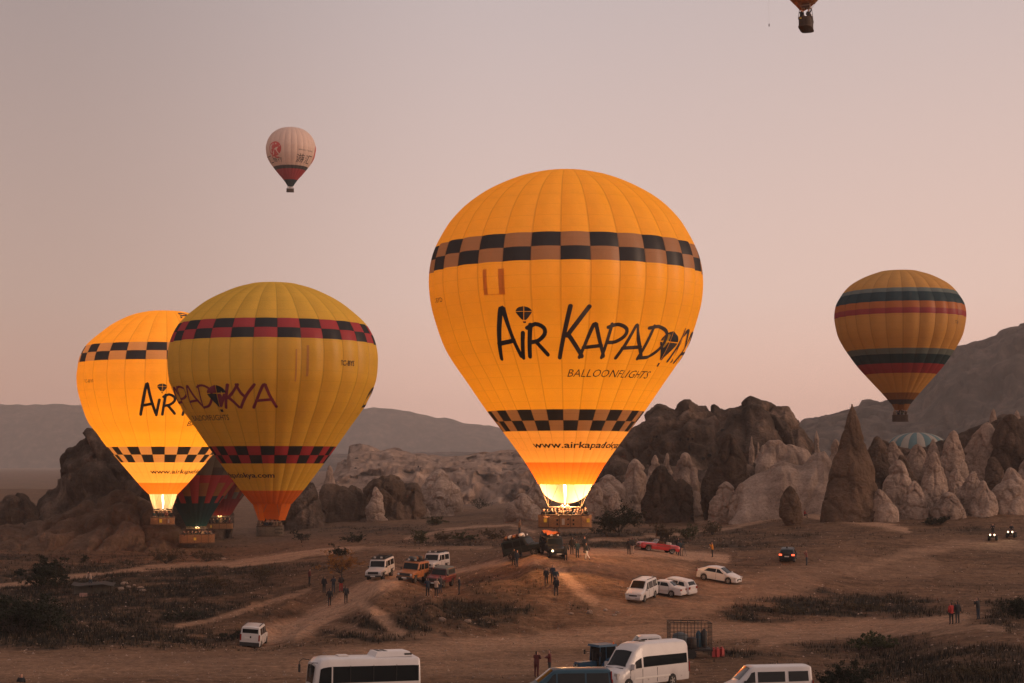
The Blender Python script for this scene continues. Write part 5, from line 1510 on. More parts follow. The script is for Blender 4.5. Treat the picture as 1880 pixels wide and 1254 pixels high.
# ---------- off-road jeeps
def jeep(label, at, deg, body, rack=True, load=None, roof=None, lights=None, spare=False, soft=False, group="jeeps parked on the mounds", rimm=V_RIMD):
    top = [(-2.2,0.9),(-2.19,1.96),(-2.0,2.02),(0.42,2.02),(0.56,1.95),(0.86,1.24),(0.90,1.20),(2.05,1.10),(2.14,1.02),(2.2,0.72)]
    if soft: top = [(-2.2,0.9),(-2.17,1.2),(-2.1,1.25),(0.2,1.25),(0.86,1.24),(0.90,1.20),(2.05,1.10),(2.14,1.02),(2.2,0.72)]
    c = Car(label, "jeep", at, hd(deg), 4.4, 1.8, top, [(-2.2,1.22),(0.8,1.22),(0.9,1.14),(2.2,0.98)], 0.55, (1.35,-1.28), 0.40,
            [(-2.2,0.97),(-2.1,1),(0.8,1),(0.95,0.99),(2.1,0.97),(2.2,0.93)], 0.04, body, "jeep", 0.07, 0.02, group, rimm, 0.26)
    if not soft:
        c.side_window(0.10,0.62,0.10,0.40,0.08,0.84); c.side_window(-0.75,0.0,-0.75,0.0,0.08,0.84); c.side_window(-1.95,-0.9,-1.95,-0.9,0.08,0.84)
        c.screen(0.84,0.60,0.06)
        c.screen(-2.198,-2.185,0.25,"rear_window")
        c.seam(0.05,0.6,1.2); c.seam(-0.82,0.6,1.2)
    c.box("bumper", (2.26,0,0.58), (0.16,1.7,0.16), V_PLAS)
    c.box("bumper", (-2.24,0,0.58), (0.12,1.6,0.14), V_PLAS)
    c.box("grille", (2.205,0,0.88), (0.05,1.1,0.26), V_PLAS)
    c.roundlamp("headlight", 2.225, 0.66, 0.88, 0.12, lights or V_LAMP)
    c.box("number_plate", (2.35,0,0.58), (0.02,0.5,0.11), V_PLATE)
    c.pair("tail_light", (-2.22,0.78,0.95), (0.04,0.12,0.3), V_TAIL)
    c.mirrors(0.75,1.32)
    for w in (1.35,-1.28): c.pair("wheel_arch", (w,0.91,0.84), (0.95,0.07,0.07), V_PLAS)
    if roof is not None: c.box("roof_panel", (-0.8,0,2.045), (2.6,1.5,0.04), roof)
    if rack:
        mb = MB()
        for y in (-0.72,0.72):
            mb.tube([(-2.05,y,2.22),(0.4,y,2.22)],0.025,5); mb.tube([(-2.05,y,2.10),(0.4,y,2.10)],0.02,5)
        for x in np.linspace(-2.05,0.4,9): mb.tube([(x,-0.72,2.10),(x,0.72,2.10)],0.022,5)
        for x in (-2.05,0.4): mb.tube([(x,-0.72,2.22),(x,0.72,2.22)],0.025,5)
        for x in (-1.9,-0.8,0.3):
            for y in (-0.72,0.72): mb.tube([(x,y,2.0),(x,y,2.22)],0.02,5)
        c.part(mb,"roof_rack",V_PLAS)
        c.pair("spot_light",(0.46,0.35,2.22),(0.1,0.2,0.16),V_LAMP)
    if load:
        rng_ = random.Random(len(label))
        for k in range(5):
            mb = MB(); x = -1.8 + k * 0.48
            mb.lathe([(0.05,-0.4),(0.2,-0.35),(0.23,0),(0.2,0.35),(0.05,0.4)],9,'Y',(x,rng_.uniform(-0.25,0.25),2.32)); c.part(mb,"roof_bundle",load[k%len(load)],None,True)
    return c
jeep("white jeep with black roof rack parked beside the orange autumn tree", G(698,1062,146), 194, V_DIRTW, roof=V_PLAS)
jeep("orange jeep with loaded roof rack in front of the white jeeps", G(757,1066,143.5), 198, V_ORANGE, load=(V_BAG,V_CANV,V_PLAS))
jw = jeep("white jeep parked behind the orange jeep with only its rear side showing", G(798,1050,153), 202, V_WHITE, rack=True)
jp = jeep("maroon open jeep with grey canvas top right of the orange jeep", G(808,1076,144.5), 196, V_MAR, rack=False, soft=True)
mb = MB(); V=[]; F=[]; 
for x,zt,w in ((-2.12,1.86,0.74),(-1.9,1.97,0.76),(-1.0,2.0,0.78),(0.0,1.98,0.77),(0.42,1.88,0.74)):
    V += [(x,-0.86,1.27),(x,-w,zt-0.12),(x,-w+0.12,zt),(x,w-0.12,zt),(x,w,zt-0.12),(x,0.86,1.27)]
for i in range(4):
    for j in range(5): F.append((i*6+j,i*6+j+1,i*6+j+7,i*6+j+6))
F.append((0,1,2,3,4,5)); F.append((29,28,27,26,25,24)); mb.add(V,F); cv = mb.build("canvas_top",V_CANV,jp.t); smooth_by_angle(cv.data,30)
for sd_ in (1,-1):
    jp.box("side_flap",(-0.85,sd_*0.865,1.56),(1.9,0.02,0.42),V_PLAS); jp.box("stripe",(-0.4,sd_*0.905,1.15),(3.0,0.02,0.07),V_ORANGE); jp.box("canvas_edge",(-0.9,sd_*0.80,1.86),(2.3,0.03,0.05),V_ORANGE)
mb = MB(); mb.tube([(0.84,-0.78,1.24),(0.58,-0.72,1.82),(0.58,0.72,1.82),(0.84,0.78,1.24)],0.03,6); jp.part(mb,"windscreen_frame",V_MAR)
mb = MB(); mb.add([(0.84,-0.76,1.25),(0.84,0.76,1.25),(0.59,0.70,1.80),(0.59,-0.70,1.80)],[(0,1,2,3)]); jp.part(mb,"windscreen",V_GLASS)
j1 = jeep("black crew jeep with bundles on its roof left on the mound crest", G(967,1022,150.5), 118, V_OLV, load=(V_BAG,V_PLATE,V_ORANGE), lights=G_SMALL, group="black crew jeeps below the central basket")
j2 = jeep("black crew jeep with orange tarpaulin on its roof right on the mound crest", G(1014,1020,153), 165, V_BLK, load=None, rack=True, lights=G_SMALL, group="black crew jeeps below the central basket")
mb = MB(); V=[]; F=[]
for i in range(9):
    for j in range(6): V.append((-2.0+i*0.28,-0.7+j*0.28,2.26+0.14*math.sin(i*1.3+j*0.8)+0.06*((i*j)%3)))
for i in range(8):
    for j in range(5): F.append((i*6+j,(i+1)*6+j,(i+1)*6+j+1,i*6+j+1))
mb.add(V,F); mb.build("tarpaulin",paint("orange_tarpaulin",(0.62,0.16,0.03),0.6),j2.t,True)
for x_ in (-0.6,-1.4): j1.box("crate",(x_,0.3,2.36),(0.4,0.5,0.3),V_BAG)

# ---------- white cars
def lights_f(c, x, y, z, size=(0.22,0.34,0.13), mat=V_LAMP): c.pair("headlight",(x,y,z),size,mat)
cad = Car("white people carrier with silver nose parked below the mound", "car", G(1178,1099,139), hd(206), 4.4, 1.8,
    [(-2.2,0.7),(-2.17,1.35),(-1.98,1.80),(-1.8,1.85),(0.3,1.85),(0.55,1.80),(1.25,1.16),(1.35,1.10),(2.0,0.92),(2.15,0.80),(2.2,0.5)],
    [(-2.2,1.05),(1.1,1.0),(1.35,0.98),(2.2,0.72)], 0.27, (1.36,-1.32), 0.32, None, 0.09, V_WHITE, group="white cars parked below the mound")
cad.side_window(0.35,1.15,0.35,0.62); cad.side_window(-0.7,0.25,-0.7,0.25); cad.side_window(-1.85,-0.8,-1.8,-0.8); cad.screen(1.22,0.58); cad.screen(-2.15,-2.0,0.2,"rear_window")
lights_f(cad,2.08,0.62,0.76); cad.box("grille",(2.19,0,0.66),(0.05,0.8,0.12),V_PLAS); cad.box("bumper",(2.2,0,0.40),(0.1,1.4,0.18),V_SILV); cad.box("number_plate",(2.27,0,0.46),(0.02,0.5,0.11),V_PLATE)
cad.mirrors(1.0,1.08,mat=V_WHITE); cad.seam(0.3,0.35,1.0); cad.seam(-0.75,0.35,1.0)
for sd_ in (1,-1): cad.box("roof_bar",(-0.7,sd_*0.72,1.91),(2.2,0.04,0.05),V_PLAS)
sed = Car("white saloon car seen from behind beside the people carrier", "car", G(1216,1091,142), hd(298), 4.3, 1.7,
    [(-2.15,0.55),(-2.12,0.90),(-2.0,0.97),(-1.5,1.0),(-1.4,1.02),(-0.85,1.38),(-0.6,1.42),(0.2,1.42),(0.35,1.39),(1.0,0.98),(1.1,0.95),(2.0,0.76),(2.12,0.65),(2.15,0.45)],
    [(-2.15,0.86),(-1.4,0.93),(1.0,0.91),(2.15,0.65)], 0.24, (1.28,-1.22), 0.30, None, 0.10, V_WHITE, group="white cars parked below the mound")
sed.side_window(0.02,0.85,0.02,0.36); sed.side_window(-0.95,-0.05,-0.72,-0.05); sed.screen(0.98,0.36); sed.screen(-1.38,-0.87,0.1,"rear_window")
sed.pair("tail_light",(-2.13,0.62,0.74),(0.06,0.3,0.16),V_TAIL); sed.box("number_plate",(-2.15,0,0.60),(0.02,0.5,0.11),V_PLATE); sed.box("bumper",(-2.17,0,0.40),(0.1,1.45,0.16),V_WHITE); sed.seam(0,0.3,0.9); sed.seam(-0.95,0.5,0.9)
for sd_ in (1,-1): sed.box("rub_strip",(0,sd_*0.86,0.52),(2.0,0.02,0.06),V_SILV)
wag = Car("white estate car seen from behind at the right end of the parked trio", "car", G(1236,1086,145), hd(308), 4.4, 1.75,
    [(-2.2,0.55),(-2.17,0.95),(-2.1,1.0),(-1.85,1.36),(-1.6,1.45),(-0.2,1.49),(0.25,1.46),(1.05,1.02),(1.15,0.98),(2.05,0.78),(2.17,0.66),(2.2,0.45)],
    [(-2.2,0.92),(1.0,0.92),(2.2,0.66)], 0.24, (1.32,-1.28), 0.31, None, 0.10, V_WHITE, group="white cars parked below the mound")
wag.side_window(0.02,0.9,0.02,0.30); wag.side_window(-0.9,-0.05,-0.9,-0.05); wag.side_window(-1.75,-1.0,-1.55,-1.0); wag.screen(1.02,0.27); wag.screen(-2.08,-1.87,0.15,"rear_window")
wag.pair("tail_light",(-2.15,0.62,0.82),(0.1,0.28,0.22),V_TAIL); wag.box("number_plate",(-2.2,0,0.62),(0.02,0.5,0.11),V_PLATE); wag.box("bumper",(-2.2,0,0.40),(0.1,1.45,0.16),V_WHITE); wag.seam(0,0.3,0.9)
foc = Car("white hatchback parked alone on the slope below the orange jacketed man", "car", G(1320,1066,148), hd(122), 4.4, 1.8,
    [(-2.2,0.5),(-2.18,0.90),(-2.1,1.05),(-1.95,1.12),(-1.25,1.38),(-0.7,1.47),(0.1,1.47),(0.3,1.44),(1.15,0.98),(1.25,0.95),(2.0,0.76),(2.15,0.62),(2.2,0.4)],
    [(-2.2,0.95),(-1.5,0.98),(1.1,0.90),(2.2,0.62)], 0.24, (1.36,-1.34), 0.33, None, 0.11, V_WHITE, group="white cars parked below the mound")
foc.side_window(0.02,1.0,0.02,0.36); foc.side_window(-1.35,-0.05,-0.95,-0.05); foc.screen(1.12,0.33); foc.screen(-1.9,-1.3,0.15,"rear_window")
lights_f(foc,2.06,0.66,0.66); foc.box("grille",(2.19,0,0.46),(0.05,0.9,0.18),V_PLAS); foc.box("number_plate",(2.22,0,0.40),(0.02,0.5,0.11),V_PLATE); foc.mirrors(0.9,1.0,mat=V_WHITE); foc.seam(0,0.3,0.9)
foc.pair("tail_light",(-2.14,0.72,0.90),(0.12,0.3,0.18),V_TAIL)
dk = Car("black hatchback with lit tail lamps on the open slope", "car", G(1447,1028,163), hd(14), 4.2, 1.78,
    [(-2.1,0.5),(-2.08,0.95),(-2.0,1.05),(-1.7,1.38),(-1.4,1.46),(-0.2,1.49),(0.2,1.46),(1.0,1.0),(1.1,0.96),(1.95,0.78),(2.07,0.66),(2.1,0.45)],
    [(-2.1,0.92),(1.0,0.9),(2.1,0.66)], 0.24, (1.28,-1.26), 0.32, None, 0.11, V_BLK)
dk.side_window(0.02,0.9,0.02,0.26); dk.side_window(-1.3,-0.05,-1.2,-0.05); dk.screen(-1.98,-1.72,0.15,"rear_window"); dk.screen(0.98,0.23)
dk.pair("tail_light",(-2.1,0.70,0.88),(0.06,0.32,0.17),G_TAIL); dk.box("number_plate",(-2.12,0,0.70),(0.02,0.5,0.12),V_PLATE); dk.box("bumper",(-2.12,0,0.42),(0.1,1.5,0.2),V_BLK)
kan = Car("little white van seen from behind at the foot of the bank", "van", G(466,1186,130.5), hd(2), 4.0, 1.70,
    [(-2.0,0.6),(-1.99,1.2),(-1.92,1.76),(-1.78,1.82),(0.2,1.82),(0.4,1.78),(1.15,1.12),(1.25,1.06),(1.85,0.90),(1.97,0.75),(2.0,0.5)],
    [(-2.0,1.08),(1.1,1.0),(2.0,0.75)], 0.26, (1.25,-1.22), 0.31, [(-2.0,0.96),(-1.9,1),(1.3,1),(1.8,0.93),(2.0,0.8)], 0.07, V_WHITE, "small_van", rim=V_RIMD)
kan.side_window(0.2,1.0,0.2,0.46); kan.side_window(-0.75,0.1,-0.75,0.1); kan.side_window(-1.75,-0.85,-1.72,-0.85); kan.screen(1.13,0.43)
kan.box("rear_window",(-1.975,0,1.42),(0.04,1.28,0.46),V_GLASS,R(-8)); kan.pair("tail_light",(-1.99,0.76,0.95),(0.06,0.12,0.5),V_TAIL)
kan.box("number_plate",(-2.01,0.2,0.92),(0.02,0.48,0.12),V_PLATE); kan.box("bumper",(-2.02,0,0.42),(0.12,1.6,0.3),V_PLAS); kan.box("door_handle",(-2.01,-0.05,1.0),(0.03,0.12,0.16),V_PLAS); kan.seam(0.15,0.35,1.0); kan.seam(-0.8,0.35,1.0)
for sd_ in (1,-1): kan.box("roof_bar",(-0.6,sd_*0.66,1.88),(2.0,0.04,0.05),V_PLAS)

# ---------- red convertibles
def convertible(label, at, deg, group="red open top cars carrying visitors"):
    c = Car(label, "car", at, hd(deg), 4.6, 1.8,
        [(-2.3,0.55),(-2.27,0.88),(-2.1,0.95),(-1.2,0.96),(-1.1,0.90),(-1.0,0.62),(0.35,0.62),(0.5,0.93),(0.62,0.97),(1.9,0.92),(2.2,0.84),(2.28,0.72),(2.3,0.5)],
        [(-2.3,0.78),(-1.1,0.58),(0.4,0.58),(0.6,0.84),(2.3,0.72)], 0.30, (1.42,-1.38), 0.34, None, 0.06, V_RED, "convertible", 0.06, 0.02, group, V_CHROME)
    for sd_ in (1,-1):
        c.box("door",(-0.3,sd_*0.86,0.72),(1.75,0.08,0.46),V_RED); c.box("trim_strip",(0.0,sd_*0.912,0.74),(3.9,0.015,0.04),V_CHROME)
        for x in (-0.1,-0.95):
            mb = MB(); mb.box((x,sd_*0.38,0.72),(0.5,0.55,0.16)); mb.box((x-0.26,sd_*0.38,0.95),(0.14,0.55,0.5)); c.part(mb,"seat",V_PLATE if x<-.5 else V_BAG)
    mb = MB(); mb.tube([(0.55,-0.72,0.95),(0.22,-0.64,1.36),(0.22,0.64,1.36),(0.55,0.72,0.95)],0.03,6); c.part(mb,"windscreen_frame",V_CHROME)
    gm_ = MATS.get("clear_glass") 
    if gm_ is None:
        gm_, g_nt, g_b = newmat("clear_glass"); MATS["clear_glass"] = gm_
        g_b.inputs["Base Color"].default_value = (0.5,0.5,0.5,1); g_b.inputs["Alpha"].default_value = 0.35; g_b.inputs["Roughness"].default_value = 0.1
    mb = MB(); mb.add([(0.55,-0.70,0.96),(0.55,0.70,0.96),(0.24,0.62,1.35),(0.24,-0.62,1.35)],[(0,1,2,3)]); c.part(mb,"windscreen",gm_)
    mb = MB(); mb.lathe([(0.19,-0.02),(0.22,0),(0.19,0.02)],14,'Y',(0.1,0,0)); 
    c.roundlamp("headlight",2.29,0.62,0.72,0.12,V_LAMP); c.box("grille",(2.3,0,0.62),(0.05,0.8,0.2),V_CHROME); c.box("bumper",(2.34,0,0.42),(0.14,1.7,0.13),V_CHROME); c.box("bumper",(-2.33,0,0.45),(0.14,1.7,0.13),V_CHROME)
    c.pair("tail_light",(-2.29,0.68,0.72),(0.05,0.2,0.12),V_TAIL)
    return c
convertible("red open top classic car on the mound crest lit by the burner", G(1207,1011,159), 255)
convertible("red open top classic car parked before the far tuff cones", G(1706,935,237), 282)

# ---------- vans and bus in front
spr = Car("white high roof minibus with long dark side windows in the foreground", "minibus", unproj(1180,1255,103.5), hd(225), 6.9, 2.0,
    [(-3.45,0.6),(-3.44,1.6),(-3.36,2.62),(-3.2,2.74),(0.7,2.80),(1.2,2.72),(1.62,2.45),(1.75,2.36),(2.5,1.45),(2.62,1.36),(3.2,1.14),(3.38,0.95),(3.45,0.55)],
    [(-3.45,1.28),(1.9,1.28),(2.5,1.20),(3.45,0.86)], 0.32, (2.42,-1.75), 0.36,
    [(-3.45,0.93),(-3.3,0.98),(-3.0,1),(2.3,1),(3.0,0.95),(3.3,0.86),(3.45,0.70)], 0.05, V_WHITE, "minibus", 0.22, 0.06, tyre_w=0.24)
for a_, b_ in ((-3.2,-1.78),(-1.78,-0.28),(-0.28,1.05)): spr.side_window(a_,b_,a_,b_,0.06,0.55)
spr.side_window(1.22,2.36,1.22,1.75,0.05,0.55); spr.screen(2.50,1.78,0.04); spr.box("rear_window",(-3.42,0,1.75),(0.06,1.5,0.75),V_GLASS)
spr.pair("headlight",(3.26,0.72,0.95),(0.24,0.28,0.34),V_LAMP); spr.box("grille",(3.42,0,0.80),(0.07,0.9,0.26),V_PLAS); spr.box("bumper",(3.44,0,0.48),(0.12,1.4,0.26),V_SILV); spr.box("number_plate",(3.51,0,0.5),(0.02,0.5,0.12),V_PLATE)
spr.mirrors(2.15,1.45,mat=V_WHITE,size=(0.14,0.24,0.34)); spr.seam(1.15,0.4,1.28); spr.seam(-0.25,0.4,1.28); spr.seam(2.3,0.75,1.25)
for sd_ in (1,-1):
    spr.box("rub_strip",(0.2,sd_*1.005,0.72),(3.4,0.02,0.09),V_PLATE); spr.box("tail_light",(-3.40,sd_*0.97,1.1),(0.06,0.08,0.62),V_TAIL); spr.box("wiper",(2.47,sd_*0.35,1.50),(0.03,0.6,0.03),V_PLAS)
    for x_ in (-2.6,0.6,-1.0): spr.box("marker_light",(x_,sd_*1.012,0.60),(0.10,0.02,0.05),V_LAMP)
spr.box("roof_vent",(0.3,0,2.86),(0.5,0.5,0.05),V_PLAS)
spr.box("bonnet_gap",(2.66,0,1.38),(0.04,1.4,0.04),V_PLAS)

bv = Car("dark blue van in front of the minibus with an orange sunset line on its roof", "van", unproj(1040,1292,94), hd(262), 5.0, 1.95,
    [(-2.5,0.6),(-2.48,1.4),(-2.40,1.9),(-2.25,1.97),(0.6,1.98),(0.85,1.93),(1.75,1.22),(1.85,1.16),(2.35,0.98),(2.47,0.82),(2.5,0.5)],
    [(-2.5,1.12),(1.6,1.08),(2.5,0.8)], 0.30, (1.6,-1.5), 0.34, None, 0.08, V_BLUE, "van", 0.14, 0.04)
bv.side_window(0.75,1.6,0.75,0.95); bv.side_window(-0.9,0.65,-0.9,0.65); bv.side_window(-2.3,-1.0,-2.25,-1.0); bv.screen(1.72,0.88); bv.pair("tail_light",(-2.48,0.84,1.15),(0.06,0.14,0.5),V_TAIL); bv.mirrors(1.4,1.2)
lights_f(bv,2.38,0.7,0.82); bv.box("rear_pillar_trim",(-2.43,0.82,1.6),(0.06,0.12,0.5),V_TAIL)
wv = Car("white van cut by the bottom edge at the lower right", "van", unproj(1408,1300,93), hd(264), 4.9, 1.9,
    [(-2.45,0.6),(-2.44,1.4),(-2.40,1.98),(-2.28,2.04),(0.9,2.05),(1.05,2.0),(1.75,1.30),(1.85,1.22),(2.3,1.05),(2.42,0.85),(2.45,0.5)],
    [(-2.45,1.18),(1.6,1.14),(2.45,0.85)], 0.30, (1.55,-1.45), 0.34, None, 0.05, V_WHITE, "van", 0.12, 0.03)
wv.side_window(0.85,1.62,0.85,1.06,0.06,0.80); wv.side_window(-0.85,0.70,-0.85,0.70,0.06,0.80); wv.side_window(-2.2,-1.05,-2.18,-1.05,0.06,0.80); wv.screen(1.72,1.08); wv.box("rear_window",(-2.43,0,1.6),(0.05,1.4,0.5),V_GLASS)
wv.pair("tail_light",(-2.44,0.86,1.0),(0.06,0.1,0.5),V_TAIL); wv.mirrors(1.45,1.25); lights_f(wv,2.36,0.68,0.88); wv.seam(0.78,0.4,1.15)

bus = Car("white midibus with wide dark windows cut by the bottom edge", "bus", unproj(664,1310,90), hd(250), 7.4, 2.3,
    [(-3.7,0.6),(-3.69,2.0),(-3.64,2.84),(-3.5,2.90),(2.6,2.94),(3.1,2.88),(3.45,2.62),(3.62,1.5),(3.68,1.1),(3.7,0.5)],
    [(-3.7,1.62),(2.4,1.62),(3.3,1.45),(3.7,1.0)], 0.34, (2.2,-2.0), 0.42,
    [(-3.7,0.95),(-3.6,0.99),(-3.3,1),(2.6,1),(3.2,0.97),(3.5,0.90),(3.7,0.80)], 0.02, V_WHITE, "bus", 0.2, 0.05, tyre_w=0.28)
for a_, b_ in ((-3.55,-2.0),(-2.0,-0.42),(-0.42,1.16),(1.16,2.4)): bus.side_window(a_,b_,a_,b_,0.02,0.80)
for x_ in (-2.0,-0.42,1.16): bus.pair("window_seal",(x_,1.152,2.12),(0.03,0.012,0.86),V_PLAS)
bus.side_window(2.45,3.32,2.45,3.18,-0.05,0.80); bus.screen(3.61,3.47,0.02); bus.box("rear_window",(-3.68,0,2.1),(0.05,1.9,0.8),V_GLASS)
bus.t.scale = (0.81, 1, 1)
mb = MB(); mb.box((-1.9,0,3.06),(2.6,1.7,0.26),0,0,0.86); bus.part(mb,"air_conditioner",V_WHITE); 
for x_ in (-1.1,-1.5): bus.box("vent_grille",(x_,-0.2,3.195),(0.26,1.0,0.02),V_PLAS)
for sd_ in (1,-1): bus.box("side_grille",(-2.9,sd_*0.80,3.05),(0.5,0.04,0.1),V_PLAS)
for sd_ in (1,-1):
    mb = MB(); mb.tube([(3.35,sd_*1.0,2.72),(3.75,sd_*1.2,2.76),(3.95,sd_*1.28,2.6),(3.95,sd_*1.28,2.45)],0.025,6); mb.box((3.95,sd_*1.28,2.25),(0.1,0.2,0.42)); bus.part(mb,"mirror",V_PLAS)
bus.box("door_pillar",(2.4,1.155,2.0),(0.08,0.02,1.0),V_WHITE); bus.pair("headlight",(3.6,0.85,0.85),(0.2,0.3,0.25),V_LAMP); bus.box("roof_hatch",(1.4,0,3.0),(0.7,0.7,0.06),V_DIRTW)

# ---------- tractor
def wheel_parts(t, x, y, r, w, rimmat):
    a = MB(); a.lathe([(r*0.55,-w/2),(r*0.9,-w/2),(r,-w*0.4),(r,w*0.4),(r*0.9,w/2),(r*0.55,w/2)],20,'Y')
    for k in range(16):
        an = 2*math.pi*k/16; a.box((r*1.0*math.cos(an),(w*0.2 if k%2 else -w*0.2),r*1.0*math.sin(an)),(0.06,w*0.55,0.08),ry=-an)
    o = a.build("wheel",V_TYRE,t,False,(x,y,r))
    b = MB(); b.lathe([(r*0.56,-w*0.3),(r*0.5,-0.02),(0.02,0.0)],14,'Y',close=False); b.lathe([(r*0.56,w*0.3),(r*0.5,0.02),(0.02,0.0)],14,'Y',close=False); b.build("rim",rimmat,o)
p = G(1094,1248,104); tr = thing("tractor","blue farm tractor standing behind the dark blue van","tractor",p,hd(238))
wheel_parts(tr,-0.9,0.75,0.75,0.42,V_PLATE); wheel_parts(tr,-0.9,-0.75,0.75,0.42,V_PLATE); wheel_parts(tr,1.3,0.7,0.48,0.3,V_PLATE); wheel_parts(tr,1.3,-0.7,0.48,0.3,V_PLATE)
mb = MB(); mb.box((0.95,0,1.12),(1.7,0.72,0.62),0,0,0.9); tb = mb.build("bonnet",V_TRAC,tr); mb = MB(); mb.box((1.82,0,1.05),(0.06,0.6,0.5)); mb.build("grille",V_PLAS,tb); mb = MB(); mb.box((0.6,0,0.75),(2.6,0.5,0.4)); mb.build("chassis",V_PLAS,tr)
for sd_ in (1,-1):
    mb = MB(); mb.box((1.84,sd_*0.2,1.2),(0.05,0.14,0.12)); mb.build("headlight",V_LAMP,tr)
    V=[]; F=[]; n=9
    for k in range(n):
        an = math.pi*(0.02+0.9*k/(n-1)); V += [(-0.9+0.88*math.cos(an),sd_*0.5,0.78+0.88*math.sin(an)),(-0.9+0.88*math.cos(an),sd_*1.0,0.78+0.88*math.sin(an))]
    for k in range(n-1): F.append((2*k,2*k+1,2*k+3,2*k+2))
    mb = MB(); mb.add(V,F); mb.build("mudguard",V_TRAC,tr,True)
    for x_, z0 in ((0.1,1.2),(-0.5,1.2),(-1.35,1.2)):
        mb = MB(); mb.tube([(x_,sd_*0.66,z0),(x_+(-0.08 if x_>0 else 0.0),sd_*0.62,2.5)],0.035,6); mb.build("cab_post",V_TRAC,tr)
    for (x0,x1) in ((-0.46,0.06),(-1.31,-0.54)):
        mb = MB(); mb.add([(x0,sd_*0.655,1.3),(x1,sd_*0.655,1.3),(x1-0.04,sd_*0.625,2.45),(x0,sd_*0.625,2.45)],[(0,1,2,3)]); mb.build("window",V_GLASS,tr)
    mb = MB(); mb.tube([(0.1,sd_*0.66,2.0),(0.3,sd_*1.0,2.05)],0.02,5); mb.box((0.3,sd_*1.05,2.0),(0.06,0.16,0.34)); mb.build("mirror",V_PLAS,tr)
for x_ in (0.09,-1.37):
    mb = MB(); mb.add([(x_,-0.62,1.35),(x_,0.62,1.35),(x_-0.05*(x_>0),0.58,2.45),(x_-0.05*(x_>0),-0.58,2.45)],[(0,1,2,3)]); mb.build("windscreen",V_GLASS,tr)
mb = MB(); mb.box((-0.62,0,2.56),(1.7,1.5,0.16),0,0,0.94); mb.build("cab_roof",V_TRAC,tr); mb = MB(); mb.box((-0.6,0,1.15),(1.5,1.2,0.5)); mb.build("cab_floor",V_PLAS,tr)
mb = MB(); mb.tube([(0.5,0.3,1.4),(0.5,0.3,2.3)],0.04,8); mb.build("exhaust",V_PLAS,tr); mb = MB(); mb.lathe([(0.06,0),(0.06,0.12),(0.03,0.15)],8,c=(-1.2,0.6,2.64)); mb.build("beacon",paint("amber_beacon",(0.6,0.12,0.02),0.3),tr)

tr.scale = (0.86, 0.86, 0.86)
# ---------- pickup with cage trailer
pk = Car("white pickup cab showing above the minibus roof", "pickup", G(1196,1212,117), hd(264), 4.9, 1.75,
    [(-2.45,0.6),(-2.44,1.05),(-0.75,1.05),(-0.7,1.1),(-0.6,1.70),(-0.45,1.76),(0.75,1.76),(0.95,1.70),(1.4,1.15),(1.5,1.10),(2.3,0.98),(2.42,0.8),(2.45,0.5)],
    [(-2.45,1.0),(-0.7,1.02),(1.3,1.05),(2.45,0.8)], 0.36, (1.5,-1.35), 0.36, None, 0.06, V_WHITE, "pickup_truck")
pk.side_window(-0.55,0.35,-0.45,0.35); pk.side_window(0.42,1.28,0.42,0.92); pk.screen(1.38,0.97); lights_f(pk,2.36,0.64,0.84); pk.pair("tail_light",(-2.44,0.75,0.85),(0.05,0.14,0.3),V_TAIL); pk.mirrors(1.2,1.15)
p = G(1266,1208,116); cg = thing("cage_trailer","dark open cage trailer loaded with gear behind the white minibus","trailer",p,hd(268))
M_CAGE = paint("rusty_cage_steel",(0.028,0.020,0.018),0.6,0.4,0.3)
mb = MB(); mb.box((0,0,0.62),(3.1,1.8,0.14)); mb.tube([(1.5,0,0.62),(2.6,0,0.55)],0.05,6); mb.build("deck",M_CAGE,cg)
for sd_ in (1,-1):
    mb = MB()
    for k in range(7): x_ = -1.5+k*0.5; mb.tube([(x_,sd_*0.88,0.66),(x_,sd_*0.88,2.55)],0.022,5)
    for k in range(7): z_ = 0.85+k*0.283; mb.tube([(-1.5,sd_*0.88,z_),(1.5,sd_*0.88,z_)],0.016,5)
    mb.build("side_grid",M_CAGE,cg)
    wheel_parts(cg,0.0,sd_*0.98,0.34,0.2,V_RIMD)
for x_ in (-1.5,1.5):
    mb = MB()
    for k in range(5): y_ = -0.88+k*0.44; mb.tube([(x_,y_,0.66),(x_,y_,2.55)],0.02,5)
    for k in range(5): z_ = 0.95+k*0.4; mb.tube([(x_,-0.88,z_),(x_,0.88,z_)],0.016,5)
    mb.build("end_grid",M_CAGE,cg)
mb = MB(); mb.tube([(-1.5,-0.88,2.55),(1.5,-0.88,2.62),(1.5,0.88,2.62),(-1.5,0.88,2.55),(-1.5,-0.88,2.55)],0.03,6)
for k in range(5): mb.tube([(-1.2+k*0.6,-0.88,2.58),(-1.2+k*0.6,0.88,2.58)],0.02,5)
mb.build("top_frame",M_CAGE,cg)
def on_trailer(name,label,cat,build):
    o = build; q = Matrix.Rotation(hd(268),3,'Z'); return o
def rel(x_,y_,z_): return p + Matrix.Rotation(hd(268),3,'Z') @ Vector((x_,y_,z_))
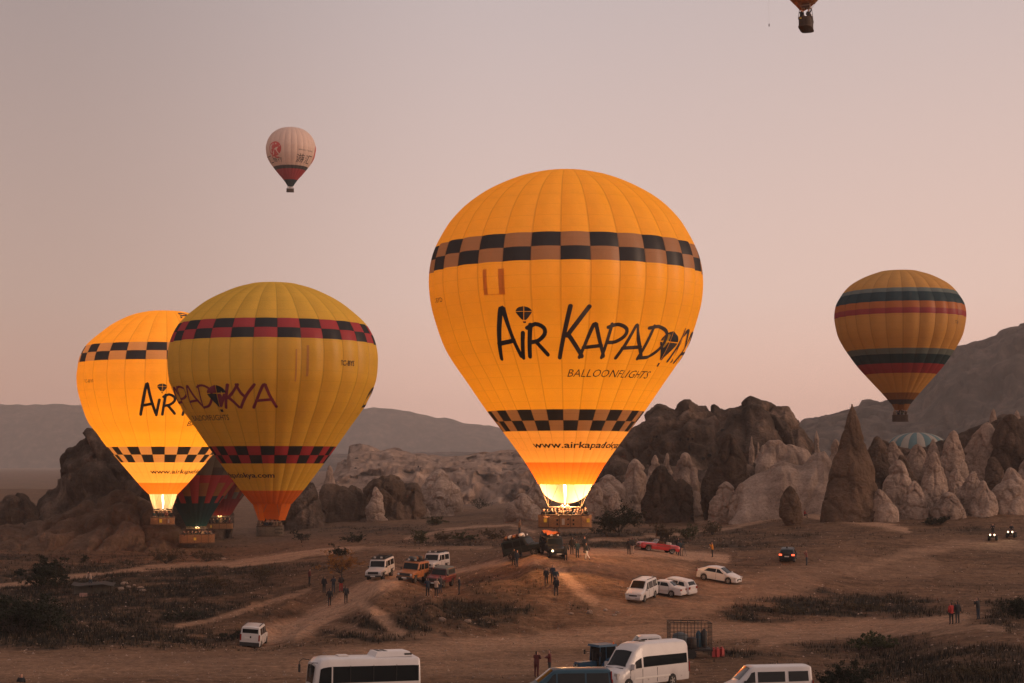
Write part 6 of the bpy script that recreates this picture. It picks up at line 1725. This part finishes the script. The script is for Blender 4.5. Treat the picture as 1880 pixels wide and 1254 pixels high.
for nm,lab,ct,(x_,y_),prof_,mt in [
    ("fabric_roll","dark rolled envelope bag lying in the cage trailer's front","bag",(0.7,0.1),[(0.3,0),(0.55,0.15),(0.6,0.6),(0.5,1.0),(0.2,1.15)],V_CANV),
    ("gas_cylinder","dark gas cylinder standing at the cage trailer's rear corner","gas cylinder",(-1.15,-0.5),[(0.2,0),(0.22,0.05),(0.22,1.1),(0.12,1.25),(0.05,1.35)],V_PLAS),
    ("gas_cylinder","blue black gas cylinder in the middle of the trailer's rear","gas cylinder",(-0.75,-0.55),[(0.2,0),(0.22,0.05),(0.22,0.95),(0.12,1.1),(0.05,1.2)],V_BLUE),
    ("fan_drum","round inflation fan drum inside the cage trailer","fan",(-0.1,0.2),[(0.35,0),(0.4,0.1),(0.4,0.7),(0.3,0.8)],M_CAGE)]:
    mb = MB(); mb.lathe(prof_,14); o = mb.build(nm,mt,None,True,rel(x_,y_,0.69)); tag(o,lab,ct)
for k,(x_,y_) in enumerate([(1310,1207),(1317,1207),(1325,1206)]):
    mb = MB(); mb.box((0,0,0.32),(0.24,0.34,0.56),0.3*k); mb.box((0,0,0.66),(0.10,0.22,0.1),0.3*k); mb.lathe([(0.04,0.60),(0.04,0.72)],8,c=(0.07,0.1,0))
    tag(mb.build("fuel_can",paint("red_can",(0.35,0.03,0.03),0.5),None,False,G(x_,y_,117)),["red fuel can nearest the cage trailer","red fuel can in the middle of the row right of the trailer","red fuel can farthest from the cage trailer"][k],"fuel can","red fuel cans beside the trailer")

# ---------- quad bikes
def quad(label, at, deg):
    t = thing("quad_bike", label, "quad bike", at, hd(deg), "quad bikes with lit headlamps")
    for x_ in (0.62,-0.62):
        for sd_ in (1,-1): wheel_parts(t,x_,sd_*0.45,0.3,0.26,V_RIMD)
    mb = MB(); mb.box((0,0,0.5),(1.3,0.4,0.3)); mb.box((-0.25,0,0.78),(0.8,0.34,0.14),0,0,0.85); mb.build("seat",V_PLAS,t)
    mb = MB(); mb.box((0.62,0,0.72),(0.62,1.05,0.10),0,0,0.8); mb.box((0.75,0,0.85),(0.4,0.5,0.22),0,0,0.7); mb.build("front_mudguard",V_MAR,t)
    mb = MB(); mb.box((-0.65,0,0.72),(0.6,1.05,0.10),0,0,0.8); mb.build("rear_mudguard",V_MAR,t)
    mb = MB(); mb.tube([(0.35,0,0.8),(0.28,0,1.08)],0.03,6); mb.tube([(0.2,-0.38,1.1),(0.3,-0.15,1.1),(0.3,0.15,1.1),(0.2,0.38,1.1)],0.02,6); mb.build("handlebar",V_PLAS,t)
    mb = MB(); mb.tube([(0.9,-0.4,0.85),(0.9,0.4,0.85),(0.45,0.4,0.85),(0.45,-0.4,0.85)],0.02,5); mb.build("rack",V_PLAS,t)
    for sd_ in (1,-1):
        mb = MB(); mb.lathe([(0.10,0),(0.11,0.03),(0.02,0.06)],10,'Y',close=False); o = mb.build("headlight",G_HEAD,t,False,(0.97,sd_*0.26,0.72),(0,0,-math.pi/2))
    return t
q1 = quad("quad bike with two lit headlamps left of the pair", G(1823,992,187), 200)
q2 = quad("quad bike with lit headlamps nearer the right edge", G(1857,987,190), 205)
for q_ in (q1,q2):
    l = bpy.data.lights.new("headlamp_light",'SPOT'); l.energy = 120; l.spot_size = R(70); l.spot_blend = 0.6; l.color = (1,0.72,0.42); l.shadow_soft_size = 0.1
    o = bpy.data.objects.new("headlamp_light",l); o.location = (1.05,0,0.74); o.rotation_euler = (0,R(-72),0); link(o,q_)

# ---------- the low shed on the left bank
p = G(170,1092,152); sh = thing("low_shed","low grey shed with sagging dark roof on the left bank","shed",p,R(4))
mb = MB(); mb.box((0,0.9,0.5),(3.9,0.12,1.1)); mb.build("wall",paint("grey_plank_wall",(0.13,0.115,0.095),0.9,0,0.25,4),sh)
for k in range(9):
    mb = MB(); mb.box((-1.9+k*0.475,0.82,0.5),(0.42,0.03,1.02)); mb.build("plank",paint("grey_plank",(0.12,0.105,0.085),0.9,0,0.3,3),sh)
V=[]; F=[]
for i in range(9):
    x_ = -2.2+i*0.55; sag = -0.08*math.sin(i*0.9)+0.05*math.cos(i*2.1)
    V += [(x_,-0.4,0.95+sag),(x_,1.2,1.18+sag),(x_,1.2,1.24+sag),(x_,-0.4,1.01+sag)]
for i in range(8):
    for j in range(4): F.append((4*i+j,4*i+(j+1)%4,4*i+4+(j+1)%4,4*i+4+j))
F += [(0,1,2,3),(35,34,33,32)]
mb = MB(); mb.add(V,F); mb.build("roof",paint("rusty_sheet",(0.035,0.028,0.024),0.8,0,0.3),sh)
for x_ in (-1.95,0,1.95):
    mb = MB(); mb.tube([(x_,-0.3,-0.4),(x_,-0.3,0.95)],0.05,6); mb.build("post",M_BARK,sh)
mb = MB(); mb.box((0,0,0.16),(0.85,0.5,0.4),0.2,0,0.9); tag(mb.build("crate",paint("pink_box",(0.30,0.17,0.14),0.8),None,False,G(153,1095,150)),"pale pinkish box standing before the low shed","crate")
# ================================================================== people
def person_mesh(nm, pose):
    """one continuous skinned body; the pose gives arm and leg joints. x right, -y is the way the person faces"""
    J = {}; E = []
    def a(k, p, r, par=None):
        J[k] = (Vector(p), r); 
        if par: E.append((par, k))
    lean = pose.get("lean", 0.0); hz = pose.get("hip", 0.95)
    def L(x, y, z): return (x, y - lean * max(0, z - hz), z)
    a("pelvis", L(0, 0, hz), (0.185, 0.145)); a("waist", L(0, 0, hz + 0.17), (0.175, 0.140), "pelvis"); a("chest", L(0, -0.005, hz + 0.38), (0.190, 0.150), "waist")
    a("neck", L(0, -0.01, hz + 0.53), (0.062, 0.062), "chest"); a("jaw", L(0, -0.03, hz + 0.60), (0.086, 0.092), "neck"); a("face", L(0, -0.025, hz + 0.69), (0.098, 0.110), "jaw"); a("crown", L(0, -0.01, hz + 0.775), (0.078, 0.086), "face")
    for s_, sd_ in (("r", 1), ("l", -1)):
        arm = pose.get("arm_" + s_, [(0.25, 0.0, 0.20), (0.27, -0.04, -0.03), (0.27, -0.06, -0.12)])
        a("sh" + s_, L(sd_ * 0.17, 0, hz + 0.46), (0.092, 0.088), "chest")
        a("el" + s_, L(sd_ * arm[0][0], arm[0][1], hz + arm[0][2]), (0.070, 0.070), "sh" + s_)
        a("wr" + s_, L(sd_ * arm[1][0], arm[1][1], hz + arm[1][2]), (0.044, 0.044), "el" + s_)
        a("ha" + s_, L(sd_ * arm[2][0], arm[2][1], hz + arm[2][2]), (0.040, 0.034), "wr" + s_)
        leg = pose.get("leg_" + s_, [(0.10, 0.0, 0.50), (0.11, 0.02, 0.09), (0.12, -0.12, 0.045)])
        a("hp" + s_, (sd_ * 0.095, -0.0, hz - 0.07), (0.105, 0.105), "pelvis")
        a("kn" + s_, (sd_ * leg[0][0], leg[0][1], leg[0][2]), (0.068, 0.068), "hp" + s_)
        a("an" + s_, (sd_ * leg[1][0], leg[1][1], leg[1][2]), (0.050, 0.050), "kn" + s_)
        a("to" + s_, (sd_ * leg[2][0], leg[2][1], leg[2][2]), (0.046, 0.036), "an" + s_)
    ks = list(J); me = bpy.data.meshes.new("tmp"); me.from_pydata([J[k][0] for k in ks], [(ks.index(p_), ks.index(q_)) for p_, q_ in E], [])
    o = bpy.data.objects.new("tmp", me); col.objects.link(o)
    o.modifiers.new("s", 'SKIN'); sv = me.skin_vertices[0].data
    for i, k in enumerate(ks): sv[i].radius = J[k][1]; sv[i].use_root = (k == "pelvis")
    sb = o.modifiers.new("u", 'SUBSURF'); sb.levels = 1; sb.render_levels = 1
    dg = bpy.context.evaluated_depsgraph_get(); out = bpy.data.meshes.new_from_object(o.evaluated_get(dg)); out.name = nm
    bpy.data.objects.remove(o); bpy.data.meshes.remove(me)
    # clothing regions by the nearest bone: 0 jacket 1 trousers 2 skin 3 hair 4 shoes
    seg = [(J[p_][0], J[q_][0], q_, p_) for p_, q_ in E]
    mi = []
    for pl in out.polygons:
        c = pl.center; best = 9; bk = None; bt = 0
        for A_, B_, k, kp in seg:
            ab = B_ - A_; t = max(0, min(1, (c - A_).dot(ab) / ab.length_squared)); dd = (A_ + ab * t - c).length
            if dd < best: best, bk, bt = dd, k, t
        if bk[:2] in ("kn", "an"): m = 1
        elif bk[:2] == "hp": m = 1 if c.z < hz - 0.10 else 0
        elif bk[:2] == "to": m = 4
        elif bk[:2] == "ha": m = 2
        elif bk in ("jaw", "face", "crown"):
            top = J["crown"][0]
            m = 3 if (c.z > top.z - 0.04 or c.y > top.y + 0.03) else 2
        else: m = 0
        mi.append(m)
    out.polygons.foreach_set("material_index", np.array(mi, np.int32))
    out.polygons.foreach_set("use_smooth", np.ones(len(mi), bool))
    return out
STAND = {}
POSES = {
 "stand": {},
 "pockets": {"arm_r": [(0.27,0.05,0.20),(0.20,-0.10,0.03),(0.16,-0.13,-0.01)], "arm_l": [(0.27,0.05,0.20),(0.20,-0.10,0.03),(0.16,-0.13,-0.01)], "leg_r": [(0.12,-0.02,0.50),(0.14,0.02,0.09),(0.17,-0.11,0.045)]},
 "photo": {"arm_r": [(0.23,-0.15,0.26),(0.09,-0.27,0.50),(0.05,-0.31,0.57)], "arm_l": [(0.23,-0.15,0.26),(0.09,-0.27,0.50),(0.05,-0.31,0.57)]},
 "walk": {"arm_r": [(0.25,-0.10,0.22),(0.25,-0.24,0.04),(0.24,-0.30,-0.01)], "arm_l": [(0.25,0.14,0.21),(0.26,0.16,-0.02),(0.26,0.14,-0.10)], "leg_r": [(0.10,0.10,0.50),(0.10,0.36,0.16),(0.10,0.30,0.05)], "leg_l": [(0.10,-0.18,0.52),(0.10,-0.22,0.10),(0.10,-0.36,0.05)], "lean": 0.06},
 "wave": {"arm_r": [(0.30,-0.05,0.62),(0.26,-0.10,0.88),(0.25,-0.12,0.97)], "arm_l": [(0.25,-0.08,0.20),(0.16,-0.22,0.18),(0.10,-0.25,0.20)]},
 "bend": {"lean": 0.65, "arm_r": [(0.22,-0.25,0.22),(0.16,-0.45,0.10),(0.12,-0.50,0.05)], "arm_l": [(0.22,-0.25,0.22),(0.16,-0.45,0.10),(0.12,-0.50,0.05)], "leg_l": [(0.12,-0.10,0.50),(0.13,0.02,0.09),(0.14,-0.12,0.045)]},
 "sit": {"hip": 0.50, "arm_r": [(0.25,-0.12,0.22),(0.20,-0.32,0.20),(0.18,-0.40,0.22)], "arm_l": [(0.25,-0.12,0.22),(0.20,-0.32,0.20),(0.18,-0.40,0.22)], "leg_r": [(0.18,-0.38,0.55),(0.20,-0.36,0.16),(0.20,-0.50,0.11)], "leg_l": [(0.18,-0.38,0.55),(0.20,-0.36,0.16),(0.20,-0.50,0.11)], "lean": 0.12},
 "hold": {"arm_r": [(0.25,-0.10,0.24),(0.16,-0.30,0.28),(0.10,-0.35,0.32)], "arm_l": [(0.25,-0.10,0.24),(0.16,-0.30,0.28),(0.10,-0.35,0.32)]},
}
PM = {k: person_mesh("person_" + k, v) for k, v in POSES.items()}
def cl(name, c, r_=0.85): return paint("cloth_" + name, c, r_, 0, 0.18, 6)
K = {"black": cl("black", (0.010, 0.011, 0.014)), "char": cl("char", (0.022, 0.022, 0.025)), "navy": cl("navy", (0.012, 0.020, 0.036)), "teal": cl("teal", (0.012, 0.032, 0.042)),
     "red": cl("red", (0.32, 0.022, 0.020)), "maroon": cl("maroon", (0.10, 0.018, 0.018)), "orange": cl("orange", (0.62, 0.22, 0.02)), "beige": cl("beige", (0.42, 0.29, 0.22)),
     "white": cl("white", (0.62, 0.56, 0.52)), "jean": cl("jean", (0.035, 0.048, 0.065)), "khaki": cl("khaki", (0.22, 0.15, 0.10)), "skin": paint("skin", (0.42, 0.22, 0.15), 0.6), "hair": cl("hair", (0.012, 0.009, 0.008)),
     "brown": cl("brown", (0.075, 0.042, 0.028)), "olive": cl("olive", (0.050, 0.048, 0.030)), "plaid": cl("plaid", (0.20, 0.07, 0.06)), "cap": cl("cap", (0.24, 0.05, 0.03)), "shoe": cl("shoe", (0.015, 0.013, 0.012))}
for pm_ in PM.values():
    for k in ("black", "black", "skin", "hair", "shoe"): pm_.materials.append(K[k])
def person(label, loc, face, pose="stand", top="black", leg="char", hair="hair", shoe="shoe", size=1.0, group=None, sink=0.01):
    """face: 180 looks at the camera, 0 away, 90 right, 270 left"""
    o = bpy.data.objects.new("person", PM[pose]); link(o)
    o.location = Vector(loc) - Vector((0, 0, sink)); o.rotation_euler = (0, 0, hd(face) + math.pi / 2); o.scale = (size, size, size)
    for i, k in enumerate((top, leg, "skin", hair, shoe)):
        o.material_slots[i].link = 'OBJECT'; o.material_slots[i].material = K[k]
    return tag(o, label, "person", group)
def child_box(o, name, c, size, mat, taper=1.0):
    mb = MB(); mb.box(c, size, 0, 0, taper); return mb.build(name, mat, o)
# --- around the left mound
person("person in dark red standing alone left of the walkers", G(568,1074,152), 60, "pockets", "maroon", "black")
person("person in black standing leftmost of the group by the autumn tree", G(595,1090,148), 20, "stand", "black", "black")
person("person in dark blue standing in the middle of the group by the autumn tree", G(612,1089,148.5), 340, "hold", "navy", "jean")
person("person in black jacket and bright red trousers by the autumn tree", G(626,1087,149), 330, "pockets", "black", "red")
person("person in black walking up the sandy bank, the lower left one", G(605,1113,144), 350, "walk", "black", "char")
person("person in long black coat walking up the sandy bank on the right", G(635,1110,145), 355, "walk", "char", "black")
o = person("person with white shoes holding a red bag by the maroon jeep", G(785,1096,142), 350, "hold", "navy", "black", shoe="white")
child_box(o, "bag", (0.05, -0.36, 1.12), (0.34, 0.12, 0.10), K["red"])
person("person in beige coat and white shoes by the maroon jeep", G(801,1096,141.5), 20, "hold", "beige", "black", shoe="white")
person("person in dark clothes half hidden behind the beige coat", G(808,1090,143.5), 330, "stand", "char", "navy")
person("person in black standing alone right of the maroon jeep", G(843,1092,141.5), 265, "pockets", "black", "char")
# --- on the central mound
person("person in navy at the left end of the mound crest, front one", G(949,1042,145), 40, "stand", "navy", "jean")
person("person in black at the left end of the mound crest, rear one", G(943,1038,146), 30, "pockets", "black", "black")
person("person in khaki coat behind the two at the mound's left end", G(931,1027,150), 90, "stand", "khaki", "khaki")
o = person("person standing up on the left black jeep's roof in pale jacket", Vector(j1.t.location) + j1.t.matrix_basis.to_3x3() @ Vector((-0.2, -0.1, 2.26)), 60, "pockets", "khaki", "jean")
person("person crouching on the right black jeep's roof load", Vector(j2.t.location) + j2.t.matrix_basis.to_3x3() @ Vector((-0.9, 0.35, 2.30)), 110, "sit", "black", "black")
person("person in black in front of the right black jeep", G(1038,1029,148), 20, "bend", "black", "black")
person("person in dark green beside the right black jeep's bonnet", G(1029,1022,151), 60, "stand", "teal", "black")
person("broad person in black, leftmost of the four right of the jeeps", G(1050,1018,152), 10, "stand", "black", "char", size=1.05)
person("person in dark teal, second of the four right of the jeeps", G(1060,1025,149), 350, "stand", "teal", "black")
person("person with red cap, third of the four right of the jeeps", G(1073,1016,152.5), 60, "pockets", "navy", "char", hair="cap")
person("person with pale trousers, rightmost of the four right of the jeeps", G(1078,1028,148), 300, "walk", "char", "white")
person("person walking down the mound, leftmost of the cluster below the crest", G(1003,1075,141.5), 185, "walk", "char", "black", size=0.95)
person("person in navy descending the mound, upper of the cluster below the crest", G(1015,1070,142), 180, "stand", "navy", "black")
person("person in dark teal right in the cluster below the crest", G(1021,1076,141.5), 175, "pockets", "teal", "black", size=0.95)
person("person in black, lowest of the cluster on the mound slope", G(1021,1095,139), 10, "walk", "black", "black", size=1.02)
person("person in black left of the red car on the crest", G(1155,1019,153), 345, "pockets", "black", "black")
person("person in dark jacket and pale trousers left of the red car", G(1161,1017,154.5), 5, "stand", "char", "beige", shoe="maroon")
person("tall person in black right of the red car, rear one", G(1244,1018,156), 10, "photo", "black", "black", size=1.12)
person("person in dark teal right of the red car, front one", G(1247,1021,153), 355, "stand", "teal", "navy")
o = person("person with pale trousers beside a tripod right of the red car", G(1252,1020,154), 330, "hold", "char", "beige")
mb = MB()
for an in (0.4, 2.5, 4.6): mb.tube([(0, 0, 1.2), (0.3 * math.cos(an), 0.3 * math.sin(an), 0.0)], 0.018, 5)
mb.box((0, 0, 1.3), (0.14, 0.12, 0.14)); tag(mb.build("tripod", V_PLAS, None, False, G(1256,1021,153.5)), "black camera tripod right of the red car on the crest", "tripod")
o = person("person in bright orange jacket photographing right of the red car", G(1308,1023,156), 285, "photo", "orange", "black")
# --- foreground
person("person in dark red standing left of the dark blue van", G(985,1243,106), 30, "photo", "maroon", "maroon")
person("person in dark red bending near the tractor", G(1009,1240,107), 280, "hold", "maroon", "char")
person("person in pale jacket working inside the cage trailer", rel(0.35,-0.55,0.69), 200, "bend", "beige", "jean")
person("person with dark cap at the bottom left corner", unproj(38,1286,106) , 170, "stand", "black", "black", sink=0.02)
# --- right side
person("person in black, left of the pair beside the tall spire", G(1539,946,226), 0, "stand", "black", "black")
person("person in dark jacket and pale belt, right of the pair by the tall spire", G(1547,946,226), 10, "pockets", "navy", "jean")
person("person in red sitting at the foot of the lone pear shaped rock", G(1477,952,226), 100, "sit", "red", "black")
o = person("person in long red dress behind the far red car", G(1728,941,233), 300, "stand", "red", "red")
mb = MB(); mb.lathe([(0.62, 0.02), (0.5, 0.25), (0.3, 0.7), (0.18, 1.05)], 14, close=False); mb.build("skirt", K["red"], o, True)
person("person in black beside the woman in red by the far red car", G(1734,941,232.5), 240, "stand", "black", "black")
person("person in black standing alone right of the far red car", G(1765,941,232), 200, "photo", "black", "black")
person("person in jeans leaning at the black hatchback's tail", G(1445,1032,160.5), 10, "bend", "khaki", "navy")
person("person in plaid shirt right of the black hatchback", G(1481,1038,159), 270, "photo", "plaid", "jean")
person("person in red jacket, left of the three at the lower right", G(1747,1147,125), 340, "pockets", "red", "black")
person("person in black, middle of the three at the lower right", G(1758,1145,125.5), 350, "stand", "black", "char")
person("person in black taking a photo, right of the three at the lower right", G(1796,1138,127), 320, "photo", "black", "navy")
def rider(q_, lab, pose, top, z_, x_=-0.25):
    M_ = Matrix.Rotation(q_.rotation_euler.z, 3, 'Z'); o = person(lab, Vector(q_.location) + M_ @ Vector((x_, 0, z_)), 0, pose, top, "black"); o.rotation_euler = (0, 0, q_.rotation_euler.z + math.pi / 2); return o
rider(q1, "rider in black standing up on the left quad bike", "hold", "black", 0.38, -0.2)
rider(q2, "rider in black seated on the quad bike nearer the right edge", "sit", "char", 0.42)
# --- passengers
BT = ["black", "char", "navy", "teal", "brown", "maroon", "olive", "black", "char", "khaki"]
for (b_, off, rotm, w, dep, n, lab) in BASKETS:
    rg = random.Random(n * 7 + int(b_.px)); M_ = Matrix.Rotation(b_.rz, 3, 'Z')
    half = (n + 1) // 2
    for k in range(n):
        row = 0 if k < half else 1; m_ = half if row == 0 else n - half
        if w >= dep:
            x_ = (-0.42 + 0.84 * ((k if row == 0 else k - half) + 0.5) / m_) * w * 1.02; y_ = (-0.30 if row == 0 else 0.28) * dep
        else:
            x_ = (-0.25 if row == 0 else 0.25) * w; y_ = (-0.40 + 0.8 * ((k if row == 0 else k - half) + 0.5) / m_) * dep
        lo = off + rotm @ Vector((x_ + rg.uniform(-.06, .06), y_ + rg.uniform(-.06, .06), 0.28))
        wp = Vector((b_.x, b_.d, b_.z0)) + M_ @ lo
        person("passenger standing in the crowded basket of the " + lab, wp, rg.choice((150, 180, 210, 90, 270)), rg.choice(("stand", "hold", "photo", "hold", "wave", "pockets")),
               rg.choice(BT), "char", rg.choice(("hair", "hair", "brown", "cap")), size=rg.uniform(0.92, 1.02), group="passengers in the " + lab + "'s basket")
# ================================================================== haze
hm = bpy.data.materials.new("thin_morning_haze"); hm.use_nodes = True
nt = hm.node_tree; nt.nodes.clear()
ho = N(nt, "ShaderNodeOutputMaterial"); pv = N(nt, "ShaderNodeVolumePrincipled")
pv.inputs["Color"].default_value = (0.98, 0.93, 0.92, 1)
pv.inputs["Density"].default_value = 0.00012
pv.inputs["Anisotropy"].default_value = 0.0
nt.links.new(pv.outputs[0], ho.inputs["Volume"])
mb = MB(); mb.box((0, 2300, 88), (26000, 5600, 206))
hz = mb.build("haze", hm); tag(hz, "thin pink morning haze filling the valley", None, None, "stuff")
